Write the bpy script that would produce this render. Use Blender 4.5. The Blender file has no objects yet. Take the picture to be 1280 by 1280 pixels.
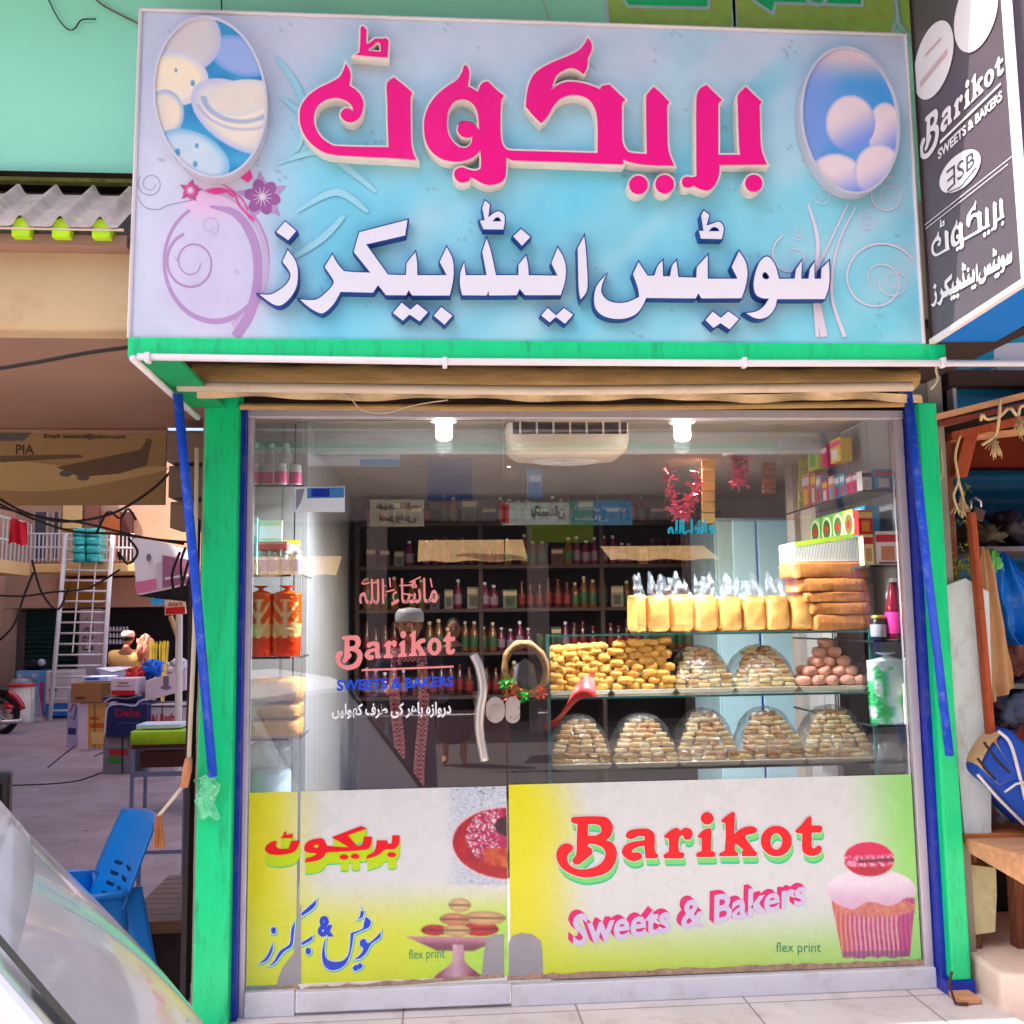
import bpy, bmesh, math, random
import numpy as np
from mathutils import Vector, Matrix
from mathutils.geometry import tessellate_polygon
random.seed(7); RNG = np.random.default_rng(7)
SC = bpy.context.scene; COL = SC.collection
R = math.radians
# ------------------------------------------------------------------ camera
CAM = np.array([0.0, -3.63, 1.40]); FPX = 1233.0
YAW, PITCH, ROLL = R(4.48), R(6.29), R(-0.757)
_f = np.array([math.sin(YAW)*math.cos(PITCH), math.cos(YAW)*math.cos(PITCH), math.sin(PITCH)])
_r = np.array([math.cos(YAW), -math.sin(YAW), 0.0]); _u = np.cross(_r, _f)
CR = _r*math.cos(ROLL)+_u*math.sin(ROLL); CU = -_r*math.sin(ROLL)+_u*math.cos(ROLL); CF = _f
cd = bpy.data.cameras.new('camera'); cam = bpy.data.objects.new('camera', cd); COL.objects.link(cam)
cd.sensor_width = 36; cd.lens = FPX/1280*36; cd.clip_start = 0.02; cd.clip_end = 500
m = Matrix.Identity(4)
for i in range(3):
    m[i][0] = CR[i]; m[i][1] = CU[i]; m[i][2] = -CF[i]; m[i][3] = CAM[i]
cam.matrix_world = m; SC.camera = cam
# ------------------------------------------------------------------ light
W = bpy.data.worlds.new('World'); SC.world = W; W.use_nodes = True
SUN_EL, SUN_AZ = R(60), R(-62)      # azimuth from -Y (the street side) towards +X
nt = W.node_tree; bg = nt.nodes['Background']
sky = nt.nodes.new('ShaderNodeTexSky'); sky.sky_type = 'NISHITA'; sky.sun_disc = False
sd = Vector((math.sin(SUN_AZ)*math.cos(SUN_EL), -math.cos(SUN_AZ)*math.cos(SUN_EL), math.sin(SUN_EL)))
sky.sun_elevation = SUN_EL; sky.sun_rotation = math.atan2(sd.x, sd.y); sky.air_density = 0.8; sky.dust_density = 4.0; sky.ozone_density = 0.4
nt.links.new(sky.outputs[0], bg.inputs[0]); bg.inputs[1].default_value = 0.15
sl = bpy.data.lights.new('sun', 'SUN'); sl.energy = 4.0; sl.angle = R(0.5); sl.color = (1, .95, .86)
so = bpy.data.objects.new('sun', sl); COL.objects.link(so)
so.rotation_euler = sd.to_track_quat('Z', 'Y').to_euler(); so.location = (0, 0, 20)
SC.view_settings.view_transform = 'Standard'; SC.view_settings.look = 'None'
SC.view_settings.exposure = 1.4; SC.view_settings.gamma = 1.0
SC.cycles.max_bounces = 10; SC.cycles.transparent_max_bounces = 32; SC.cycles.sample_clamp_indirect = 6
# ------------------------------------------------------------------ pixel of the photograph -> place in the world
def ray(px, py): return CF*FPX + CR*(px-640) - CU*(py-640)
def onplane(px, py, pt, n):
    d = ray(px, py); n = np.asarray(n, float); t = (np.asarray(pt, float)-CAM) @ n/(d @ n); return CAM + d*t
def P(px, py, Y=0.0): return onplane(px, py, (0, Y, 0), (0, 1, 0))
def PX(px, py, X): return onplane(px, py, (X, 0, 0), (1, 0, 0))
def PZ(px, py, Z): return onplane(px, py, (0, 0, Z), (0, 0, 1))
def xz(px, py, Y): p = P(px, py, Y); return p[0], p[2]
# ------------------------------------------------------------------ materials
def lin(c): c = c/255.0; return c/12.92 if c <= .04045 else ((c+.055)/1.055)**2.4
def C(rgb, k=1.0): return tuple(min(.90, lin(v)*k) for v in rgb)
MATS = {}
def mat(name, rgb, rough=.6, metal=0.0, var=.10, scale=5.0, bump=0.0, spec=.35, emit=0.0, alpha=1.0, dirt=0.0, dirtc=(60, 48, 40), detail=6, stretch=None, coat=0.0):
    if name in MATS: return MATS[name]
    M = bpy.data.materials.new(name); M.use_nodes = True; t = M.node_tree; N = t.nodes; L = t.links
    b = N['Principled BSDF']; c = C(rgb)
    b.inputs['Roughness'].default_value = rough; b.inputs['Metallic'].default_value = metal
    b.inputs['Specular IOR Level'].default_value = spec; b.inputs['Coat Weight'].default_value = coat
    b.inputs['Base Color'].default_value = (*c, 1)
    tc = N.new('ShaderNodeTexCoord'); mp = N.new('ShaderNodeMapping'); L.new(tc.outputs['Object'], mp.inputs[0])
    if stretch: mp.inputs['Scale'].default_value = stretch
    last = None
    if var > 0:
        n = N.new('ShaderNodeTexNoise'); n.inputs['Scale'].default_value = scale; n.inputs['Detail'].default_value = detail
        n.inputs['Roughness'].default_value = .65; L.new(mp.outputs[0], n.inputs['Vector'])
        rp = N.new('ShaderNodeMapRange'); rp.inputs['From Min'].default_value = .25; rp.inputs['From Max'].default_value = .75
        rp.inputs['To Min'].default_value = 1-var; rp.inputs['To Max'].default_value = 1+var*.6; L.new(n.outputs['Fac'], rp.inputs['Value'])
        mx = N.new('ShaderNodeMix'); mx.data_type = 'RGBA'; mx.blend_type = 'MULTIPLY'; mx.inputs[0].default_value = 1
        mx.inputs[6].default_value = (*c, 1); L.new(rp.outputs[0], mx.inputs[7]); last = mx.outputs[2]
        if bump > 0:
            bp = N.new('ShaderNodeBump'); bp.inputs['Strength'].default_value = bump; bp.inputs['Distance'].default_value = .02
            L.new(n.outputs['Fac'], bp.inputs['Height']); L.new(bp.outputs[0], b.inputs['Normal'])
        rr = N.new('ShaderNodeMapRange'); rr.inputs['To Min'].default_value = max(.02, rough-.12); rr.inputs['To Max'].default_value = min(1, rough+.12)
        L.new(n.outputs['Fac'], rr.inputs['Value']); L.new(rr.outputs[0], b.inputs['Roughness'])
    if dirt > 0:
        n2 = N.new('ShaderNodeTexNoise'); n2.inputs['Scale'].default_value = scale*1.7; n2.inputs['Detail'].default_value = 9; n2.inputs['Roughness'].default_value = .75
        L.new(mp.outputs[0], n2.inputs['Vector'])
        r2 = N.new('ShaderNodeMapRange'); r2.inputs['From Min'].default_value = .52; r2.inputs['From Max'].default_value = .72; r2.inputs['To Max'].default_value = dirt
        L.new(n2.outputs['Fac'], r2.inputs['Value'])
        m2 = N.new('ShaderNodeMix'); m2.data_type = 'RGBA'; L.new(r2.outputs[0], m2.inputs[0])
        if last is not None: L.new(last, m2.inputs[6])
        else: m2.inputs[6].default_value = (*c, 1)
        m2.inputs[7].default_value = (*C(dirtc), 1); last = m2.outputs[2]
    if last is not None: L.new(last, b.inputs['Base Color'])
    if emit > 0:
        b.inputs['Emission Color'].default_value = (*c, 1); b.inputs['Emission Strength'].default_value = emit
    if alpha < 1: b.inputs['Alpha'].default_value = alpha
    MATS[name] = M; return M
def matv(name, rough=.5, spec=.35, var=.06, scale=9, k=1.0, bump=0):
    """printed or patterned surface: its own colours come from a colour attribute on the mesh"""
    if name in MATS: return MATS[name]
    M = mat(name, (255, 255, 255), rough, spec=spec, var=var or .01, scale=scale, bump=bump)
    t = M.node_tree; a = t.nodes.new('ShaderNodeVertexColor'); a.layer_name = 'Col'
    mx = [n for n in t.nodes if n.bl_idname == 'ShaderNodeMix'][0]; t.links.new(a.outputs[0], mx.inputs[6]); return M
def glassmat(name, refl=.14, tint=(251, 253, 253), rough=0.0):
    if name in MATS: return MATS[name]
    M = bpy.data.materials.new(name); M.use_nodes = True; t = M.node_tree; N = t.nodes; L = t.links; N.clear()
    o = N.new('ShaderNodeOutputMaterial'); tr = N.new('ShaderNodeBsdfTransparent'); tr.inputs[0].default_value = (*C(tint), 1)
    g = N.new('ShaderNodeBsdfGlossy'); g.inputs['Roughness'].default_value = rough; g.inputs[0].default_value = (1, 1, 1, 1)
    fr = N.new('ShaderNodeFresnel'); fr.inputs[0].default_value = 1.5
    mr = N.new('ShaderNodeMapRange'); mr.inputs['From Min'].default_value = .04; mr.inputs['From Max'].default_value = 1
    mr.inputs['To Min'].default_value = refl; mr.inputs['To Max'].default_value = 1
    L.new(fr.outputs[0], mr.inputs['Value'])
    mx = N.new('ShaderNodeMixShader'); L.new(mr.outputs[0], mx.inputs[0]); L.new(tr.outputs[0], mx.inputs[1]); L.new(g.outputs[0], mx.inputs[2])
    L.new(mx.outputs[0], o.inputs[0]); MATS[name] = M; return M
def filmmat(name, rgb=(235, 240, 245), refl=.10, haze=.12):
    """thin crinkled polythene"""
    if name in MATS: return MATS[name]
    M = bpy.data.materials.new(name); M.use_nodes = True; t = M.node_tree; N = t.nodes; L = t.links; N.clear()
    o = N.new('ShaderNodeOutputMaterial'); tr = N.new('ShaderNodeBsdfTransparent'); tr.inputs[0].default_value = (.97, .97, .97, 1)
    g = N.new('ShaderNodeBsdfGlossy'); g.inputs['Roughness'].default_value = .18
    d = N.new('ShaderNodeBsdfDiffuse'); d.inputs[0].default_value = (*C(rgb), 1)
    n = N.new('ShaderNodeTexNoise'); n.inputs['Scale'].default_value = 28; n.inputs['Detail'].default_value = 3; n.inputs['Distortion'].default_value = 1.5
    tc = N.new('ShaderNodeTexCoord'); L.new(tc.outputs['Object'], n.inputs['Vector'])
    bp = N.new('ShaderNodeBump'); bp.inputs['Strength'].default_value = .9; bp.inputs['Distance'].default_value = .02
    L.new(n.outputs['Fac'], bp.inputs['Height']); L.new(bp.outputs[0], g.inputs['Normal'])
    lw = N.new('ShaderNodeLayerWeight'); lw.inputs[0].default_value = .35; L.new(bp.outputs[0], lw.inputs['Normal'])
    mr = N.new('ShaderNodeMapRange'); mr.inputs['To Min'].default_value = refl; mr.inputs['To Max'].default_value = .6; L.new(lw.outputs['Facing'], mr.inputs['Value'])
    a = N.new('ShaderNodeMixShader'); a.inputs[0].default_value = haze; L.new(tr.outputs[0], a.inputs[1]); L.new(d.outputs[0], a.inputs[2])
    b = N.new('ShaderNodeMixShader'); L.new(mr.outputs[0], b.inputs[0]); L.new(a.outputs[0], b.inputs[1]); L.new(g.outputs[0], b.inputs[2])
    L.new(b.outputs[0], o.inputs[0]); MATS[name] = M; return M
# ------------------------------------------------------------------ scene graph
def tag(o, label=None, cat=None, group=None, kind=None):
    if label: o['label'] = label
    if cat: o['category'] = cat
    if group: o['group'] = group
    if kind: o['kind'] = kind
    return o
def thing(name, label, cat, loc=(0, 0, 0), group=None):
    o = bpy.data.objects.new(name, None); o.empty_display_size = .05; COL.objects.link(o)
    o.location = [float(v) for v in loc]; return tag(o, label, cat, group)
KIDS = {}
def adopt(o, parent):
    o.parent = parent; KIDS.setdefault(parent.name, []).append(o)
    o.matrix_parent_inverse = Matrix.Translation(-Vector(abs_loc(parent)))
def abs_loc(o):
    v = Vector(o.location)
    return v
def copy_tree(o, delta, label=None, group=None, parent=None):
    c = o.copy(); COL.objects.link(c)
    if parent is None: c.location = Vector(o.location)+Vector([float(v) for v in delta])
    else: c.parent = parent
    for ch in KIDS.get(o.name, []):
        k = copy_tree(ch, delta, parent=c); KIDS.setdefault(c.name, []).append(k)
    if label: c['label'] = label
    if group: c['group'] = group
    return c
# ------------------------------------------------------------------ mesh builder (world coordinates)
class MB:
    def __init__(s): s.v = []; s.f = []; s.mi = []; s.col = None
    def add(s, vs, fs, k=0):
        b = len(s.v); s.v += [tuple(float(c) for c in v) for v in vs]
        for f in fs: s.f.append([b+i for i in f]); s.mi.append(k)
        return s
    def box(s, x0, x1, y0, y1, z0, z1, k=0):
        return s.hexa([(x0, y0, z0), (x1, y0, z0), (x1, y1, z0), (x0, y1, z0)], [(x0, y0, z1), (x1, y0, z1), (x1, y1, z1), (x0, y1, z1)], k)
    def hexa(s, lo, hi, k=0):
        n = len(lo); fs = [list(range(n))[::-1], [n+i for i in range(n)]]
        for i in range(n): j = (i+1) % n; fs.append([i, j, n+j, n+i])
        return s.add(list(lo)+list(hi), fs, k)
    def obox(s, c, ax, ay, az, k=0):
        c, ax, ay, az = [np.asarray(q, float) for q in (c, ax, ay, az)]
        lo = [c-ax-ay-az, c+ax-ay-az, c+ax+ay-az, c-ax+ay-az]; hi = [p+2*az for p in lo]; return s.hexa(lo, hi, k)
    def quad(s, a, b, c, d, k=0): return s.add([a, b, c, d], [[0, 1, 2, 3]], k)
    def tube(s, pts, r, n=8, k=0, caps=True):
        pts = [np.asarray(p, float) for p in pts]; rs = r if hasattr(r, '__len__') else [r]*len(pts)
        vs = []; fs = []; ref = None
        for i, p in enumerate(pts):
            t = pts[min(i+1, len(pts)-1)]-pts[max(i-1, 0)]; t = t/(np.linalg.norm(t)+1e-9)
            if ref is None: ref = np.array([0, 0, 1.]) if abs(t[2]) < .9 else np.array([1., 0, 0])
            a = np.cross(t, ref); a /= np.linalg.norm(a)+1e-9; b = np.cross(t, a); ref = -b if False else ref
            for j in range(n):
                w = 2*math.pi*j/n; vs.append(p+rs[i]*(a*math.cos(w)+b*math.sin(w)))
        for i in range(len(pts)-1):
            for j in range(n): q = (j+1) % n; fs.append([i*n+j, i*n+q, (i+1)*n+q, (i+1)*n+j])
        if caps: fs.append(list(range(n))[::-1]); fs.append([(len(pts)-1)*n+j for j in range(n)])
        return s.add(vs, fs, k)
    def lathe(s, c, prof, n=16, k=0, sy=1.0):
        """prof: list of (radius, z); about the vertical through c"""
        vs = []; fs = []
        for r, z in prof:
            for j in range(n): w = 2*math.pi*j/n; vs.append((c[0]+r*math.cos(w), c[1]+r*sy*math.sin(w), c[2]+z))
        for i in range(len(prof)-1):
            for j in range(n): q = (j+1) % n; fs.append([i*n+j, i*n+q, (i+1)*n+q, (i+1)*n+j])
        fs.append(list(range(n))[::-1]); fs.append([(len(prof)-1)*n+j for j in range(n)])
        return s.add(vs, fs, k)
    def sphere(s, c, rx, ry=None, rz=None, n=12, m=8, k=0):
        ry = ry or rx; rz = rz or rx
        vs = [(c[0], c[1], c[2]-rz)]; fs = []
        for i in range(1, m):
            a = -math.pi/2+math.pi*i/m
            for j in range(n): w = 2*math.pi*j/n; vs.append((c[0]+rx*math.cos(a)*math.cos(w), c[1]+ry*math.cos(a)*math.sin(w), c[2]+rz*math.sin(a)))
        vs.append((c[0], c[1], c[2]+rz)); top = len(vs)-1
        for j in range(n):
            q = (j+1) % n; fs.append([0, 1+q, 1+j]); fs.append([top, top-n+j, top-n+q])
            for i in range(m-2): fs.append([1+i*n+j, 1+i*n+q, 1+(i+1)*n+q, 1+(i+1)*n+j])
        return s.add(vs, fs, k)
    def sheet(s, fn, nu, nv, k=0):
        vs = [fn(i/nu, j/nv) for j in range(nv+1) for i in range(nu+1)]
        fs = [[j*(nu+1)+i, j*(nu+1)+i+1, (j+1)*(nu+1)+i+1, (j+1)*(nu+1)+i] for j in range(nv) for i in range(nu)]
        return s.add(vs, fs, k)
    def prism(s, loops, fr, bk=None, kf=0, ks=0):
        """loops of 2-D points (first outer, others holes); fr, bk map a 2-D point to front / back"""
        pts = [p for l in loops for p in l]
        tri = tessellate_polygon([[Vector((p[0], p[1], 0)) for p in l] for l in loops])
        F = [fr(*p) for p in pts]; s.add(F, [list(t) for t in tri], kf)
        if bk is not None:
            B = [bk(*p) for p in pts]; fs = []; o = 0; n = len(pts)
            for l in loops:
                for i in range(len(l)): j = (i+1) % len(l); fs.append([o+i, o+j, n+o+j, n+o+i])
                o += len(l)
            s.add(F+B, fs, ks)
        return s
    def build(s, name, mats, parent=None, smooth=False, bevel=0, label=None, colors=None, seg=2):
        me = bpy.data.meshes.new(name)
        loc = Vector((0, 0, 0))
        if parent is None:
            a = np.array(s.v); loc = Vector(((a[:, 0].min()+a[:, 0].max())/2, (a[:, 1].min()+a[:, 1].max())/2, a[:, 2].min()))
            me.from_pydata([tuple(Vector(v)-loc) for v in s.v], [], s.f)
        else: me.from_pydata(s.v, [], s.f)
        for mm in (mats if isinstance(mats, (list, tuple)) else [mats]): me.materials.append(mm)
        me.polygons.foreach_set('material_index', s.mi)
        if smooth: me.polygons.foreach_set('use_smooth', [True]*len(s.f))
        if colors is not None:
            ca = me.color_attributes.new('Col', 'FLOAT_COLOR', 'POINT')
            ca.data.foreach_set('color', np.asarray(colors, dtype=np.float32).ravel())
        bm = bmesh.new(); bm.from_mesh(me); bmesh.ops.recalc_face_normals(bm, faces=bm.faces); bm.to_mesh(me); bm.free()
        me.update(); o = bpy.data.objects.new(name, me); COL.objects.link(o); o.location = loc
        if parent is not None:
            root = parent
            off = Vector(parent.location)
            if parent.parent is not None: off = Vector(parent['_w']) if '_w' in parent else off
            o.parent = parent; KIDS.setdefault(parent.name, []).append(o)
            top = parent
            while top.parent is not None: top = top.parent
            # mesh data are in world coordinates: shift them into the thing's own frame
            for v in me.vertices: v.co = v.co-Vector(top.location)
        if bevel:
            bv = o.modifiers.new('edge', 'BEVEL'); bv.width = bevel; bv.segments = seg; bv.limit_method = 'ANGLE'
        if smooth:
            pass
        if label: o['label'] = label
        return o
# ------------------------------------------------------------------ traced outlines
def crv(pts, n=4):
    """closed outline through points; a third value marks a corner"""
    out = []; N = len(pts)
    for i in range(N):
        p0, p1, p2, p3 = pts[i-1], pts[i], pts[(i+1) % N], pts[(i+2) % N]
        a, b = np.array(p1[:2], float), np.array(p2[:2], float); c1, c2 = len(p1) > 2, len(p2) > 2
        if c1 and c2: out.append(tuple(a)); continue
        m1 = b-a if c1 else (b-np.array(p0[:2]))/2; m2 = b-a if c2 else (np.array(p3[:2])-a)/2
        for j in range(n):
            t = j/n; h = (2*t**3-3*t*t+1)*a+(t**3-2*t*t+t)*m1+(-2*t**3+3*t*t)*b+(t**3-t*t)*m2; out.append(tuple(h))
    return out
CROPS = dict(A=(360, 20, 6.4), B=(510, 50, 6.4), C=(640, 30, 5.818), D=(780, 70, 6.4), E=(310, 250, 6.4), F=(470, 240, 6.4), G=(640, 250, 5.818),
             H=(840, 250, 6.095), K=(690, 1000, 7.111), L=(860, 1000, 7.111), M=(320, 1020, 6.4), N=(310, 1110, 6.737), Z=(0, 0, 1))
def T(txt, n=4):
    """'A 462,380* 495,440 ...' -> smooth closed outline in photograph pixels"""
    c = CROPS['Z']; pts = []
    for w in txt.split():
        if w in CROPS: c = CROPS[w]; continue
        k = w.endswith('*'); x, y = w.rstrip('*').split(','); p = (c[0]+float(x)/c[2], c[1]+float(y)/c[2])
        pts.append((*p, 1) if k else p)
    return crv(pts, n)
def area(l): return sum(l[i-1][0]*l[i][1]-l[i][0]*l[i-1][1] for i in range(len(l)))/2
def tess_ok(loops):
    pts = [p for q in loops for p in q]; t = tessellate_polygon([[Vector((p[0], p[1], 0)) for p in q] for q in loops])
    A = sum(abs((pts[q[1]][0]-pts[q[0]][0])*(pts[q[2]][1]-pts[q[0]][1])-(pts[q[2]][0]-pts[q[0]][0])*(pts[q[1]][1]-pts[q[0]][1]))/2 for q in t)
    B = abs(area(loops[0]))-sum(abs(area(h)) for h in loops[1:]); return abs(A-B) < .02*B
def grow_safe(L, w):
    for k in (1, .9, .8, .65, .5):
        for c in (False, True):
            g_ = [grow(L[0], w*k, c)]+[grow(h, -w*.7*k, c) for h in L[1:]]
            if tess_ok(g_): return g_
    return L
def grow(l, d, clean=False):
    """offset a closed outline outwards by d"""
    s = 1 if area(l) > 0 else -1; out = []; N = len(l)
    for i in range(N):
        a, b, c = np.array(l[i-1]), np.array(l[i]), np.array(l[(i+1) % N])
        e1 = b-a; e2 = c-b; e1 = e1/(np.hypot(*e1)+1e-9); e2 = e2/(np.hypot(*e2)+1e-9)
        n1 = np.array([e1[1], -e1[0]])*s; n2 = np.array([e2[1], -e2[0]])*s; q = n1+n2; L = q @ q
        q = q*(2/L) if L > .35 else q/(math.sqrt(L)+1e-9)*2
        out.append(tuple(b+q*d))
    if not clean: return out
    drop = set()                                   # edges that turned round inside a tight notch collapse to one point
    for i in range(N):
        j = (i+1) % N
        if (out[j][0]-out[i][0])*(l[j][0]-l[i][0])+(out[j][1]-out[i][1])*(l[j][1]-l[i][1]) < 0: out[j] = ((out[i][0]+out[j][0])/2, (out[i][1]+out[j][1])/2); drop.add(i)
    return [p for i, p in enumerate(out) if i not in drop]
def ell(cx, cy, rx, ry=None, n=24, rot=0):
    ry = ry or rx; c, s = math.cos(rot), math.sin(rot)
    return [(cx+rx*math.cos(a)*c-ry*math.sin(a)*s, cy+rx*math.cos(a)*s+ry*math.sin(a)*c) for a in np.linspace(0, 2*math.pi, n, endpoint=False)]
def spiral(cx, cy, r0, r1, a0, turns, w0, w1, n=60, sy=1.0):
    o = []; i_ = []
    for k in range(n+1):
        t = k/n; a = a0+turns*2*math.pi*t; r = r0+(r1-r0)*t; w = (w0+(w1-w0)*t)/2
        o.append((cx+(r+w)*math.cos(a), cy+(r+w)*math.sin(a)*sy)); i_.append((cx+(r-w)*math.cos(a), cy+(r-w)*math.sin(a)*sy))
    return o+i_[::-1]
def stroke(pts, w):
    """open polyline as a flat ribbon outline"""
    pts = [np.array(p, float) for p in pts]; ws = w if hasattr(w, '__len__') else [w]*len(pts); a = []; b = []
    for i, p in enumerate(pts):
        t = pts[min(i+1, len(pts)-1)]-pts[max(i-1, 0)]; t = t/(np.hypot(*t)+1e-9); n = np.array([t[1], -t[0]])*ws[i]/2
        a.append(tuple(p+n)); b.append(tuple(p-n))
    return a+b[::-1]
def openc(pts, n=6):
    out = []
    for i in range(len(pts)-1):
        p0, p1, p2, p3 = [np.array(pts[max(0, min(len(pts)-1, j))], float) for j in (i-1, i, i+1, i+2)]
        for j in range(n):
            t = j/n; out.append(tuple(.5*(2*p1+(p2-p0)*t+(2*p0-5*p1+4*p2-p3)*t*t+(3*p1-p0-3*p2+p3)*t**3)))
    out.append(tuple(pts[-1])); return out
# ------------------------------------------------------------------ lettering from the built-in typeface
UF = {'ا': 'FE8D FE8E', 'ب': 'FE8F FE90 FE91 FE92', 'پ': 'FB56 FB57 FB58 FB59', 'ت': 'FE95 FE96 FE97 FE98', 'ٹ': 'FB66 FB67 FB68 FB69', 'د': 'FEA9 FEAA', 'ڈ': 'FB88 FB89',
      'ر': 'FEAD FEAE', 'ز': 'FEAF FEB0', 'و': 'FEED FEEE', 'ہ': 'FBA6 FBA7 FBA8 FBA9', 'ک': 'FB8E FB8F FB90 FB91', 'گ': 'FB92 FB93 FB94 FB95', 'ی': 'FBFC FBFD FBFE FBFF',
      'ط': 'FEC1 FEC2 FEC3 FEC4', 'ف': 'FED1 FED2 FED3 FED4', 'ھ': 'FBAA FBAB FBAC FBAD', 'ل': 'FEDD FEDE FEDF FEE0', 'ں': 'FB9E FB9F', 'م': 'FEE1 FEE2 FEE3 FEE4',
      'ش': 'FEB5 FEB6 FEB7 FEB8', 'س': 'FEB1 FEB2 FEB3 FEB4', 'ن': 'FEE5 FEE6 FEE7 FEE8', 'ء': 'FE80', 'ج': 'FE9D FE9E FE9F FEA0', 'ع': 'FEC9 FECA FECB FECC'}
def urdu(s):
    out = []
    for i, ch in enumerate(s):
        if ch not in UF: out.append(ch); continue
        f = UF[ch].split(); prev = i > 0 and s[i-1] in UF and len(UF[s[i-1]].split()) == 4; nxt = i+1 < len(s) and s[i+1] in UF and len(f) == 4 and s[i+1] != 'ء'
        k = (3 if nxt else 1) if prev and len(f) > 1 else (2 if nxt else 0)
        out.append(chr(int(f[k], 16)))
    return ''.join(out[::-1])
TXT = {}
def text2d(body, bold=0.0):
    key = (body, bold)
    if key not in TXT:
        c = bpy.data.curves.new('lettering', 'FONT'); c.body = body; c.offset = bold; c.resolution_u = 3
        o = bpy.data.objects.new('lettering', c); COL.objects.link(o); bpy.context.view_layer.update()
        me = bpy.data.meshes.new_from_object(o.evaluated_get(bpy.context.evaluated_depsgraph_get()))
        v = np.array([q.co[:2] for q in me.vertices]); f = [list(p.vertices) for p in me.polygons]
        bpy.data.objects.remove(o); bpy.data.curves.remove(c); bpy.data.meshes.remove(me)
        v = (v-v.min(0))/(v.max(0)-v.min(0)); TXT[key] = (v, f)
    return TXT[key]
def letter(mb, body, quad, fn, k=0, bold=0.0, bend=None):
    """quad: pixel corners tl, tr, br, bl"""
    v, f = text2d(body, bold); tl, tr, br, bl = [np.array(q, float) for q in quad]; out = []
    for u, w in v:
        p = (bl*(1-u)+br*u)*(1-w)+(tl*(1-u)+tr*u)*w
        if bend: p = p+np.array([0, bend*(4*u*(1-u))])
        out.append(fn(p[0], p[1]))
    mb.add(out, f, k)
def onY(Y): return lambda x, y: P(x, y, Y)
# ================================================================== ground, platform, shop shell
ZG, ZF = -0.30, 0.06          # street level, shop floor level
def sheetbox(name, x0, x1, y0, y1, z0, z1, m, **k): return MB().box(x0, x1, y0, y1, z0, z1).build(name, m, **k)
m_conc = mat('street_concrete', (150, 128, 134), .85, var=.3, scale=1.6, bump=.4, dirt=.6, dirtc=(92, 72, 72))
g = MB(); g.quad((-60, -60, ZG), (60, -60, ZG), (60, 60, ZG), (-60, 60, ZG)); tag(g.build('ground', m_conc), kind='structure')
m_road = mat('pale_bounce_road', (196, 180, 160), .9, var=.15, scale=1.5, bump=.2, dirt=.3, dirtc=(150, 130, 112)); g = MB(); g.quad((-60, -6.0, ZG+.006), (60, -6.0, ZG+.006), (60, -1.2, ZG+.006), (-60, -1.2, ZG+.006)); tag(g.build('bounce_road', m_road), kind='structure')  # pale strip added to bounce sunlight up at the shop front
g = MB(); g.quad((-60, -30, ZG+.004), (60, -30, ZG+.004), (60, -5.99, ZG+.004), (-60, -5.99, ZG+.004)); tag(g.build('dark_far_strip', mat('reflection_damping_dark', (74, 68, 70), .9, var=.2, scale=2)), kind='structure')  # dark strip added so the glass mirrors less sunlit ground
# tiled platform in front of and under the shop
def tilemat():
    M = mat('platform_tile', (216, 206, 206), .4, var=.16, scale=3, dirt=.6, dirtc=(150, 130, 120)); t = M.node_tree
    br = t.nodes.new('ShaderNodeTexBrick'); br.offset = 0; br.inputs['Scale'].default_value = 1; br.inputs['Brick Width'].default_value = .6; br.inputs['Row Height'].default_value = .6
    br.inputs['Mortar Size'].default_value = .004; br.inputs['Color1'].default_value = (1, 1, 1, 1); br.inputs['Color2'].default_value = (.95, .95, .95, 1); br.inputs['Mortar'].default_value = (.45, .42, .4, 1)
    tc = t.nodes.new('ShaderNodeTexCoord'); mp = t.nodes.new('ShaderNodeMapping'); mp.inputs['Location'].default_value = (.02, .21, 0); t.links.new(tc.outputs['Object'], mp.inputs[0]); t.links.new(mp.outputs[0], br.inputs[0])
    b = t.nodes['Principled BSDF']; src = b.inputs['Base Color'].links[0].from_socket
    mx = t.nodes.new('ShaderNodeMix'); mx.data_type = 'RGBA'; mx.blend_type = 'MULTIPLY'; mx.inputs[0].default_value = 1
    t.links.new(src, mx.inputs[6]); t.links.new(br.outputs[0], mx.inputs[7]); t.links.new(mx.outputs[2], b.inputs['Base Color']); return M
tag(MB().box(-.93, 1.935, -1.25, 2.7, ZG-.02, ZF).build('platform', tilemat(), bevel=.01), kind='structure')
GREEN = (4, 204, 132)
m_green = mat('green_enamel', (0, 206, 130), .38, var=.10, scale=4, spec=.5, dirt=.7, dirtc=(24, 110, 78), stretch=(4, 4, .8))
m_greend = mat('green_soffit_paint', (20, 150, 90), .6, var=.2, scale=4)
m_navy = mat('navy_enamel', (10, 40, 160), .4, var=.2, scale=8, dirt=.35, dirtc=(120, 120, 150))
m_alu = mat('lilac_aluminium', (196, 188, 198), .4, metal=.35, var=.08, scale=6, dirt=.25, dirtc=(130, 110, 100))
m_cream = mat('cream_board', (206, 190, 176), .6, var=.12, scale=5, dirt=.2, dirtc=(110, 84, 66))
m_skirt = mat('white_marble_skirting', (206, 204, 214), .3, var=.08, scale=6, dirt=.3, dirtc=(140, 110, 80))
m_dark = mat('dark_gap', (52, 36, 34), .9, var=.3, scale=6)
m_render = mat('cement_render', (150, 140, 130), .9, var=.2, scale=3, bump=.3)
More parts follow.
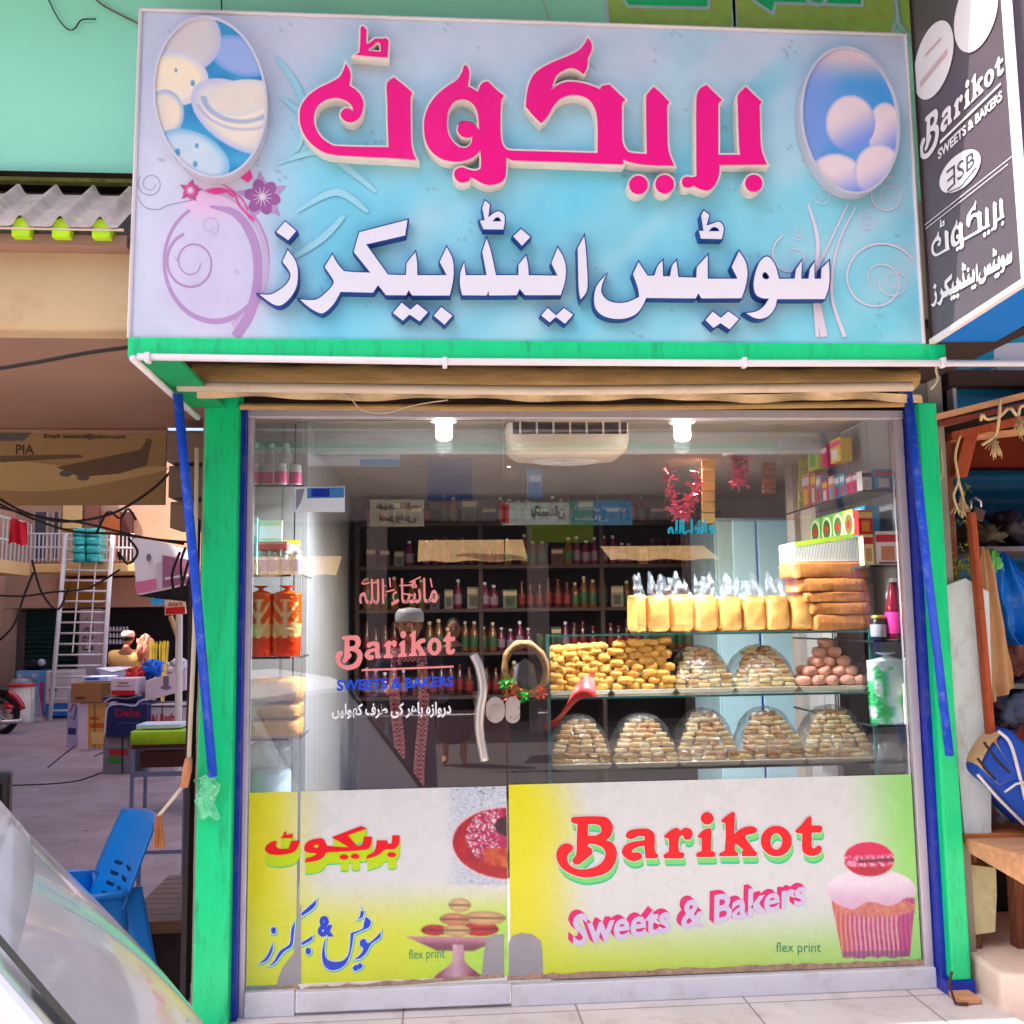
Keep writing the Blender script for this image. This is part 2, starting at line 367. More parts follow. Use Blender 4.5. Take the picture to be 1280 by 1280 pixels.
def pvcmat():
    M = mat('white_panelling', (168, 168, 170), .4, var=.05, scale=2); t = M.node_tree
    w = t.nodes.new('ShaderNodeTexWave'); w.wave_type = 'BANDS'; w.bands_direction = 'DIAGONAL'; w.wave_profile = 'SAW'; w.inputs['Scale'].default_value = 3.2
    tc = t.nodes.new('ShaderNodeTexCoord'); mp = t.nodes.new('ShaderNodeMapping'); mp.inputs['Scale'].default_value = (1, 1, 0); t.links.new(tc.outputs['Object'], mp.inputs[0]); t.links.new(mp.outputs[0], w.inputs[0])
    rp = t.nodes.new('ShaderNodeMapRange'); rp.inputs['From Min'].default_value = .0; rp.inputs['From Max'].default_value = .08; rp.inputs['To Min'].default_value = .45; t.links.new(w.outputs['Fac'], rp.inputs['Value'])
    b = t.nodes['Principled BSDF']; src = b.inputs['Base Color'].links[0].from_socket
    mx = t.nodes.new('ShaderNodeMix'); mx.data_type = 'RGBA'; mx.blend_type = 'MULTIPLY'; mx.inputs[0].default_value = 1
    t.links.new(src, mx.inputs[6]); t.links.new(rp.outputs[0], mx.inputs[7]); t.links.new(mx.outputs[2], b.inputs['Base Color']); return M
m_pvc = pvcmat()
m_int = mat('interior_plaster', (160, 150, 142), .8, var=.2, scale=2)
shop = thing('bakery_shop', 'small bakery shop with green pillars, glass front, glass door and printed lower panels', 'shop', (.53, 0, ZF))
ZT = 2.20
MB().box(-.818, -.70, -.10, .10, ZF, 2.24).build('pillar', m_green, shop, bevel=.006)
MB().box(1.822, 1.893, -.10, .10, ZF+.05, 2.20).build('pillar', m_green, shop, bevel=.006)
MB().box(1.80, 1.90, -.11, .09, ZF, ZF+.05).build('pillar_base', m_navy, shop, bevel=.004)
MB().box(-.698, -.682, -.05, .02, ZF, ZT-.02).build('shutter_rail', m_navy, shop)
MB().box(1.803, 1.850, -.06, .02, ZF+.02, ZT+.02).build('shutter_rail', m_navy, shop, bevel=.003).data
fr = MB(); zt0, zt1 = P(700, 524)[2], P(700, 514)[2]
fr.box(-.682, 1.801, -.02, .03, zt0, zt1+.004); fr.box(-.682, -.662, -.015, .03, ZF, zt0-.001); fr.box(1.766, 1.800, -.015, .03, ZF, zt0-.001)
fr.build('window_frame', m_alu, shop, bevel=.003)
MB().box(-.70, 1.80, .0, .05, zt1+.006, 2.32).build('header_board', m_dark, shop)  # header board; its near-black colour carries the awning roller's shadow
XD0, XD1 = P(377, 760)[0], P(631, 760)[0]          # door leaf edges
m_glass = glassmat('shop_glass', .14)
zl0 = P(340, 1240)[2]; zp1 = P(340, 994)[2]
MB().box(-.661, XD0-.004, .004, .012, ZF+.07, zt0-.002).build('glass_pane', m_glass, shop)
MB().box(XD1+.004, 1.765, .004, .012, ZF+.06, zt0-.002).build('glass_pane', m_glass, shop)
door = MB().box(XD0, XD1, .002, .012, ZF+.02, zt0-.004).build('door', m_glass, shop)
# shell
sh = MB(); sh.box(-.868, -.822, .10, 2.7, ZG, 3.7); sh.box(-.868, 2.25, 2.6, 2.7, ZG, 3.7); sh.box(1.898, 1.955, -.03, 1.2, ZF, 3.7); sh.box(2.15, 2.25, 1.2, 2.6, ZG, 3.7)
sh.box(-.868, 1.96, -.02, .0, 2.33, 3.7); sh.build('wall', m_render, shop)
MB().box(1.80, 1.895, .03, 1.2, ZF, 2.21).build('interior_wall', m_pvc, shop)
lw = MB(); lw.box(-.56, -.511, .36, 2.58, ZF, 2.21); lw.box(-.82, -.565, .36, .40, ZF, 2.21); lw.box(-.82, -.74, .03, .36, ZF, 2.21); lw.build('interior_wall', m_pvc, shop)
MB().box(-.50, 2.14, 2.55, 2.59, ZF, 2.4).build('back_wall', m_int, shop)
MB().box(-.81, 1.799, .04, .56, 2.212, 2.24).build('ceiling', mat('display_ceiling', (150, 142, 132), .6, var=.12, scale=3), shop)
MB().box(-.81, 1.799, .565, .60, 2.12, 2.24).build('ceiling_beam', mat('white_beam', (176, 184, 184), .5, var=.05), shop)
MB().box(-.51, 2.14, .605, 2.58, 2.16, 2.24).build('ceiling', m_int, shop)
# unseen slab added overhead to shade the sign; sign soffit
MB().box(-8, 8, -1.31, -.10, 3.72, 3.86).build('shade_slab', m_render, shop)
so_ = MB(); zs = P(600, 452, -.75)[2]
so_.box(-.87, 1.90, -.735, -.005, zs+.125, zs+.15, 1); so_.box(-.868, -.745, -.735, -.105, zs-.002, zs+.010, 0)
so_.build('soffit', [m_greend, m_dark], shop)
MB().box(-.888, 1.58, -.76, -.74, zs+.004, P(600, 425, -.76)[2]).build('fascia_trim', m_green, shop, bevel=.003)
sk = MB(); sk.box(-.66, XD0-.006, -.030, .003, ZF, P(340, 1236)[2]); sk.box(XD1+.004, 1.80, -.030, .003, ZF, P(900, 1217)[2]); sk.build('skirting', m_skirt, shop, bevel=.004)
MB().box(XD0, XD1, -.034, .0015, ZF+.012, P(500, 1231)[2]).build('door_kick_plate', m_skirt, door, bevel=.003)

# ------------------------------------------------------------------ printed lower panels (flat prints behind the glass line)
def aa(fcol, px, py, d=.3):
    c = [fcol(px+a, py+b) for a, b in ((-d, -d*.4), (d*.4, -d), (d, d*.4), (-d*.4, d))]; return tuple((sum((q[i]/255)**2.2 for q in c)/4)**(1/2.2)*255 for i in range(3))
def vgrid(mb, cols, x0, y0, x1, y1, Y, nx, ny, fcol, k=0, fn=None):
    """rectangular print between two pixel corners on the plane Y; fcol(px, py) -> sRGB"""
    f = fn or onY(Y); b = len(mb.v); vs = []
    for j in range(ny+1):
        for i in range(nx+1):
            px, py = x0+(x1-x0)*i/nx, y0+(y1-y0)*j/ny; vs.append(f(px, py)); cols[b+len(vs)-1] = fcol(px, py) if fn is not None else aa(fcol, px, py)
    mb.add(vs, [[j*(nx+1)+i, j*(nx+1)+i+1, (j+1)*(nx+1)+i+1, (j+1)*(nx+1)+i] for j in range(ny) for i in range(nx)], k)
def colarr(mb, cols, k=1.0): return [(*C(cols[i], k), 1) if i in cols else (1, 1, 1, 1) for i in range(len(mb.v))]
def mixc(a, b, t): t = max(0, min(1, t)); return tuple(a[i]+(b[i]-a[i])*t for i in range(3))
def sstep(a, b, x): t = max(0, min(1, (x-a)/(b-a))); return t*t*(3-2*t)
YEL, PALE, PGRN, LIME = (238, 232, 20), (226, 227, 228), (160, 232, 130), (206, 226, 40)
_H = {}
def vn(x, y, seed=0):
    def h(i, j):
        k = (i*374761393+j*668265263+seed*974711) & 0xffffffff; k = ((k ^ (k >> 13))*1274126177) & 0xffffffff; return ((k ^ (k >> 16)) & 0xffff)/65535
    i, j = math.floor(x), math.floor(y); u, v = x-i, y-j; u = u*u*(3-2*u); v = v*v*(3-2*v)
    return (h(i, j)*(1-u)+h(i+1, j)*u)*(1-v)+(h(i, j+1)*(1-u)+h(i+1, j+1)*u)*v
def inell(px, py, cx, cy, rx, ry): return ((px-cx)/rx)**2+((py-cy)/ry)**2
def lamp(c, k): return tuple(max(0, min(255, v*k)) for v in c)
def cupcake(px, py, c):
    # pink macaron over a frosted cupcake in a pleated paper case
    x = px-1092
    if abs(x) < 52-max(0, py-1135)*.16+2 and 1128 < py < 1201+vn(px*.2, 3)*3:
        t = (x+52)/104; st = .5+.5*math.sin(px*1.05+math.sin(py*.12)*.6)
        c = mixc((190, 60, 110), (214, 96, 130), st*.7)
        if st > .80: c = (240, 190, 214)
        if t < .3: c = mixc(c, (226, 120, 70), (.3-t)*2.2)
        if t > .8: c = mixc(c, (180, 30, 130), .6)
        if py > 1194: c = mixc(c, (130, 80, 130), .6)
    if inell(px, py, 1094, 1140, 52, 12) < 1: c = mixc((204, 100, 110), (232, 150, 120), vn(px*.3, py*.4, 4))
    if inell(px, py, 1090, 1118, 58, 27) < 1 and py < 1136-(px-1092)*.10+4*math.sin(px*.12):
        c = mixc((250, 238, 250), (226, 180, 214), sstep(1105, 1136, py)*.8+.15*vn(px*.1, py*.3))
    if inell(px, py, 1089, 1079, 33, 22) < 1:
        c = mixc((232, 12, 96), (200, 6, 60), sstep(1062, 1095, py)); s = (px-1089)*.08
        if abs(py-1079-2+s*.4) < 7: c = mixc((226, 40, 110), (255, 190, 220), 1 if vn(px*.6, py*.6, 2) > .62 else 0)
        if abs(py-1081+s*.4) < 2.4 and px > 1074: c = (120, 20, 70)
    return c
def panel_right(px, py):
    u, v = (px-634)/515, (py-976)/245
    c = PALE; c = mixc(c, YEL, sstep(.21, .01, u+.05*(vn(v*4, 1)-.5))); c = mixc(c, (222, 232, 40), sstep(.70, .98, v)*(1-u*.4)); c = mixc(c, (150, 236, 110), sstep(.82, 1, u)*.85); c = mixc(c, PGRN, sstep(.6, .95, v)*u*.8)
    return cupcake(px, py, c)
def panel_left(px, py):
    u, v = (px-300)/332, (py-985)/255
    c = PALE; c = mixc(c, YEL, sstep(.36, .02, u)); c = mixc(c, (222, 232, 40), sstep(.42, .80, v)); c = mixc(c, (180, 236, 90), sstep(.5, 1, u)*sstep(.5, .7, v))
    if px > 552 and py < 1106:
        t = sstep(550, 575, px); s = vn(px*.9, py*.9, 3); base = (196, 206, 222) if s < .62 else ((240, 244, 250) if s < .8 else (60, 90, 120))
        c = mixc(c, base, t)
        e = inell(px, py, 634, 1052, 73, 48)
        if e < 1: c = (236, 200, 210)
        if e < .93:
            c = mixc((198, 20, 30), (150, 10, 60), vn(px*.08, py*.1)); e2 = inell(px, py, 636, 1044, 56, 40)
            if e2 < 1:
                a = math.atan2(py-1040, px-630); fl = .5+.5*math.sin(a*22); c = mixc((214, 30, 110), (150, 16, 70), fl)
                if vn(px*.7, py*.7, 9) > .72 and px < 622: c = (248, 236, 240)
                if inell(px, py, 634, 1030, 18, 13) < 1: c = (60, 26, 50)
                if py > 1058 and px > 602: c = mixc((220, 110, 60), (180, 40, 40), vn(px*.15, py*.2, 5))
    # cake stand with macarons
    if 1172 < py < 1190 and abs(px-566) < 62-(py-1172)*2.2 : c = mixc((206, 140, 160), (130, 70, 90), sstep(1172, 1186, py))
    if 1182 < py < 1226 and abs(px-570) < 7+24*sstep(1196, 1226, py)**1.5: c = mixc((226, 190, 206), (150, 70, 100), abs(px-566)/26+.2*vn(px*.3, py*.1))
    for cx, cy, rx, ry, cc in [(541, 1164, 17, 7, (206, 20, 50)), (596, 1162, 24, 9, (210, 24, 44)), (568, 1164, 17, 8, (236, 190, 130)), (602, 1148, 27, 9, (232, 184, 130)), (565, 1150, 18, 8, (226, 150, 110)), (572, 1132, 14, 9, (236, 196, 140))]:
        e = inell(px, py, cx, cy, rx, ry)
        if e < 1:
            c = mixc(cc, lamp(cc, .72), e*.8)
            if abs(py-cy) < 1.6: c = lamp(cc, .6)
    return c
m_print = matv('glossy_flex_print', .28, var=.05, spec=.5)
m_red, m_grn, m_teal, m_mag, m_lil = [mat('print_ink_'+n, c, .3, var=.03) for n, c in (('red', (214, 6, 26)), ('leaf', (110, 200, 104)), ('teal', (0, 180, 140)), ('magenta', (206, 10, 100)), ('lilac', (190, 182, 210)))]
m_lime, m_blue, m_wht, m_dgr = [mat('print_ink_'+n, c, .3, var=.03) for n, c in (('lime', (172, 200, 20)), ('blue', (16, 60, 190)), ('white', (200, 206, 214)), ('green', (30, 130, 90)))]
m_torn = mat('bare_grey_board', (150, 146, 150), .7, var=.15, scale=12)
m_edge = mat('grimy_torn_edge', (170, 140, 120), .9, var=.5, scale=40, bump=.5)
INK = [m_print, m_red, m_grn, m_teal, m_mag, m_lil, m_lime, m_blue, m_wht, m_dgr, m_torn, m_edge]
BARIKOT = [[T('K 170,180 200,150 430,145 500,165 540,225 535,290 505,340 480,358* 530,375 565,420 578,480 560,560 510,630 430,670 300,690 200,670 110,625 55,560 38,490 55,430 100,390 150,388 185,410 180,450 140,490 135,530 160,580 220,610 300,615 390,590 450,545 475,480 455,430 400,400 340,390 315,410* 350,430 360,470 320,510 250,565 210,575 180,545 195,510 215,480 220,350 225,215* 185,205'), T('K 320,215* 320,315* 390,315 435,285 432,240 395,218')],
           [T('K 655,320 680,275 760,255 850,255 905,290 915,340 915,450 945,490 930,520* 830,520* 820,410* 770,415 720,440 715,465 770,465 800,490 790,525 720,545 660,520 620,470 640,410 700,375 825,355* 820,325* 770,320 720,345 680,345')],
           [T('K 995,320 1050,270 1110,245 1140,270* 1190,245 1240,265 1250,310 1225,350 1180,350 1160,315 1130,340 1125,420 1130,460* 1170,470 1175,500 1160,520* 1000,520* 990,490 1035,460* 1040,400 1035,345* 1005,335')],
           [T('L 85,320 130,270 190,248 208,260* 205,450* 240,465 240,500 225,508* 75,508* 75,475 120,450* 118,340* 95,335')], [[(860+(170+57*math.cos(a))/7.111, 1000+(163+57*math.sin(a))/7.111) for a in np.linspace(0, 6.283, 20, endpoint=False)]],
           [T('L 295,180 340,140 395,105 418,115* 412,300* 460,260 540,232 605,245 610,285 570,300 510,325 550,390 590,445 615,470 605,500* 480,500* 478,470 490,440* 420,385* 415,445* 445,475 440,500* 278,500* 280,475 325,450* 335,300 330,205* 305,198')],
           [ell(860+785/7.111, 1000+365/7.111, 139/7.111, 137/7.111, 28), ell(860+785/7.111, 1000+368/7.111, 52/7.111, 73/7.111, 20)],
           [T('L 955,270 1010,215 1060,155 1095,150 1100,225* 1180,228 1195,255 1180,290* 1100,290* 1098,400 1120,430 1160,402 1192,430 1170,475 1110,498 1050,485 1015,440 1015,300* 965,292')]]
def flat(mb, loops, Y, k): mb.prism(loops, onY(Y), None, k)
YP = -.004                                       # prints sit just in front of the glass
mb = MB(); cols = {}
tl, tr, br, bl = P(635, 981, YP), P(1146, 973, YP), P(1157, 1203, YP), P(634, 1221, YP)
XR1 = 1.762
vgrid(mb, cols, 0, 0, 1, 1, YP, 340, 160, lambda u, v: aa(panel_right, 634+u*516, 977+v*238-(u-.5)*14, .5), 0,
      lambda u, v: (XD1+.006+(XR1-XD1-.01)*u, YP, tl[2]+(br[2]+.004-tl[2])*v))
d = 0
for i, (o, k) in enumerate([((2.2, 9.5), 3), ((2.0, 8.4), 3), ((1.8, 7.2), 2), ((1.5, 6), 2), ((1.2, 4.8), 2), ((.9, 3.4), 2), ((.5, 1.8), 2)]):
    for L in BARIKOT: flat(mb, [[(x+o[0], y+o[1]) for x, y in l] for l in L], YP-.0006-.0002*i, k)
for L in BARIKOT:
    flat(mb, [grow(L[0], 1.0)]+[grow(l, -.8) for l in L[1:]], YP-.0022, 8); flat(mb, L, YP-.0026, 1)
q = ((716, 1143), (1009, 1096), (1008, 1131), (716, 1184))
def shq(q, dx, dy): return [(a+dx, b+dy) for a, b in q]
for i, (dx, dy) in enumerate([(-6, -5), (-4.5, -3.8), (-3, -2.5), (-1.5, -1.2)]): letter(mb, 'Sweets & Bakers', shq(q, dx, dy), onY(YP-.0006-.0002*i), 4, .025, 4)
letter(mb, 'Sweets & Bakers', q, onY(YP-.0018), 5, .025, 4)
letter(mb, 'flex print', ((970, 1178), (1026, 1178), (1026, 1194), (970, 1194)), onY(YP-.001), 9)
flat(mb, [[(636, 1222), (636, 1180), (640, 1170), (652, 1166), (666, 1168), (676, 1176), (678, 1190), (679, 1221)]], YP-.001, 10)
flat(mb, [[(634, 1226)]+[(634+i*9.5, 1219-i*.36+RNG.uniform(-1.5, 1.5)) for i in range(56)]+[(1157, 1206)]], YP-.0012, 11)
def pr(mb, cols, name, parent): return mb.build(name, INK, parent, colors=colarr(mb, cols, .74))
pr(mb, cols, 'printed_panel', shop)
# left fixed panel and door panel carry one picture that runs across both
RED_U = [[T('M 350,195* 340,240 300,290 200,312 110,305 72,270 90,230 130,205 170,200* 160,235 185,262 260,262* 280,200*')], [T('M 225,128* 245,128* 240,150 295,140* 290,178* 195,178* 215,160*')],
         [T('M 388,240 420,200 490,180 540,185 568,240* 740,250* 605,170* 840,80* 890,100* 735,155* 810,240* 850,225 862,165* 930,165* 915,240 860,272 560,292* 540,330 480,360 390,372* 400,340 460,320 480,300 430,295 390,280'), ell(320+482/6.4, 1020+242/6.4, 3, 1.9)],
         [ell(320+705/6.4, 1020+328/6.4, 5.6, 3.3)], [ell(320+793/6.4, 1020+323/6.4, 5.6, 3.3)],
         [T('M 965,195* 1050,195* 1055,225* 1085,220* 1090,155* 1150,155* 1145,220 1110,262 1030,270 985,310 885,345* 890,315 940,290 960,240')], [ell(320+1085/6.4, 1020+310/6.4, 5.6, 3.3)]]
BLUE_U = [T('N 208,460* 205,530 160,610 90,640* 150,585 185,520'), ell(310+215/6.737, 1110+358/6.737, 3.3, 4.4), T('N 580,95* 555,165 450,240* 450,210* 520,150'), T('N 400,270* 385,400 370,490 300,540 230,630 170,660* 220,615 270,530 350,470 365,350'),
          T('N 545,400* 535,440 450,485* 450,460* 500,430'), ell(310+508/6.737, 1110+532/6.737, 3.6, 4.4), T('N 660,420* 645,500 660,590 720,620 800,610 850,540 865,380* 960,345 975,300 990,240* 1035,280 1020,330 980,350 890,390* 870,520 830,630 760,685 690,690 640,650 622,560 640,460'),
          T('N 952,135* 950,190 975,195 965,245 915,268* 945,230'), T('N 1120,370* 1110,420 1040,470 1000,540 950,590 890,605* 945,560 970,510 940,480 950,440 985,430 1010,465 1060,430'), T('N 905,645* 935,675* 905,705* 877,675*'), T('N 942,628* 970,655* 945,685* 915,657*')]
def clip_half(l, x, keep_left):
    out = []
    for i in range(len(l)):
        a, b = l[i-1], l[i]; ia, ib = (a[0] < x) == keep_left, (b[0] < x) == keep_left
        if ia != ib: t = (x-a[0])/(b[0]-a[0]); out.append((x, a[1]+(b[1]-a[1])*t))
        if ib: out.append(b)
    return out
def left_art(side):
    mb = MB(); cols = {}; keep = side == 0; sx = 377.3
    x0, x1 = (-.658, XD0-.006) if keep else (XD0+.004, XD1-.003)
    z1 = P(500, 986, YP)[2]; z0 = P(500, 1226, YP)[2]+.004
    p0, p1 = (300, sx) if keep else (sx, 631)
    vgrid(mb, cols, 0, 0, 1, 1, YP, 50 if keep else 190, 180, lambda u, v: aa(panel_left, p0+(p1-p0)*u, 986+v*242+(465-(p0+(p1-p0)*u))*.05, .5), 0, lambda u, v: (x0+(x1-x0)*u, YP, z1+(z0-z1)*v))
    def put(loops, Y, k):
        o = clip_half(loops[0], sx, keep)
        if len(o) < 3: return
        flat(mb, [o]+([h for h in loops[1:]] if (min(p[0] for p in loops[0]) < sx) == keep or not keep else []), Y, k)
    for i, (dy, k) in enumerate([(16, 3), (14.6, 6), (12.5, 6), (10, 6), (7.5, 6), (5, 6), (2.5, 6)]):
        for L in RED_U: put([[(x+.8, y+dy) for x, y in l] for l in L[:1]], YP-.0006-.0002*i, k)
    for L in RED_U: put(L, YP-.0024, 1)
    for l in BLUE_U: put([grow([(x+.7, y+.9) for x, y in l], 1.7)], YP-.0006, 3); put([grow(l, 1.2)], YP-.001, 8); put([l], YP-.0014, 7)
    if not keep:
        letter(mb, '&', ((397, 1145), (417, 1145), (417, 1171), (397, 1171)), onY(YP-.001), 8, .09); letter(mb, '&', ((397, 1145), (417, 1145), (417, 1171), (397, 1171)), onY(YP-.0014), 7, .05)
        letter(mb, 'flex print', ((511, 1187), (556, 1185), (556, 1201), (511, 1203)), onY(YP-.001), 9)
        flat(mb, [[(602, 1222), (605, 1190), (608, 1173), (618, 1168), (630, 1168), (630, 1220)]], YP-.001, 10)
        flat(mb, [[(379, 1240)]+[(379+i*9.3, 1234-i*.62+RNG.uniform(-1.6, 1.4)) for i in range(28)]+[(631, 1222)]], YP-.0012, 11)
    else:
        flat(mb, [[(346, 1232), (348, 1222), (354, 1208), (362, 1198), (367, 1192), (369, 1172), (372, 1150), (376, 1128), (376, 1230)]], YP-.0018, 10)
        flat(mb, [[(300, 1247)]+[(300+i*6.4, 1240-i*.9+RNG.uniform(-1.6, 1.6)) for i in range(12)]+[(376, 1236)]], YP-.002, 11)
    return mb, cols
mb, cols = left_art(0); pr(mb, cols, 'printed_panel', shop)
mb, cols = left_art(1); pr(mb, cols, 'printed_panel', door)
# door furniture
m_steel = mat('brushed_steel', (206, 196, 194), .3, metal=.7, var=.08, scale=20)
hp = openc([(592, 818), (600, 836), (604, 862), (600, 890), (600, 915), (606, 951)], 6)
hb = MB(); hb.tube([P(x, y, -.055) for x, y in hp], .0155, 12)
for x, y in ((600, 838), (602, 936)): a = P(x, y, -.05); hb.tube([a, a+np.array([0, .055, 0])], .010, 10)
hb.build('handle', m_steel, door, smooth=True)
def rrect(x0, y0, x1, y1, r, n=6):
    o = []
    for cx, cy, a in ((x1-r, y0+r, -90), (x1-r, y1-r, 0), (x0+r, y1-r, 90), (x0+r, y0+r, 180)):
        for i in range(n+1): w = R(a+90*i/n); o.append((cx+r*math.cos(w), cy+r*math.sin(w)))
    return o
lk = MB(); lk.prism([rrect(607.5, 871, 631, 904, 13)], onY(-.012), onY(.001)); lk.prism([ell(621, 887, 5, 5)], onY(-.02), onY(-.011)); lk.build('lock_plate', m_steel, door, bevel=.002)
lk = MB(); lk.prism([rrect(632, 871, 650, 904, 9)], onY(-.010), onY(.003)); lk.build('lock_keeper', m_steel, shop, bevel=.002)
# vinyl lettering on the door glass
m_vp = mat('pink_vinyl', (236, 140, 142), .5, var=.04); m_vb = mat('blue_vinyl', (14, 70, 214), .5, var=.04); m_vw = mat('white_vinyl', (232, 232, 236), .5, var=.04)
vb = MB(); Yv = -.0025
x0, x1, y0, y1 = 695.4, 1027.9, 1014.8, 1097
def qmap(q):
    tl, tr, br, bl = [np.array(p, float) for p in q]
    def f(x, y): u, v = (x-x0)/(x1-x0), (y-y0)/(y1-y0); return tuple((tl*(1-u)+tr*u)*(1-v)+(bl*(1-u)+br*u)*v)
    return f
qf = qmap(((419, 792), (569, 786), (569, 834), (419, 838)))
for L in BARIKOT: vb.prism([[qf(*p) for p in l] for l in L], onY(Yv), None, 0)
vb.prism([[(452, 836.5), (567, 832), (567, 834.4), (452, 839)]], onY(Yv), None, 0)
VM = [m_vp, m_vb, m_vw]; vb.build('brand_lettering', VM, door); vb = MB()
letter(vb, 'SWEETS & BAKERS', ((421, 850), (567, 845), (567, 858), (421, 864)), onY(Yv), 1, .03)
vb.build('slogan_lettering', VM, door); vb = MB()
letter(vb, urdu('دروازہ باھر کی طرف کھولیں'), ((415, 880), (564, 877), (564, 897), (415, 899)), onY(Yv), 2, .03)
vb.build('notice_lettering', VM, door); vb = MB()
letter(vb, urdu('ماشاء اللہ'), ((449, 724), (547, 722), (547, 756), (449, 758)), onY(Yv), 0, .012)
for pts in ([(452, 730), (456, 724), (454, 730), (462, 728)], [(466, 729), (474, 727)], [(487, 722), (488, 734)], [(499, 732), (514, 731), (516, 727)], [(512, 728), (526, 721)], [(503, 742), (516, 744)], [(482, 740), (493, 737)], [(538, 723), (540, 734)]):
    vb.prism([stroke(openc(pts, 3), 1.8)], onY(Yv-.0006), None, 0)
vb.build('calligraphy', VM, door)
vb = MB(); letter(vb, urdu('ماشاءاللہ'), ((836, 650), (892, 648), (894, 668), (834, 669)), onY(.003), 0, .045); vb.build('calligraphy', mat('cyan_vinyl', (0, 176, 214), .5, var=.04), shop)
st = MB(); st.prism([[(368, 609), (431, 608), (431, 640), (368, 640)]], onY(.0005), None, 0)
st.prism([[(384, 610), (430, 609), (430, 622), (384, 623)]], onY(-.0005), None, 1); st.prism([[(389, 611), (412, 611), (412, 621), (389, 621)]], onY(-.0008), None, 3); st.prism([[(370, 612), (381, 611), (376, 628), (370, 638)]], onY(-.0006), None, 2)
tag(st.build('sticker', [mat('sticker_white', (206, 216, 232), .4), mat('sticker_blue', (60, 120, 190), .4), mat('sticker_grey', (130, 130, 160), .4), m_navy]), 'blue and white rectangular sticker stuck across the seam of the glass front', 'sticker')

# ------------------------------------------------------------------ rolled awning with its two blue arms
m_canvas = mat('tan_canvas', (176, 142, 92), .85, var=.25, scale=9, bump=.3, dirt=.3, dirtc=(90, 60, 40), stretch=(1, 5, 5))
m_rod = mat('cream_painted_rod', (214, 196, 178), .5, var=.1, dirt=.3, dirtc=(120, 80, 60))
m_arm = mat('blue_enamel', (12, 76, 210), .45, var=.25, scale=14, dirt=.45, dirtc=(160, 180, 220))
aw = thing('rolled_awning', 'tan canvas awning rolled up under the sign, with two blue arms', 'awning', P(690, 480, -.36))
Ya = -.36
cv = MB()
xs = np.linspace(P(238, 470, Ya)[0], P(1152, 466, Ya)[0], 40); zc = P(690, 470, Ya)[2]
cv.sheet(lambda u, v: (xs[0]+(xs[-1]-xs[0])*u, Ya+.065+.058*math.cos(v*6.283), zc+.012+(.040+.004*math.sin(u*37)+.003*math.sin(u*90))*math.sin(v*6.283)), 60, 18)
cv.build('canvas_roll', m_canvas, aw, smooth=True)
rd = MB(); rd.tube([P(222, 483, Ya-.05), P(690, 488, Ya-.05), P(1140, 483, Ya-.05)], .017, 12); rd.build('front_bar', m_rod, aw, smooth=True)
fl = MB(); fl.sheet(lambda u, v: (xs[0]+.03+(xs[-1]-xs[0]-.05)*u, Ya-.03+.012*math.sin(u*60)*v, zc-.062-.028*v+.006*math.sin(u*23)), 80, 3); fl.build('valance', mat('cream_canvas', (212, 186, 150), .85, var=.3, scale=14, dirt=.5, dirtc=(120, 70, 50), stretch=(1, 3, 3)), aw, smooth=True)
fl = MB(); fl.tube([P(300, 508, -.1), P(700, 510, -.1), P(1130, 505, -.1)], .012, 8); fl.build('rear_bar', m_canvas, aw)
MB().tube([P(222, 492, -.40), P(245, 735, -.26), P(266, 970, -.155)], .0155, 10).build('arm', m_arm, aw, smooth=True)
MB().tube([P(1135, 490, -.38), P(1160, 720, -.27), P(1187, 944, -.165)], .0155, 10).build('arm', m_arm, aw, smooth=True)
# ================================================================== fascia sign
YS = -.75
m_board = matv('sign_vinyl', .35, var=.12, scale=5)
def swirl(px, py, x0, y0, s): return .5+.5*math.sin((px-x0)*s+(py-y0)*s*1.7+3*vn(px*.012, py*.012, 6))
def sign_art(px, py):
    u = (px-170)/985; v = (py-(20+u*28))/(405-u*22)
    aq = (112, 202, 228); li = (200, 204, 226)
    c = mixc(li, aq, sstep(.12, .26, u)*sstep(.02, .5, v)); st = vn((px+py*1.1)*.018, (px-py)*.004, 2)
    c = mixc(c, (180, 214, 228), .85*st*sstep(.2, .4, u)); c = mixc(c, (104, 198, 222), .55*sstep(.45, .9, vn((px+py)*.016+4, (px-py)*.006, 5))*sstep(.2, .3, u))
    c = mixc(c, (190, 200, 222), sstep(.85, 1, u)*.6*(1-v)+.5*sstep(.2, 0, v))
    e = inell(px, py, 272, 330, 78, 90)
    if px < 345: c = mixc(c, (206, 190, 226), .5*sstep(1.3, .5, e))
    c = mixc(c, (232, 180, 220), .7*sstep(.6, .0, inell(px, py, 262, 250, 60, 40)))
    n = vn(px*.35, py*.35, 8)*vn(px*.05, py*.05, 9)
    if n > .72: c = mixc(c, (120, 150, 170), .5)
    return c
sg = thing('shop_sign', 'large lilac and aqua fascia sign with raised pink and white lettering and two ovals', 'sign', P(650, 430, YS))
mb = MB(); cols = {}
xl, zb = P(161, 424, YS)[0], P(600, 426, YS)[2]; xr, ztp = P(1133, 45, YS)[0], P(600, 28, YS)[2]
def bpix(x, z):   # sign plane -> photograph pixel (for the print's own layout)
    d = np.array([x, YS, z])-CAM; w = d @ CF; return 640+FPX*(d @ CR)/w, 640-FPX*(d @ CU)/w
vgrid(mb, cols, 0, 0, 1, 1, YS, 260, 110, lambda a, b: sign_art(*bpix(xl+(xr-xl)*a, ztp+(zb-ztp)*b)), 0, lambda a, b: (xl+(xr-xl)*a, YS, ztp+(zb-ztp)*b))
mb.box(xl, xr, YS+.003, YS+.14, zb, ztp, 1)
m_frameL = mat('lilac_sheet_metal', (196, 196, 210), .45, metal=.2, var=.08)
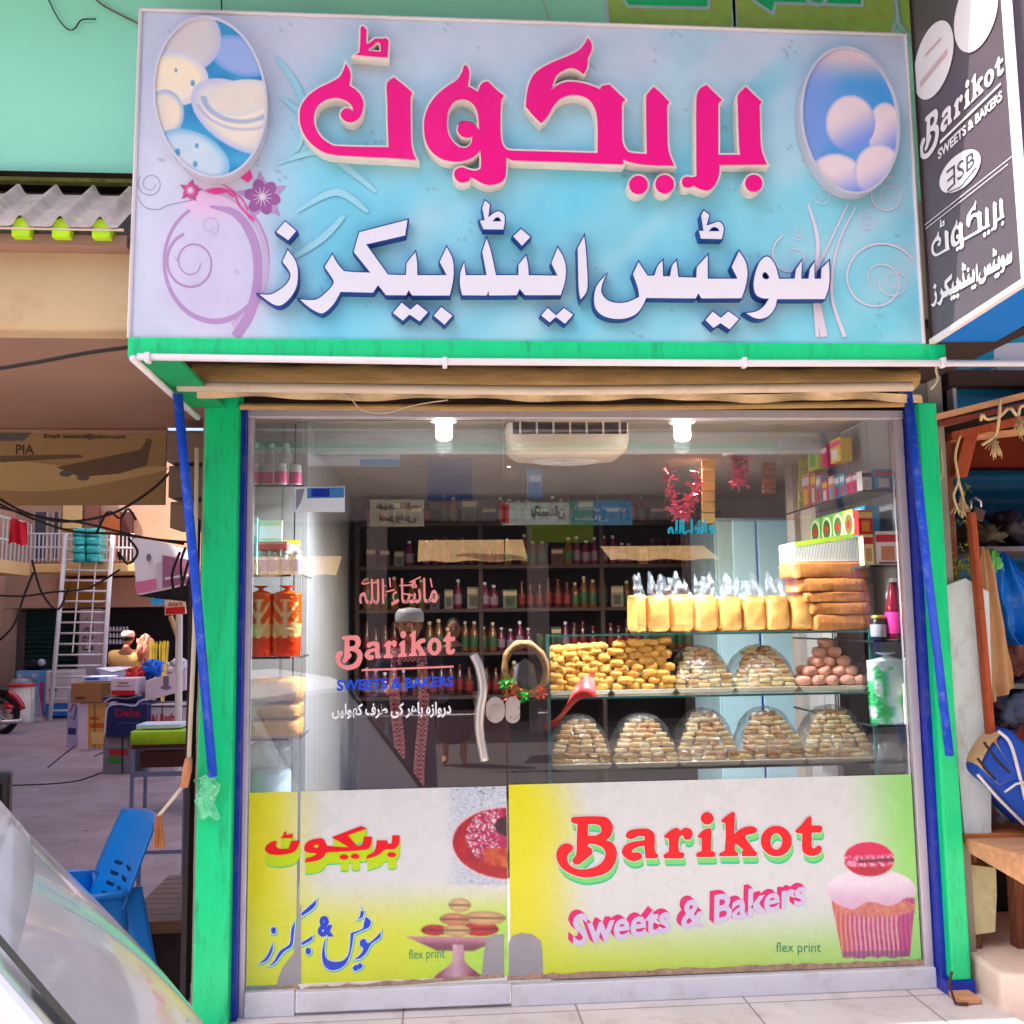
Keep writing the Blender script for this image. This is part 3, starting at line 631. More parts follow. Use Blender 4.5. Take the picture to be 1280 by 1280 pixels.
mb.build('board', [m_board, m_frameL], sg, colors=colarr(mb, cols))
e = MB(); e.tube([P(176, 12, YS-.003), P(640, 27, YS-.003), P(1133, 44, YS-.003)], .006, 6); e.tube([P(176, 12, YS-.003), P(161, 422, YS-.003)], .006, 6); e.tube([P(1132, 45, YS-.003), P(1155, 430, YS-.003)], .006, 6)
e.build('edge_strip', mat('cream_edge', (216, 208, 214), .5, var=.1), sg)
# printed ornaments
def inkm(n, c): return mat('ornament_ink_'+n, c, .4, var=.06)
om = [inkm('mauve', (176, 140, 190)), inkm('pale_mauve', (190, 170, 206)), inkm('plum', (150, 84, 150)), inkm('rose', (206, 60, 140)), inkm('blush', (216, 204, 222)), inkm('grey', (140, 150, 176)), inkm('pale_aqua', (150, 208, 228)), inkm('hot', (226, 60, 150))]
ob = MB(); yo = [YS-.0008]
def orn(l, k): yo[0] -= .00004; ob.prism([l], onY(yo[0]), None, k)
orn(spiral(268, 326, 62, 66, R(-120), -.80, 3, 8, sy=1.18), 0); orn(spiral(250, 330, 82, 84, R(60), -.42, 10, 2, sy=1.1), 1)
orn(stroke(openc([(262, 258), (296, 268), (318, 304), (322, 350), (312, 392), (294, 421)]), [2, 3, 5, 6, 8, 9, 10, 10, 10, 11, 11, 11, 11, 11, 11, 11, 11, 11, 11, 12, 12, 12, 12, 12, 12, 12, 12, 12, 12, 12, 12]), 0)
orn(spiral(240, 328, 10, 34, R(0), 1.7, 1, 3, sy=1.1), 0); orn(spiral(188, 230, 6, 16, 0, 1.6, .6, 1.2), 5); orn(stroke(openc([(172, 245), (180, 258), (196, 262), (212, 256), (240, 250)]), 1), 5); orn(spiral(262, 282, 5, 12, 0, 1.2, .5, 1), 1)
def flower(cx, cy, r, a0, kp, kb, kc):
    for i in range(5): a = a0+i*1.2566+.63; orn([(cx+r*1.45*math.cos(a), cy+r*1.45*math.sin(a)), (cx+r*.8*math.cos(a+.38), cy+r*.8*math.sin(a+.38)), (cx, cy), (cx+r*.8*math.cos(a-.38), cy+r*.8*math.sin(a-.38))], kb)
    for i in range(6): a = a0+i*1.0472; orn(ell(cx+r*.58*math.cos(a), cy+r*.58*math.sin(a), r*.42, r*.33, 14, a), kp)
    for i in range(12): a = a0+i*.5236; orn(stroke([(cx, cy), (cx+r*.55*math.cos(a), cy+r*.55*math.sin(a))], [1.6, .4]), kc)
flower(328, 246, 23, .2, 2, 0, 4); flower(238, 238, 10.5, .5, 3, 2, 4)
for p in ([(262, 236), (290, 240), (300, 258), (318, 276)], [(278, 230), (300, 246), (310, 262)], [(256, 238), (276, 236), (292, 246)]): orn(stroke(openc(p), [1+i*.12 for i in range(len(openc(p)))]), 7)
orn([(257, 240), (272, 235), (283, 240), (270, 243)], 7); orn([(300, 222), (310, 205), (316, 222), (310, 228)], 7)
ob.build('printed_ornament', om, sg); ob = MB()
for cx, cy, r0, r1, a, t, w in [(1110, 245, 4, 24, 0, 1.8, 2), (1085, 276, 3, 12, 1, 1.5, 1.5), (1098, 350, 8, 50, 2.0, 1.6, 2.5), (1118, 352, 4, 20, 0, 1.5, 1.5), (1028, 244, 3, 12, 0, 1.5, 1.2), (990, 320, 4, 28, 3.1, 1.2, 2), (998, 292, 2, 8, 0, 1.4, 1.2)]: orn(spiral(cx, cy, r0, r1, a, t, w*.5, w, 50), 4)
for p, w in (([(1010, 255), (1022, 300), (1020, 360), (1030, 421)], 9), ([(1060, 255), (1034, 310), (1018, 350), (1022, 421)], 5), ([(1070, 258), (1046, 310), (1040, 370), (1056, 421)], 5)): q = openc(p); orn(stroke(q, [w*(.3+.7*i/len(q)) for i in range(len(q))]), 4)
ob.build('printed_ornament', om, sg); ob = MB()
for p in ([(345, 205), (400, 190), (440, 215), (470, 240)], [(350, 120), (380, 150), (370, 190)], [(370, 265), (420, 240), (460, 265)], [(352, 330), (400, 300), (430, 270)], [(345, 70), (372, 110), (390, 170)]): q = openc(p); orn(stroke(q, [3+6*math.sin(3.14*i/len(q)) for i in range(len(q))]), 6)
ob.build('printed_ornament', om, sg)
# raised letters: pink faces in white trays, and white faces in blue trays
m_pink = mat('pink_acrylic', (228, 0, 128), .35, var=.08, scale=1.6, spec=.2, dirt=.25, dirtc=(236, 70, 156), detail=2); m_tray = mat('cream_white_tray', (226, 214, 206), .45, var=.12, scale=9, dirt=.25, dirtc=(150, 120, 90))
m_white = mat('lilac_white_acrylic', (218, 216, 230), .3, var=.05, scale=3); m_bt = mat('blue_tray', (8, 56, 140), .4, var=.15, scale=10)
PINK = [[T('A 462,380* 495,440 500,500 488,555* 545,592 590,650 603,720 580,800 530,845 470,845 428,812 422,775 450,742 490,740 522,762* 510,715 460,675 385,655 310,668 250,705 215,760 207,830 222,900 265,970 340,1025 420,1042 805,1050* 797,850 795,700 788,570 800,525 845,490* 910,540 995,612* 980,645* 982,850 985,1000 1000,1090 1028,1150* 860,1138 600,1125 420,1115 310,1098 220,1050 150,980 105,890 92,800 105,720 160,640 240,580 340,530 410,490 440,440')],
        [T('A 580,95* 600,80 630,112* 625,205 640,222 665,205 700,180 750,182 785,178 805,200* 795,330* 690,325* 540,312* 570,290* 578,200'), T('A 640,265* 680,240 705,212 735,220 742,285* 690,282 645,278*')],
        [T('B 462,200* 485,230 490,290 478,370* 510,385 560,415* 575,370 600,340 640,330* 700,390 768,445* 745,480* 740,600 742,760 755,830 790,875 840,885* C 622,938* 622,720 605,620 560,550 490,520 420,518 350,545 300,600 260,670 212,722* 150,660 100,600* 105,530 120,450 150,380 200,330 290,280 400,235 480,195 530,140 552,100* 578,140 578,190 550,250* 550,290 540,330 520,365* 480,335 430,320 380,335 320,380 285,480* 330,445 400,420 490,425 570,445 640,475* 655,450 710,440* 760,490 825,550* 800,575* 800,800 805,860 825,905 860,935 980,945* 975,560 985,510 1030,455* 1090,510 1145,570* 1128,590* 1130,800 1140,930 1180,1030* 1000,1025 880,1010 808,985* 808,1022* 400,1005 0,992* B 785,940* 785,1040 775,1100 740,1140 660,1160 590,1145 530,1110 495,1095* 490,1125 440,1140 400,1130 370,1085 380,1040 430,1018 480,1035 540,1045 580,1030* 585,980 578,880* 530,930 450,965 370,972 280,955 200,905 150,830 130,740 130,640 160,540 220,450 300,380 390,320 430,260 445,210'),
         T('B 570,720* 562,620 540,540 490,490 430,475 370,495 325,560 312,640 318,730 350,800 410,855 465,860 505,825 515,770* 480,782 430,770 398,730 405,680 440,655 490,658 540,685')],
        [ell(798.1, 231.1, 11.7, n=20)], [ell(830.8, 230.2, 11.7, n=20)],
        [T('D 660,230* 720,290 785,350* 755,378* 755,790* 930,790* 920,700 910,400 915,310 975,245* 1040,310 1100,365* 1085,395* 1090,600 1100,750 1145,868* 760,872* 765,900 755,970 720,1040 670,1075 610,1065 555,1038* 530,1050 490,1050 465,1025 468,985 500,965 545,970 580,960* 578,800 578,400 585,310 610,260')], [ell(942.2, 229, 10.8, n=20)]]
WHITE = [[T('E 298,172* 385,248* 322,322* 225,255*')], [T('E 318,400* 370,470 395,540 398,620 385,700 340,780 270,840 210,838 150,800 90,755* 180,755 250,720 310,670 340,610 325,560 275,495*')],
         [T('E 675,435* 710,500 750,550 790,572 980,582* 845,415* 890,258* F 252,222* 232,348* E 945,355* 1120,597* F 240,665* 245,570* 315,480* 328,560 330,665* 565,665* 510,560* 565,440* 610,530 622,640 610,740 590,828* 290,828* 262,785* 240,826* E 1104,761* 1040,680* 1000,742* 740,735* 700,810 650,870 600,905 560,900 490,860 415,795* 500,800 560,790 630,735 670,690 685,650 650,590 612,535*')],
         [T('F 205,885* 275,942* 330,895* 415,962* 350,1035* 268,980* 215,1030* 135,968*')], [T('F 522,920* 612,990* 548,1062* 462,990*')],
         [T('F 870,68* 912,100* 898,205* 940,170 985,155 1025,185 1030,235 1020,300* 860,298* 830,230* 870,225* 850,130*'), T('F 930,235* 960,205 985,205 1003,235*')],
         [T('F 705,560* 718,665* 885,665* 850,480* 885,370* 920,480 960,665* 1140,665* 1140,580* 1200,510* 1215,580 G 122,547* 330,550* 287,460* 332,345* 375,420 392,500 385,590 355,692* 95,692* 55,645* 35,692* F 905,828* 900,790* 885,828* 690,826* 672,740 678,640')],
         [T('F 1160,295* 1235,360* 1168,430* 1098,355*')], [T('G 525,262* 540,400 548,640 500,725* 485,640 478,350*')], [T('G 260,785* 320,840* 378,785* 445,835* 385,900* 318,850* 275,890* 212,840*')],
         [T('G 690,535* 660,600 650,670 690,725 760,748 840,742 925,705* 915,640 880,540* 920,450* 985,550* 1035,550* 1060,480 1095,440* 1098,555* 1150,555* 1165,480 1195,440* H 48,587* 185,592* 190,510* 272,420* 272,600* 500,600* 455,510* 510,390* 560,470 575,560 560,660 530,748* 225,750* 200,710* 180,750* G 975,712* 950,770 900,830 820,862 730,862 650,835 605,780 598,700 620,620')],
         [T('H 725,430 775,475 800,540 815,600* 935,600* 945,530* 990,460* 985,600* 1040,600* 1050,530* 1085,470* 1085,600* 1135,600* 1140,520* 1195,465* 1200,560 1195,660 1165,755* 800,755* 785,820 740,880 680,905 620,895 565,862* 640,850 700,810 740,750* 690,748 640,720 622,650 635,560 670,470'), T('H 690,560* 715,550 745,590* 720,605 690,590')],
         [T('H 310,850* 372,898* 430,848* 510,905* 440,985* 370,938* 315,975* 255,915*')], [T('H 242,80* 285,115* 262,195* 310,180 355,165 390,195 392,240 380,298* 220,295* 205,235* 240,235* 222,120*'), T('H 278,238* 310,208 345,212 362,238*')]]
def raised(L, d, name, mf, mt, w, parent):
    Yf = YS-d; o, h = L[0], L[1:]
    mb = MB(); fr_ = onY(Yf)
    def bk(x, y): p = P(x, y, Yf); return (p[0], YS-.001, p[2])
    mb.prism(grow_safe(L, w), fr_, bk, 1, 1); mb.prism([o]+h, onY(Yf-.002), onY(Yf+.001), 0, 0)
    return mb.build(name, [mf, mt], parent)
for L in PINK: raised(L, .042, 'letter', m_pink, m_tray, 2.1, sg)
for L in WHITE: raised(L, .032, 'letter', m_white, m_bt, 1.5, sg)
# oval framed pictures
def oval(cx, cy, rx, ry, rot, art, d):
    Yf = YS-d; mb = MB(); o = ell(cx, cy, rx, ry, 64, rot); i = ell(cx, cy, rx-3, ry-3, 64, rot)
    def bk(x, y): p = P(x, y, Yf); return (p[0], YS-.001, p[2])
    mb.prism([o, i], onY(Yf), bk, 0, 0); r_ = mb.build('oval_frame', m_frameL, sg)
    mb = MB(); cols = {}; nr, na = 88, 300; f = onY(Yf+.006); vs = []; c, s = math.cos(rot), math.sin(rot)
    for j in range(nr+1):
        for a in range(na):
            w = 2*math.pi*a/na; q = j/nr; x, y = (rx-2.5)*q*math.cos(w), (ry-2.5)*q*math.sin(w); px, py = cx+x*c-y*s, cy+x*s+y*c
            cols[len(vs)] = aa(art, px, py, .35); vs.append(f(px, py))
    mb.add(vs, [[j*na+a, j*na+(a+1) % na, (j+1)*na+(a+1) % na, (j+1)*na+a] for j in range(nr) for a in range(na)])
    mb.build('picture', matv('faded_photo_print', .4, var=.04), r_, colors=colarr(mb, cols))
def cookies(px, py):
    c = mixc((20, 120, 180), (60, 160, 206), vn(px*.05, py*.05))
    def blob(cx, cy, rx, ry, rot, a, b, lo=0):
        nonlocal c
        x, y = px-cx, py-cy; cs, sn = math.cos(rot), math.sin(rot); e = ((x*cs+y*sn)/rx)**2+((-x*sn+y*cs)/ry)**2
        if e < 1: c = mixc(a, b, sstep(.45, 1, e)*.8+.25*vn(px*.06, py*.06, 3))
    blob(300, 70, 40, 24, .35, (150, 170, 222), (100, 150, 214)); blob(238, 50, 38, 40, .4, (206, 196, 196), (176, 182, 214)); blob(216, 98, 45, 34, .15, (240, 222, 190), (190, 196, 222)); blob(206, 142, 24, 30, 0, (236, 214, 190), (140, 170, 214))
    blob(240, 196, 50, 31, .45, (206, 214, 226), (120, 180, 216)); blob(300, 146, 68, 38, .55, (236, 220, 196), (180, 186, 218)); blob(300, 122, 46, 22, -.15, (222, 210, 196), (206, 206, 210))
    e = inell(px, py, 302, 118, 48, 34)
    if abs(e-1) < .16 and py > 120: c = mixc(c, (120, 150, 206), .6)
    if abs(inell(px, py, 305, 112, 62, 50)-1) < .07 and py > 130: c = mixc(c, (150, 160, 210), .6)
    for a, b, r in ((241, 104, 3), (220, 88, 2), (246, 182, 2.5), (222, 190, 3.5), (244, 205, 3)):
        if inell(px, py, a, b, r, r*1.3) < 1: c = mixc(c, (40, 130, 190), .75)
    return c
def sweets(px, py):
    c = mixc((30, 140, 206), (150, 160, 226), sstep(120, 190, px+py*.3-20)*.2+.5*vn(px*.03, py*.03, 4)); c = mixc(c, (216, 190, 196), sstep(110, 66, py)); c = mixc(c, (150, 150, 220), .5*sstep(1050, 1010, px))
    for cx, cy, rx, ry in ((1106, 164, 22, 36), (1044, 226, 36, 34), (1098, 214, 30, 34), (1063, 154, 31, 35)):
        e = inell(px, py, cx, cy, rx, ry)
        if e < 1: s = ((px-cx)/rx*.5+(py-cy)/ry); c = mixc((226, 206, 214), (110, 140, 222), sstep(-.4, 1.1, s)); c = mixc(c, (120, 150, 220), .5*sstep(.75, 1, e))
    return c
oval(262.5, 121, 71, 102, R(-7), cookies, .045); oval(1063, 150, 61.5, 93, R(-8), sweets, .045)
# ------------------------------------------------------------------ projecting side sign
ux = np.array([-math.sin(R(3.8)), -math.cos(R(3.8)), 0]); nx_ = np.array([-ux[1], ux[0], 0]); nx_ = nx_ if nx_[0] < 0 else -nx_
A0 = np.array([P(1134, 46, YS)[0]+.012, YS-.01, 0])
def side(px, py, d=0.0): return onplane(px, py, A0+nx_*d, nx_)
zlo, zhi = side(1157, 430)[2], side(1135, 45)[2]+.9; pe = side(1268, 200); Ls = float((pe-A0) @ ux)
ps = thing('projecting_sign', 'tall dark grey box sign with white lettering jutting out beside the lilac shop sign', 'sign', A0+np.array([0, 0, zlo]))
m_black = mat('charcoal_vinyl', (88, 78, 86), .35, var=.15, scale=3, dirt=.25, dirtc=(60, 56, 90)); m_sw = mat('white_vinyl_print', (232, 228, 232), .4, var=.05)
def sbox(a0, a1, t0, t1, z0, z1, mb, k=0):
    def q(a, t, z): return tuple(A0+ux*a-nx_*t+np.array([0, 0, z]))
    mb.hexa([q(a0, t0, z0), q(a1, t0, z0), q(a1, t1, z0), q(a0, t1, z0)], [q(a0, t0, z1), q(a1, t0, z1), q(a1, t1, z1), q(a0, t1, z1)], k); return mb
sbox(0, Ls, .001, .20, zlo+.004, zhi, MB()).build('panel', m_black, ps)
fb = MB(); sbox(0, Ls+.02, -.006, .012, zlo-.012, zlo+.003, fb); sbox(Ls+.002, Ls+.022, -.006, .012, zlo+.004, zhi, fb); sbox(0, .010, -.004, .0, zlo+.004, zhi, fb, 1); fb.build('frame', [mat('white_metal_frame', (224, 214, 224), .4, var=.08, dirt=.2), m_dark], ps)
sbox(.002, Ls, .014, .20, zlo-.006, zlo+.003, MB()).build('underside', mat('blue_underside', (6, 110, 196), .45, var=.12, scale=2, stretch=(1, 6, 1)), ps)
wb = MB(); fs_ = lambda d: (lambda x, y: side(x, y, d))
WM = [m_sw, mat('sign_grey_line', (70, 66, 84), .5), mat('faint_red_print', (206, 180, 180), .5)]
wb.prism([ell(1167, 75, 22, 51, 40, R(15))], fs_(.002), None, 0); wb.prism([ell(1220, 15, 25, 52, 40, R(15))], fs_(.002), None, 0)
for t_ in ((1150, 102, 1184, 60, 8), (1156, 68, 1176, 46, 4)): wb.prism([[(t_[0], t_[1]), (t_[2], t_[3]), (t_[2], t_[3]+t_[4]), (t_[0], t_[1]+t_[4])]], fs_(.003), None, 2)
qf = qmap(((1151, 147), (1253, 64), (1256, 103), (1149, 208)))
for L in BARIKOT: wb.prism([[qf(*p) for p in l] for l in L], fs_(.002), None, 0)
wb.prism([[(1175, 176), (1251, 103), (1251, 106), (1175, 180)]], fs_(.002), None, 0)
letter(wb, 'SWEETS & BAKERS', ((1172, 188), (1252, 112), (1253, 124), (1173, 200)), fs_(.002), 0, .03)
wb.prism([ell(1200, 214, 33, 18, 36, R(-48))], fs_(.002), None, 0)
letter(wb, 'ƎSB', ((1183, 214), (1218, 186), (1218, 206), (1184, 240)), fs_(.003), 1, .0); wb.prism([stroke([(1184, 241), (1200, 234), (1220, 209)], 1.2)], fs_(.0034), None, 1)
sxy = lambda l, q: [q(*p) for p in l]
def q2map(q, bx0, by0, bx1, by1):
    tl, tr, br, bl = [np.array(p, float) for p in q]
    return lambda x, y: tuple((tl*(1-(x-bx0)/(bx1-bx0))+tr*(x-bx0)/(bx1-bx0))*(1-(y-by0)/(by1-by0))+(bl*(1-(x-bx0)/(bx1-bx0))+br*(x-bx0)/(bx1-bx0))*(y-by0)/(by1-by0))
q1 = q2map(((1163, 282), (1254, 224), (1256, 282), (1165, 338)), 374, 32, 959, 246)
for L in PINK: wb.prism([sxy(l, q1) for l in L], fs_(.002), None, 0)
q1 = q2map(((1163, 350), (1264, 294), (1266, 338), (1164, 394)), 320, 246, 1040, 418)
for L in WHITE: wb.prism([sxy(l, q1) for l in grow_safe(L, 2.4)], fs_(.002), None, 0)
for a, b in (((1155, 282), (1278, 185)), ((1157, 286), (1260, 205))): wb.prism([stroke([a, b], .8)], fs_(.0025), None, 0)
wb.build('lettering', WM, ps)
# ------------------------------------------------------------------ upper green billboard
YB = -.55
bbd = thing('billboard', 'long mint green billboard above the shop with faded yellow-green Urdu lettering', 'billboard', P(80, 225, YB))
m_mint = mat('mint_vinyl', (150, 240, 208), .3, var=.16, scale=.9, spec=.5, bump=.12, detail=2)
z0 = P(80, 224, YB)[2]; bb = MB(); bb.box(-4.2, 6, YB, YB+.03, z0, 3.70); bb.build('panel', m_mint, bbd)
MB().box(-4.2, -.9, YB-.012, YB+.02, z0-.012, z0+.004).build('bottom_rail', mat('rotten_batten', (150, 160, 90), .8, var=.5, scale=20, dirt=.6), bbd)
lb = MB(); f = onY(YB-.002); f2 = onY(YB-.003); f3 = onY(YB-.004)
lm = [mat('pale_outline_vinyl', (176, 214, 226), .4, var=.08), mat('yellow_green_vinyl', (160, 206, 100), .45, var=.2, scale=14, dirt=.6, dirtc=(206, 130, 70)), m_green]
for i, (o, h) in enumerate([([(758, -70), (760, 10), (764, 42), (905, 50), (915, 30), (912, -70)], [(780, -70), (778, -8), (786, 6), (884, 8), (888, -70)]), ([(916, -70), (922, 30), (920, 48), (1110, 60), (1118, 20), (1110, -70)], [(948, -70), (944, 0), (965, 14), (968, 2), (1076, 5), (1080, -70)])]):
    lb.prism([grow(o, 5)], f, None, 0); lb.prism([o], f2, None, 1); lb.prism([grow(h, 4)], f3, None, 0)
    lb.prism([h], onY(YB-.005), None, 2)
lb.prism([stroke(openc([(1000, -20), (1012, 2), (1030, 4), (1034, -20)]), 5)], onY(YB-.006), None, 0)
lb.prism([[(1120, -40), (1140, -40), (1170, 30), (1150, 56), (1128, 30)]], f2, None, 1); lb.prism([stroke([(1118, -40), (1122, 28), (1148, 58)], 4)], f3, None, 0)
lb.build('lettering', lm, bbd)
# white conduit pipes under the sign, cables
m_pipe = mat('white_pvc', (222, 218, 226), .35, var=.06, dirt=.12, dirtc=(200, 150, 90))
pp = thing('conduit_pipe', 'white plastic conduit pipe clipped along the foot of the lilac sign', 'pipe', P(700, 455, -.775))
Yp = -.775
MB().tube([P(172, 446, Yp), P(555, 452, Yp), P(930, 454, Yp), P(1300, 454, Yp)], .0105, 10).build('pipe', m_pipe, pp, smooth=True)
MB().tube([P(166, 448, Yp), np.array(P(166, 448, Yp))*[1, 0, 1]+[0, -.55, -.004], PX(247, 522, P(166, 448, Yp)[0]+.03)], .0105, 10).build('pipe', m_pipe, pp, smooth=True)
for x in (185, 556, 930, 1178): c = P(x, 448 if x < 300 else 454, Yp); MB().box(c[0]-.007, c[0]+.007, Yp-.014, Yp+.012, c[2]-.014, c[2]+.016).build('clip', m_pipe, pp, bevel=.002)
def cable(pts, r, m, label, Y=None, n=5, name='cable'):
    q = openc([P(*p) if len(p) == 3 else P(p[0], p[1], Y) for p in pts], n); return tag(MB().tube(q, r, 6).build(name, m, smooth=True), label, 'cable')
m_cab = mat('black_cable', (36, 30, 30), .6, var=.2); m_cw = mat('white_cord', (206, 190, 170), .7, var=.15)
cable([(178, 32), (150, 18), (128, 6), (112, -8)], .0028, mat('brown_cable', (110, 84, 74), .6), 'brown cable hanging down the billboard to the sign corner', YB-.01)
cable([(58, -6), (72, 22), (84, 36), (93, 36), (102, 25), (120, 24)], .0022, m_cab, 'thin black wire hooked over the mint billboard', YB-.01)
cable([(676, -8), (684, 16), (690, 32)], .002, m_cw, 'thin white string hanging above the middle of the sign', YB-.02)
cable([(276, -6), (277, 6), (277, 16)], .0025, m_cab, 'black wire stub above the left oval picture', YB-.02)
cable([(425, 490), (440, 500), (452, 512), (480, 516), (520, 506), (560, 500)], .0022, m_cw, 'white cord drooping below the rolled awning', -.40)
cable([(1172, 452), (1170, 462), (1172, 474), (1164, 486)], .004, m_cw, 'white cord hanging off the conduit above the right pillar', -.70)
# ================================================================== inside the shop
def px2(px0, py0, px1, py1, Y):
    a, b = P(px0, py1, Y), P(px1, py0, Y); return a[0], b[0], a[2], b[2]     # x0, x1, z0, z1
mg = glassmat('shelf_glass', .05, (248, 253, 251)); m_bulb = mat('lit_bulb', (255, 252, 244), .5, emit=14, var=0); m_wp = mat('white_plastic', (216, 214, 206), .4, var=.05)
m_bulbw = mat('warm_lit_bulb', (255, 226, 170), .5, emit=12, var=0)
def bulb(px, py, Y, r, label, warm=False, kind=0, power=9):
    c = P(px, py, Y); t = thing('ceiling_light', label, 'lamp', c)
    if kind == 0:
        MB().lathe(c, [(r*1.5, 2.213-c[2]), (r*1.5, r*1.5), (r*1.7, r*1.35), (r*1.5, r*1.2), (r*.7, r*1.2)], 20).build('lamp_base', m_wp, t, smooth=True)
        MB().lathe(c, [(.001, -r*1.0), (r*.8, -r*.92), (r, -r*.6), (r, r*1.0), (r*.8, r*1.2), (.001, r*1.2)], 20).build('bulb', m_bulbw if warm else m_bulb, t, smooth=True)
    else:
        MB().lathe(c, [(.001, -.3*r), (r*.7, -.25*r), (r, 0), (r*.9, .35*r), (.001, .36*r)], 20).build('bulb', m_bulbw if warm else m_bulb, t, smooth=True)
    l = bpy.data.lights.new('bulb_light', 'SPOT'); l.energy = power*10; l.spot_size = R(165); l.spot_blend = .6; l.shadow_soft_size = r; l.color = (1, .8, .55) if warm else (.9, .97, 1)
    o = bpy.data.objects.new('bulb_light', l); COL.objects.link(o); o.parent = t; o.location = (0, 0, -r*1.6)
bulb(555, 540, .11, .032, 'white bulb in a round base on the ceiling above the glass door', power=7)
bulb(853, 541, .11, .032, 'white bulb in a round base on the ceiling right of the fan', power=7)
bulb(636, 581, 1.2, .035, 'warm yellow bulb hanging deeper inside left of the fan', True, 1, 1.6); bulb(795, 578, 2.0, .04, 'small bluish bulb deep inside the shop below the fan', False, 1, 1.2); bulb(869, 565, 1.0, .035, 'flat warm lamp behind the right bulb', True, 1, 1.6)
# ceiling bracket fan
fx0, fx1, fz0, fz1 = px2(634, 527, 786, 576, .34); fc = ((fx0+fx1)/2, .42, 0)
fan = thing('ceiling_fan', 'cream box fan mounted under the shop ceiling', 'fan', (fc[0], fc[1], fz1)); m_fan = mat('ivory_plastic', (220, 204, 184), .45, var=.06)
hw = (fx1-fx0)/2
mb = MB()
def rbx(s, z, yy): return [(fc[0]+x*hw*s, fc[1]+y*yy, z) for x, y in [(math.copysign(abs(math.cos(a))**.35, math.cos(a)), math.copysign(abs(math.sin(a))**.35, math.sin(a))) for a in np.linspace(.01, 2*math.pi+.01, 40, endpoint=False)]]
zb_ = fz0+.014; zt_ = 2.205
rings = [rbx(.62, zb_, .09), rbx(.84, zb_+.008, .115), rbx(.97, zb_+.035, .13), rbx(1, zb_+.07, .135), rbx(1, zt_, .135)]
vs = [p for r_ in rings for p in r_]; mb.add(vs, [[j*40+i, j*40+(i+1) % 40, (j+1)*40+(i+1) % 40, (j+1)*40+i] for j in range(4) for i in range(40)]); mb.add(rings[0], [list(range(40))])
mb.build('housing', m_fan, fan, smooth=True)
gr = MB()
for k in range(36): a = k*math.pi/18; gr.tube([(fc[0]+.03*math.cos(a), fc[1]+.02*math.sin(a), zb_-.006), (fc[0]+.135*math.cos(a+.25), fc[1]+.085*math.sin(a+.25), zb_-.004)], .0022, 5)
for r_ in (.03, .085, .137): gr.tube([(fc[0]+r_*math.cos(a), fc[1]+r_*.64*math.sin(a), zb_-.005) for a in np.linspace(0, 6.2832, 36)], .003, 5)
gr.build('grille', m_wp, fan)
sl_ = MB()
for i in range(7): x = fx0+.05+(fx1-fx0-.10)*i/6; sl_.box(x-.004, x+.004, fc[1]-.141, fc[1]-.134, zb_+.085, zt_-.002)
sl_.box(fx0+.02, fx1-.02, fc[1]-.1372, fc[1]-.134, zb_+.088, zt_-.006, 1); sl_.build('louvre', [m_fan, m_dark], fan)
# ------------------------------------------------------------------ generic goods
MESHC = {}
def hue(rgb): return mat('c_%d_%d_%d' % rgb, rgb, .45, var=.06, scale=20)
def jar(x, y, z, h, r, body, label, cap, text, name='jar', cat='jar', group=None, neck=.45, lab=(.12, .62), caph=.16, sh=.74):
    t = thing(name, text, cat, (x, y, z), group); c = (x, y, z)
    MB().lathe(c, [(r*.92, 0), (r, h*.03), (r, h*sh), (r*.9, h*(sh+.04)), (r*neck, h*(1-caph)), (r*neck, h*(1-caph+.01))], 16).build('body', body, t, smooth=True)
    if label: MB().lathe(c, [(r*1.012, h*lab[0]), (r*1.02, h*lab[0]+.001), (r*1.02, h*lab[1]-.001), (r*1.012, h*lab[1])], 16).build('label', label, t, smooth=True)
    MB().lathe(c, [(r*neck*1.12, h*(1-caph)), (r*neck*1.15, h*(1-caph)+.002), (r*neck*1.12, h-.003), (r*neck*.9, h)], 14).build('cap', cap, t, smooth=True)
    return t
def carton(c, ax, ay, az, cols, text, name='carton', cat='box', group=None, top=None, parent=None):
    """printed box: front colour, a band, a blob and a bar in the pack's colours; ay is the half-axis pointing away from the viewer"""
    c, ax, ay, az = [np.asarray(q, float) for q in (c, ax, ay, az)]; mb = MB(); mb.obox(c, ax, ay, az, 0); n = -ay/np.linalg.norm(ay)*.0008
    def fr_(u, v, k): return tuple(c-ay+n*k+ax*u+az*v)
    for k, (u0, u1, v0, v1) in enumerate([(-.98, .98, .35, .80), (-.6, .55, -.75, .1), (-.85, .85, -.95, -.83)]):
        if k+1 < len(cols): mb.add([fr_(u0, v0, k+1), fr_(u1, v0, k+1), fr_(u1, v1, k+1), fr_(u0, v1, k+1)], [[0, 1, 2, 3]], k+1)
    o = mb.build(name, [hue(q) for q in cols], None); return tag(o, text, cat, group)
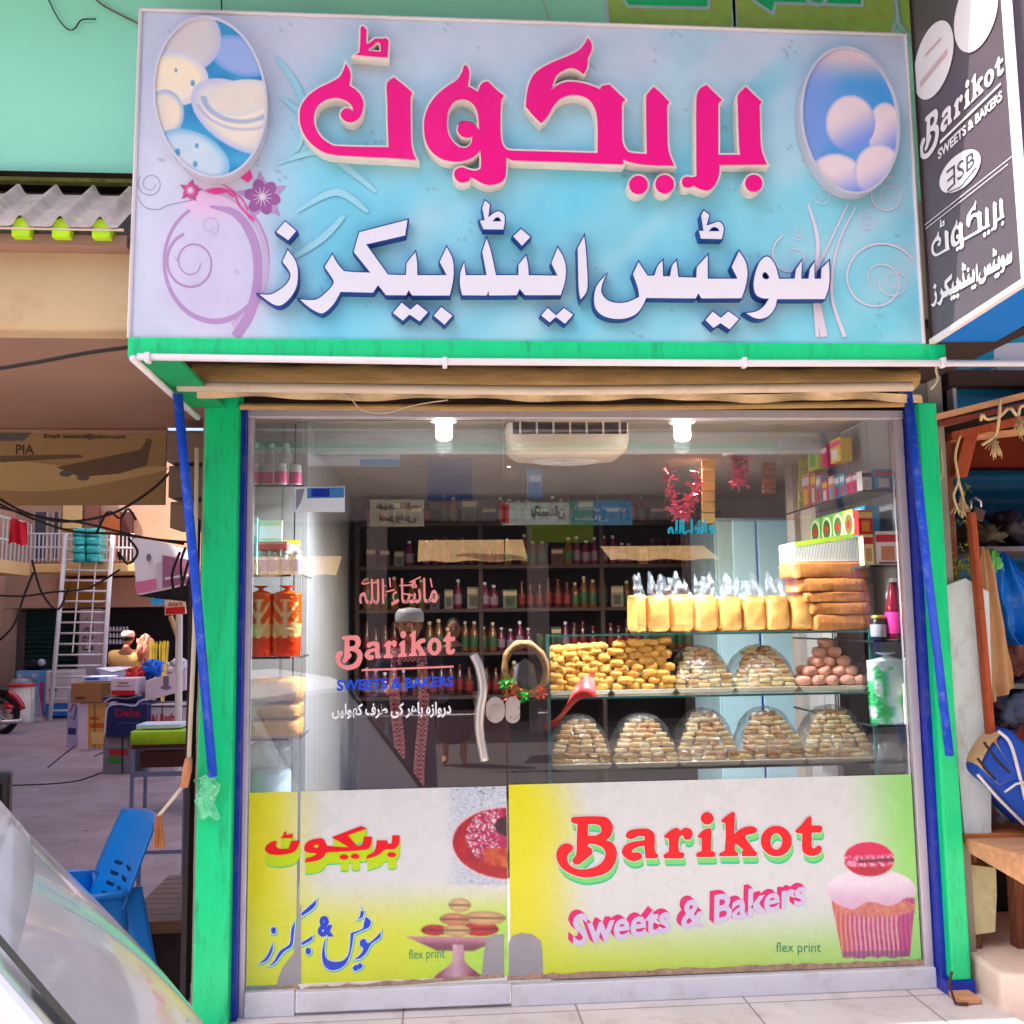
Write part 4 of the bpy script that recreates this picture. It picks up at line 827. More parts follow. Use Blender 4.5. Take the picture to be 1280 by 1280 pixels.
# left display niche: glass shelves
Yn0, Yn1 = .05, .32
nic = thing('wall_shelf', 'narrow glass shelves behind the left pane of the shop front', 'shelf', (-.62, .18, .6))
NZ = {}
for py in (606, 718, 821, 923):
    z = P(340, py, Yn0)[2]; NZ[py] = z; b = MB(); b.box(-.735, P(378 if py < 800 else 374, py, Yn0)[0], Yn0, Yn1, z-.008, z, 0); b.build('shelf_board', mg, nic)
e = MB()
for py in NZ: e.box(-.735, -.53, Yn0-.003, Yn0-.0002, NZ[py]-.008, NZ[py])
e.build('shelf_edge', mat('dark_shelf_edge', (40, 60, 66), .3), nic)
white, pinkl, clear = mat('white_hdpe', (220, 220, 222), .4, var=.04), mat('pink_label', (232, 70, 140), .4, var=.3, scale=40), mat('clear_bottle', (190, 196, 190), .2, var=.05, alpha=.55)
for i, x in enumerate((316, 333, 351, 369)): p = P(x, 604, .09+.02*(i % 2)); jar(p[0], p[1], NZ[606]+.001, .085, .024, white, pinkl, white, 'white plastic jar with a pink label on the top left shelf', group='pink labelled jars on the top left shelf', neck=.8)
for i, x in enumerate((318, 338, 357)): p = P(x, 590, .22); jar(p[0], p[1], NZ[606]+.001, .185, .025, clear, None, white, 'clear bottle with a white cap behind the pink labelled jars', 'bottle', 'bottle', 'clear bottles behind the pink jars', neck=.5, caph=.09)
purl = mat('violet_label', (150, 140, 200), .4, var=.3, scale=50)
for i, x in enumerate((329, 343.5, 357.5, 371)): p = P(x, 716, .08); jar(p[0], p[1], NZ[718]+.001, .088, .0205, white, purl, white, 'white bottle with a violet label on the second left shelf', 'bottle', 'bottle', 'violet labelled bottles on the second left shelf', neck=.75)
p = P(315, 716, .09); jar(p[0], p[1], NZ[718]+.001, .06, .017, mat('black_jar', (40, 36, 40), .3), white, mat('black_cap', (30, 28, 30), .3), 'small black jar with a white label left of the violet labelled bottles', neck=.8)
for i, (x, y, w, h, cc, tx) in enumerate([(316, 690, 10, 48, (150, 210, 214), 'tall pale aqua pack at the left end of the second left shelf'), (338, 690, 28, 46, (196, 226, 190), 'pale green pack standing behind the violet labelled bottles'), (364, 692, 20, 30, (236, 216, 60), 'yellow pack standing behind the violet labelled bottles'), (352, 676, 34, 8, (236, 120, 110), 'flat salmon pack lying across the violet labelled bottles')]):
    a = P(x, 716, .18+.03*i); s = (3.63+.18)/FPX; z = NZ[718]
    if i == 3: z = NZ[718]+.0895; carton((a[0], .085, z+.016), (w*s/2, 0, 0), (0, .04, 0), (0, 0, .015), [cc, (250, 200, 190)], tx); continue
    carton((a[0], a[1], z+.001+h*s/2*1.5), (w*s/2, 0, 0), (0, .012, 0), (0, 0, h*s/2*1.5), [cc, (230, 236, 240), lamp(cc, .7)], tx)
# bagged rusks
m_orange = matv('orange_printed_bag', .25, var=.08, spec=.6, bump=.2)
def bag(x0, x1, z0, z1, y, col, name, text, cat, mats, group=None, d=.05, tie=True, seed=0):
    mb = MB(); cols = []; nu, nv = 56, 84; cx, hw_ = (x0+x1)/2, (x1-x0)/2
    for j in range(nv+1):
        v = j/nv; prof = (1-.05*(1-v)**8) if v < .88 else 1-.84*sstep(.88, .95, v)+(.42*sstep(.955, 1, v))
        for i in range(nu):
            a = 2*math.pi*i/nu; ca, sa = math.cos(a), math.sin(a); k = 1+.07*(vn(i*.9+seed, j*.5, 3)-.5)
            mb.v.append((cx+hw_*prof*math.copysign(abs(ca)**.6, ca)*k, y+d*(prof if tie else 1)*math.copysign(abs(sa)**.6, sa)*k, z0+(z1-z0)*v)); cols.append((*C(col(math.copysign(abs(ca)**.6, ca), v)), 1))
    mb.f = [[j*nu+i, j*nu+(i+1) % nu, (j+1)*nu+(i+1) % nu, (j+1)*nu+i] for j in range(nv) for i in range(nu)]; mb.f += [list(range(nu))[::-1], [nv*nu+i for i in range(nu)]]; mb.mi = [0]*len(mb.f)
    return tag(mb.build(name, mats, smooth=True, colors=cols), text, cat, group)
def orange(u, v):
    c = (240, 84, 10)
    if .25 < v < .80 and abs(u) < .9: s = math.sin((v*9-abs(u)*2.6)*3.1); c = mixc(c, (252, 214, 150), sstep(.2, .8, s)*(1-.3*abs(u)))
    if abs(u) < .13 and v < .8: c = mixc(c, (246, 226, 170), .8)
    if .28 < v < .46: c = mixc(c, (246, 206, 150), .75)
    if v < .26: c = (240, 60, 10)
    return c
for i, (x0, x1) in enumerate(((308, 340), (339, 375))):
    a, b = P(x0, 819, .09), P(x1, 740, .09); bag(a[0], b[0], NZ[821]+.001, P(340, 732, .09)[2], .12, orange, 'rusk_bag', 'tied orange bag with a white leaf pattern on the third left shelf', 'bag', m_orange, 'orange printed bags on the third left shelf', .045, seed=i*9)
m_loafbrown = mat('brown_crust', (206, 150, 84), .6, var=.3, scale=16, bump=.4); m_film = filmmat('polythene', refl=.03, haze=.02); m_film3 = filmmat('crumpled_polythene', (206, 220, 240), refl=.06, haze=.08); m_film2 = filmmat('milky_polythene', haze=.12)
def slab(x0, x1, z0, z1, y0, y1, m, name, text, cat, group=None, rnd=.3, seed=0, nz=.004):
    mb = MB(); cx, cy, cz = (x0+x1)/2, (y0+y1)/2, (z0+z1)/2; N, M_ = 28, 14; vs = []
    for j in range(M_+1):
        b = -math.pi/2+math.pi*j/M_; sb, cb = math.copysign(abs(math.sin(b))**rnd, math.sin(b)), abs(math.cos(b))**rnd
        for i in range(N):
            a = 2*math.pi*i/N; ca = math.copysign(abs(math.cos(a))**rnd, math.cos(a)); sa = math.copysign(abs(math.sin(a))**rnd, math.sin(a)); k = nz*(vn(i*.8+seed*3, j*.8, 5)-.5)*2
            vs.append((cx+((x1-x0)/2+k)*ca*cb, cy+((y1-y0)/2+k)*sa*cb, cz+((z1-z0)/2+k)*sb))
    mb.add(vs, [[j*N+i, j*N+(i+1) % N, (j+1)*N+(i+1) % N, (j+1)*N+i] for j in range(M_) for i in range(N)]); o = mb.build(name, m, smooth=True); return tag(o, text, cat, group) if text else o
for i, (y0, y1, x0, x1) in enumerate([(848, 879, 306, 376), (880, 899, 306, 374), (899, 921, 307, 374)]):
    a, b = P(x0, y1, .08), P(x1, y0, .08); slab(a[0], b[0], a[2] if i < 2 else NZ[923]+.001, b[2], .08, .26, m_loafbrown, 'cake_loaf', ['thick brown loaf on top of the stack on the fourth left shelf', 'thin brown loaf in the middle of the stack on the fourth left shelf', 'brown loaf at the bottom of the stack on the fourth left shelf'][i], 'bread', seed=i)
a, b = P(305, 966, .09), P(366, 928, .09); slab(a[0], b[0], a[2], b[2], .09, .26, m_film2, 'wrapped_bun', 'milky wrapped bun standing on the glass bin at lower left', 'bread', rnd=.6)
MB_ = MB(); MB_.lathe((-.62, .18, ZF+.005), [(.075, 0), (.082, .02), (.082, a[2]-ZF-.02), (.075, a[2]-ZF-.006)], 20); tag(MB_.build('storage_jar', mat('frosted_jar', (176, 200, 214), .25, var=.05), smooth=True), 'pale blue storage jar under the left shelves', 'jar')
# ------------------------------------------------------------------ glass counter
Yc0, Yc1 = .12, .50
CX0, CX1 = P(686, 880, Yc0)[0], P(1092, 880, Yc0)[0]
zt = P(900, 790, Yc0)[2]; z2 = P(900, 868, Yc0)[2]; z3 = P(900, 958, Yc0)[2]
ct = thing('display_counter', 'glass display counter full of biscuit trays behind the right window', 'counter', ((CX0+CX1)/2, .3, ZF))
for z, w in ((zt, 0), (z2, .02), (z3, .02)): MB().box(CX0+.002, CX1-.002, Yc0+.002, Yc1-.01, z-.008, z).build('glass_shelf', mg, ct)
MB().box(CX0-.004, CX0+.001, Yc0, Yc1, ZF+.30, zt).build('side_pane', mg, ct); MB().box(CX1-.001, CX1+.004, Yc0, Yc1, ZF+.30, zt).build('side_pane', mg, ct)
b = MB(); b.box(CX0, CX1, Yc0, Yc1, ZF+.001, ZF+.30); b.build('base', mat('counter_base', (140, 120, 110), .5, var=.1), ct)
b = MB(); b.box(CX0-.006, CX0+.006, Yc0-.006, Yc0+.006, ZF+.3, zt); b.box(CX1-.006, CX1+.006, Yc0-.006, Yc0+.006, ZF+.3, zt); b.box(CX0, CX1, Yc0-.004, Yc0-.0001, zt-.009, zt-.001); b.box(CX0, CX1, Yc0-.004, Yc0-.0001, z2-.008, z2); b.build('edge_trim', mat('teal_glass_edge', (60, 130, 130), .2, var=.1), ct)
# loaves on the counter
m_crust = matv('browned_crust', .5, var=.2, scale=24, bump=.25); m_bread = mat('golden_bread', (242, 178, 98), .55, var=.25, scale=13, bump=.25, dirt=.4, dirtc=(206, 120, 40))
edges = [794, 809, 839, 869.5, 900, 930, 959.5, 989, 1018]
for i in range(8):
    Y = .205+.004*(i % 3); a, b = P(edges[i]+.4, 788, Y), P(edges[i+1]-.4, 744+RNG.uniform(-1, 2), Y)
    pos = ['first', 'second', 'third', 'fourth', 'fifth', 'sixth', 'seventh', 'last'][i]
    loaf = slab(a[0]+.001, b[0]-.001, zt+.001, b[2], Y, Y+.19, m_crust, 'bread_loaf', 'golden bread loaf on the counter, %s of the row from the left end' % pos, 'bread', 'bread loaves along the counter', .36, i)
    lc = loaf.data.color_attributes.new('Col', 'FLOAT_COLOR', 'POINT'); zs2 = [v.co.z for v in loaf.data.vertices]; xs2 = [v.co.x for v in loaf.data.vertices]
    for q, v in enumerate(loaf.data.vertices):
        t_ = (v.co.z-min(zs2))/(max(zs2)-min(zs2)); ed = abs(v.co.x)/max(xs2); w_ = min(1, sstep(.72, 1, t_)*.8+sstep(.8, 1, ed)*.35+.35*vn(v.co.x*60+i*7, t_*4)); lc.data[q].color = (*C(mixc((250, 196, 112), (196, 104, 36), w_)), 1)
    def bagtop(u, v, a=a, b=b, Y=Y, i=i):
        w = (b[0]-a[0])*(.98-.30*v); h_ = .036+.052*(.35+.65*abs(math.sin(u*3.3+i*1.7)))+.012*math.sin(u*11+i); k = vn(u*6+i*9, v*5, 4)-.5
        return ((a[0]+b[0])/2+(u-.5)*w+.012*v*math.sin(i*2.1)+.010*k*v, Y+.015+.045*v+.03*k+.012*math.sin(u*12+i)*v, b[2]-.014+h_*v*1.15)
    tag(MB().sheet(bagtop, 20, 12).build('plastic_wrap', m_film3, smooth=True), 'crumpled clear plastic bag top over the %s loaf from the left' % pos, 'wrapper', 'clear bag tops above the loaves')
m_rusk = mat('caramel_rusk', (206, 130, 66), .5, var=.4, scale=26, bump=.3, dirt=.4, dirtc=(240, 190, 120), stretch=(3, 1, 1))
ord5 = ['topmost', 'second', 'third', 'fourth', 'lowest']
for i, (y0, y1, x0, x1) in enumerate([(703, 723, 991, 1085), (723, 740, 1000, 1086), (740, 753, 1006, 1088), (753, 768, 1013, 1090), (768, 787, 1018, 1089)]):
    a, b = P(x0, y1, .20), P(x1, y0, .20); slab(a[0], b[0], a[2] if i < 4 else zt+.001, b[2]+.002, .20, .38, m_rusk, 'cake_rusk_pack', 'flat pack of brown cake rusks, %s of the stack on the counter' % ord5[i], 'rusk pack', 'stacked packs of cake rusks', .2, i+20, .005)
a, b = P(994, 703, .22), P(1078, 671, .22)
mb = MB(); mb.hexa([(a[0], .22, a[2]+.003), (b[0], .22, a[2]+.003), (b[0], .40, a[2]+.003), (a[0], .40, a[2]+.003)], [(a[0], .22, b[2]-.02), (b[0], .22, b[2]+.02), (b[0], .40, b[2]+.02), (a[0], .40, b[2]-.02)])
for i in range(22): u = i/22; x = a[0]+(b[0]-a[0])*u; mb.quad((x, .2195, a[2]+.01), (x+.0025, .2195, a[2]+.01), (x+.018, .2195, b[2]-.03+.04*u), (x+.0155, .2195, b[2]-.03+.04*u), 1)
mb.quad((a[0], .2192, b[2]-.04), (b[0], .2192, b[2]), (b[0], .2192, b[2]+.02), (a[0], .2192, b[2]-.02), 2); tag(mb.build('cake_box', [hue((226, 226, 224)), hue((150, 176, 150)), hue((190, 232, 70))]), 'white hatched cake box with a lime edge lying on the rusk packs', 'box')
# trays of biscuits
m_tray2 = mat('cream_tray', (216, 206, 184), .4, var=.06); m_bisc = mat('plain_biscuit', (248, 208, 146), .7, var=.2, scale=30, bump=.3); m_puff = mat('golden_puff', (236, 178, 84), .6, var=.35, scale=26, bump=.5, dirt=.5, dirtc=(200, 110, 20)); m_pinkb = mat('pink_macaroon', (250, 176, 152), .75, var=.25, scale=30, bump=.6)
def lump(name, rx, ry, rz, m, seed, ridges=0, rnd=.6):
    mb = MB(); N, M_ = 14, 8; vs = []
    for j in range(M_+1):
        b = -math.pi/2+math.pi*j/M_; sb, cb = math.copysign(abs(math.sin(b))**rnd, math.sin(b)), abs(math.cos(b))**rnd
        for i in range(N):
            a = 2*math.pi*i/N; ca = math.copysign(abs(math.cos(a))**rnd, math.cos(a)); sa = math.copysign(abs(math.sin(a))**rnd, math.sin(a)); k = 1+(.5 if ridges else .22)*(vn(i*.9+seed*11, j*1.1, seed)-.5)+(.2*math.sin(ca*ridges+seed) if ridges else 0)
            vs.append((rx*ca*cb, ry*sa*cb*k, rz*sb*k))
    mb.add(vs, [[j*N+i, j*N+(i+1) % N, (j+1)*N+(i+1) % N, (j+1)*N+i] for j in range(M_) for i in range(N)])
    me = bpy.data.meshes.new(name); me.from_pydata(mb.v, [], mb.f); me.materials.append(m); me.polygons.foreach_set('use_smooth', [True]*len(mb.f)); me.update(); return me
PUFF = [lump('puff', .030, .017, .0125, m_puff, i, 7) for i in range(5)]; BISC = [lump('biscuit', .0235, .017, .0085, (m_bisc, mat('toasted_biscuit', (230, 176, 108), .7, var=.25, scale=30, bump=.3), mat('pale_biscuit', (250, 222, 170), .7, var=.2, scale=30, bump=.3))[i], i+10, 0, .45) for i in range(3)]; MACA = [lump('macaroon', .031, .028, .0205, m_pinkb, i+20, 0, .7) for i in range(3)]
def place(name, me, loc, rz, label, cat, group, tilt=0):
    o = bpy.data.objects.new(name, me); COL.objects.link(o); o.location = [float(q) for q in loc]; o.rotation_euler = (tilt, RNG.uniform(-.12, .12) if tilt else 0, rz); return tag(o, label, cat, group)
def tray(px0, px1, z, Y, text):
    a, b = P(px0, 800, Y)[0], P(px1, 800, Y)[0]; mb = MB(); mb.hexa([(a+.012, Y+.008, z+.001), (b-.012, Y+.008, z+.001), (b-.012, Y+.24, z+.001), (a+.012, Y+.24, z+.001)], [(a, Y, z+.018), (b, Y, z+.018), (b, Y+.25, z+.018), (a, Y+.25, z+.018)]); return tag(mb.build('tray', m_tray2, bevel=.002), text, 'tray'), a, b
S = 3.8/FPX
def heap_puff(px0, px1, z, Y, top0, top1, label, group):
    a, b = P(px0, 800, Y)[0], P(px1, 800, Y)[0]; rows = 8; h = (P(700, top0, Y)[2]-z-.018)/rows
    for r_ in range(rows):
        nrow = 4
        for c_ in range(nrow):
            for dpt in range(2 if r_ < rows-1 else 3):
                if dpt == 1 and r_ < 4: continue
                u = (c_+.5+(.25 if r_ % 2 else -.1)+RNG.uniform(-.12, .12))/nrow; f = 1-.05*r_/rows
                x = a+(b-a)*(.5+(u-.5)*f); hh = 1+(top1*(u-.5))
                place('puff_pastry', PUFF[int(RNG.integers(5))], (x, Y+.022+dpt*.045+.006*r_+RNG.uniform(0, .01), z+.028+h*r_*hh), RNG.uniform(-.5, .5), label, 'pastry', group, RNG.uniform(-.45, .45)); list(COL.objects)[-1].scale = (RNG.uniform(.8, 1.15), RNG.uniform(.9, 1.2), RNG.uniform(.85, 1.35))
tray(685, 762, z2, .20, 'cream tray under the left heap of golden twisted pastries'); heap_puff(686, 761, z2, .20, 808, .1, 'golden twisted pastry in the left heap on the counter shelf', 'golden pastries in the left heap')
tray(764, 843, z2, .20, 'cream tray under the right heap of golden twisted pastries'); heap_puff(765, 842, z2, .20, 802, .12, 'golden twisted pastry in the right heap on the counter shelf', 'golden pastries in the right heap')
def heap_bisc(px0, px1, z, Y, topy, label, group, name, cover):
    a, b = P(px0, 800, Y)[0], P(px1, 800, Y)[0]; cx, hw_ = (a+b)/2, (b-a)/2+.001; H = P(700, topy, Y+.08)[2]-z; rows = max(5, int(H/.0172))
    for r_ in range(rows):
        v = (r_+.2)/rows; w = hw_*(1-.62*v**1.5)*(.97+.06*vn(px0, r_)); n = max(1, int(2*w/.046+.4)); yd = .02+.075*v*v
        for c_ in range(n):
            x = cx+(c_-(n-1)/2)*(2*w/n); place('biscuit', BISC[int(RNG.integers(3))], (x+RNG.uniform(-.005, .005), Y+.02+yd+RNG.uniform(-.004, .006), z+.028+.0172*r_+RNG.uniform(-.002, .002)), RNG.uniform(-.3, .3), label, 'biscuit', group, RNG.uniform(-.1, .1))
        if v > .45:
            for c_ in range(max(1, n-1)): place('biscuit', BISC[int(RNG.integers(3))], (cx+(c_-(n-2)/2)*(2*w/n), Y+.02+yd+.042, z+.026+.0172*r_), RNG.uniform(-.2, .2), label, 'biscuit', group)
    if cover:
        def dome(u, v):
            a_ = u*2*math.pi; vv = v**.8; rr = max(0, (1-.55*vv**1.6))*math.sqrt(max(0, 1-vv**9)); k = 1+.13*(vn(u*22, v*5, int(px0))-.5); ca = math.copysign(abs(math.cos(a_))**.7, math.cos(a_)); sa = math.copysign(abs(math.sin(a_))**.7, math.sin(a_))
            return (cx+(hw_+.014)*rr*ca*k, Y+.105+.125*rr*sa*k*(1-.2*vv), z+.02+(H+.010)*vv)
        tag(MB().sheet(dome, 44, 14).build('plastic_wrap', m_film, smooth=True), cover, 'wrapper')
names = ['first', 'second', 'third', 'fourth', 'fifth']
for i, (x0, x1, ty) in enumerate([(845, 917, 818), (919, 996, 818)]):
    k = ['left', 'right'][i]; tray(x0, x1, z2, .20, 'cream tray of plain biscuits on the upper counter shelf, %s of the two' % k); heap_bisc(x0, x1, z2, .20, ty, 'plain biscuit in the %s wrapped dome of the upper counter shelf' % k, 'plain biscuits in the upper %s dome' % k, k, 'clear film over the %s biscuit dome of the upper counter shelf' % k)
for i, (x0, x1, ty) in enumerate([(688, 762, 902), (766, 844, 902), (846, 922, 898), (924, 1002, 897), (1004, 1088, 897)]):
    k = names[i]; tray(x0, x1, z3, .128, 'cream tray of biscuits on the lower counter shelf, %s from the left' % k); heap_bisc(x0, x1, z3, .128, ty, 'plain biscuit in the %s wrapped dome of the lower counter shelf' % k, 'plain biscuits in the %s lower dome' % k, k, 'clear film over the %s biscuit dome of the lower shelf' % k)
tray(998, 1087, z2, .20, 'cream tray under the pink macaroons'); ax0, ax1 = P(998, 800, .20)[0], P(1087, 800, .20)[0]
for r_, n in enumerate((5, 4, 3, 2, 1)):
    for c_ in range(n):
        for dpt in range(2 if r_ < 2 else 1): place('macaroon', MACA[int(RNG.integers(3))], ((ax0+ax1)/2+(c_-(n-1)/2)*.057-.004+RNG.uniform(-.005, .005), .235+.012*r_+.05*dpt, z2+.038+.0365*r_), RNG.uniform(0, 3), 'pink cracked macaroon in the heap at the right of the upper shelf', 'macaroon', 'pink macaroons in the heap', RNG.uniform(-.3, .3))
# red sack and hoop gift basket left of the counter
mr_ = mat('red_polythene', (224, 60, 60), .35, var=.25, scale=12, bump=.3)
tag(MB().sheet(lambda u, v: (P(667+u*58, 0, .1)[0], .10+.035*math.sin(u*5+v*3), P(667, 913-46*u-(9+20*u)*v+6*math.sin(u*7), .1)[2]), 18, 8).build('plastic_bag', mr_, smooth=True), 'red plastic bag lying over the left end of the counter', 'bag')
def stuffm(name, a, b_, sc=40):
    M = mat(name, a, .6, var=.3, scale=sc, dirt=1.0, dirtc=b_, bump=.4); return M
ring = thing('gift_basket', 'oval hoop basket trimmed with beige netting and tinsel by the door lock', 'basket', P(657, 870, .1)); bc = P(657, 836, .10)
def hoop(u, v): a = u*2*math.pi; b_ = v*2*math.pi; R_ = 1+.16*math.cos(b_)*(1+.15*math.sin(u*60)); return (bc[0]+.078*R_*math.cos(a+.5), bc[1]+.03*math.sin(b_), bc[2]+.098*R_*math.sin(a+.5)-.012*math.cos(a))
MB().sheet(hoop, 60, 10).build('hoop', stuffm('beige_netting', (170, 124, 80), (60, 40, 30)), ring, smooth=True)
for nm, cc, ang, sc in (('green_tinsel', (60, 206, 70), 3.6, .03), ('green_tinsel', (60, 206, 70), 4.5, .025), ('red_tinsel', (226, 90, 50), 4.05, .04), ('red_tinsel', (226, 110, 90), 5.3, .03)):
    mb = MB(); c0 = np.array([bc[0]+.085*math.cos(ang), bc[1]-.035, bc[2]+.105*math.sin(ang)])
    for i in range(60): d_ = RNG.normal(size=3); d_ /= np.linalg.norm(d_); p_ = c0+d_*sc*RNG.uniform(.4, 1); w_ = RNG.normal(size=3)*.007; mb.add([p_, p_+w_, p_+RNG.normal(size=3)*.007], [[0, 1, 2]])
    mb.build(nm, mat(nm, cc, .3, metal=.3, var=.3, scale=60), ring)
MB().sheet(lambda u, v: (bc[0]+.05*(u-.5)*2*(1-.3*v), bc[1]+.045-.03*math.sin(u*3.1), bc[2]-.07+.11*v*(1-.5*abs(u-.5))), 10, 10).build('filling', mat('grey_cloth', (120, 120, 130), .6, var=.5, scale=18), ring, smooth=True)
# right wall shelves with boxed goods
rs = thing('wall_shelf', 'glass shelves of boxes and bottles on the right wall inside', 'shelf', (1.70, .4, .8)); RZ = []
for py, xe in ((612, 1080), (706, 1088), (800, 1092), (906, 1094)):
    z = P(1118, py, .05)[2]; RZ.append(z); x0_ = P(xe, py, .05)[0]; MB().box(x0_, 1.797, .05, .90, z-.007, z).build('shelf_board', mg, rs)
    MB().box(x0_-.004, x0_-.0002, .05, .90, z-.008, z).build('shelf_edge', mat('dark_shelf_edge', (40, 60, 66), .3), rs)
zmid = P(1090, 668, .05)[2]
def row(items, z, xw):
    for (y, w, h, d_, cols, tx) in items: carton((xw, y, z+.001+h/2), (0, -w/2*.98, 0), (d_/2, 0, 0), (0, 0, h/2), cols, tx)
xw = P(1084, 612, .05)[0]+.045
BL, WH, PK, YE, GR, RD, OR = (60, 170, 214), (226, 226, 230), (226, 60, 130), (240, 200, 60), (110, 190, 80), (206, 40, 50), (240, 140, 60)
carton((P(1102, 600, .09)[0], .10, RZ[0]+.001+.042), (.037, 0, 0), (0, .03, 0), (0, 0, .041), [BL, PK, WH, (90, 90, 190)], 'blue and pink carton at the street end of the top right shelf'); carton((P(1081.5, 600, .09)[0], .10, RZ[0]+.001+.039), (.019, 0, 0), (0, .025, 0), (0, 0, .038), [WH, (60, 60, 70), (200, 200, 206)], 'white tin beside the blue and pink carton on the top right shelf')
row([(.19, .055, .085, .06, [PK, WH, (180, 20, 90)], 'magenta pack on the top right shelf, beside the white tin'), (.25, .055, .085, .06, [PK, WH, (180, 20, 90)], 'magenta pack on the top right shelf, beside the blue packs'), (.315, .05, .10, .06, [BL, WH, RD], 'blue and white pack on the top right shelf, nearer the street'), (.37, .05, .10, .06, [BL, WH, RD], 'blue and white pack on the top right shelf, farther from the street'), (.43, .055, .11, .06, [OR, WH, BL], 'orange and white pack next to the blue packs'), (.50, .06, .10, .06, [PK, YE, WH], 'pink and yellow pack past the orange one'), (.57, .05, .13, .06, [(150, 160, 190), WH, RD], 'grey blue pack in the deep half of the top right shelf'), (.63, .055, .15, .06, [(200, 110, 90), YE, WH], 'terracotta pack in the deep half of the top right shelf'), (.72, .09, .16, .06, [(226, 130, 110), WH, YE], 'salmon pack at the deep end of the top right shelf')], RZ[0], xw)
row([(.41, .11, .10, .05, [YE, PK, WH], 'yellow tea carton on top of the row of small packs'), (.53, .06, .09, .05, [PK, WH, RD], 'pink carton stacked on the small packs'), (.66, .12, .16, .05, [(200, 206, 90), WH, GR], 'tall lime pouch pack at the top of the right shelf')], RZ[0]+.165, xw+.012)
MB().box(xw-.035, 1.797, .12, .90, zmid-.007, zmid).build('shelf_board', mg, rs)
for i, (y, cc, k) in enumerate([(.17, (40, 150, 190), 'blue'), (.27, (226, 206, 80), 'yellow'), (.38, (130, 196, 90), 'green with red core, nearest the street on its shelf'), (.50, (120, 190, 80), 'green with red core, in the middle of its row'), (.63, (130, 200, 100), 'green with red core, farthest inside the shop')]):
    mb = MB(); h, w = .12, .11; mb.obox((xw, y, zmid+.001+h/2), (0, -w/2, 0), (.03, 0, 0), (0, 0, h/2), 0)
    for r_, kk, dx in ((.052, 1, .0006), (.040, 2, .0012), (.018, 3, .0018)): mb.add([(xw-.03-dx, y+r_*math.cos(t_), zmid+.06+r_*1.05*math.sin(t_)) for t_ in np.linspace(0, 6.283, 18, endpoint=False)], [list(range(18))], kk)
    tag(mb.build('noodle_pack', [hue(cc), hue((226, 232, 190)), hue(lamp(cc, .6)), hue((206, 40, 40))]), 'square ring printed snack pack, %s' % k, 'pack', 'ring printed packs on the middle right shelf')
carton((P(1082, 655, .07)[0], .09, zmid+.05), (.028, 0, 0), (0, .02, 0), (0, 0, .048), [RD, YE, (240, 150, 40)], 'red and yellow carton at the street end of the middle right shelf'); carton((P(1110, 682, .07)[0], .09, RZ[1]+.001+.066), (.048, 0, 0), (0, .02, 0), (0, 0, .065), [(236, 226, 214), RD, (206, 130, 90), (120, 60, 50)], 'cream and red snack carton above the red drink bottles'); carton((P(1086, 690, .07)[0], .09, RZ[1]+.001+.06), (.020, 0, 0), (0, .02, 0), (0, 0, .06), [(240, 220, 170), RD, (206, 160, 100)], 'narrow cream carton beside the cream and red snack carton')
m_syr = mat('dark_red_syrup', (120, 10, 40), .12, var=.05, spec=.6); m_bl = mat('magenta_label', (226, 60, 150), .4, var=.3, scale=40)
for px, yy, k in ((1120.5, .085, 'nearer the glass'), (1136, .18, 'half hidden by the frame')): p = P(px, 800, yy); jar(p[0], p[1], RZ[2]+.001, .238, .036, m_syr, m_bl, white, 'dark red syrup bottle with magenta label, %s' % k, 'bottle', 'bottle', 'red syrup bottles on the right shelf', neck=.36, caph=.07, lab=(.10, .44), sh=.50)
p = P(1099, 800, .10); jar(p[0], p[1], RZ[2]+.001, .095, .03, mat('black_jar', (40, 36, 40), .3), mat('grey_label', (170, 170, 176), .4), mat('gold_cap', (190, 150, 60), .35, metal=.6), 'black jar with a gold cap beside the red syrup bottle', neck=.8)
p0_, p1_ = P(1093, 905, .09), P(1134, 822, .09)
def greenbag(u, v): n = vn(u*3+3, v*6, 8); return mixc((206, 232, 226), (60, 200, 110), sstep(.4, .6, n)*.9) if v < .8 else (206, 226, 226)
bag(p0_[0], p1_[0], RZ[3]+.001, p1_[2]+.02, .12, greenbag, 'snack_bag', 'green and white snack bag tied at the top on the lowest right shelf', 'bag', m_print, d=.035, seed=5)
carton((P(1139, 880, .06)[0], .07, RZ[3]+.001+.075), (.020, 0, 0), (0, .02, 0), (0, 0, .075), [(230, 214, 206), RD, (150, 70, 40)], 'red and white pack squeezed beside the green snack bag'); a, b = P(1096, 970, .10), P(1134, 925, .10); slab(a[0], b[0], a[2], b[2], .10, .2, m_film2, 'wrapped_parcel', 'milky wrapped parcel under the green snack bag', 'parcel', rnd=.6)
MB().box(P(1094, 970, .1)[0], 1.797, .05, .9, a[2]-.008, a[2]-.001).build('shelf_board', mg, rs)
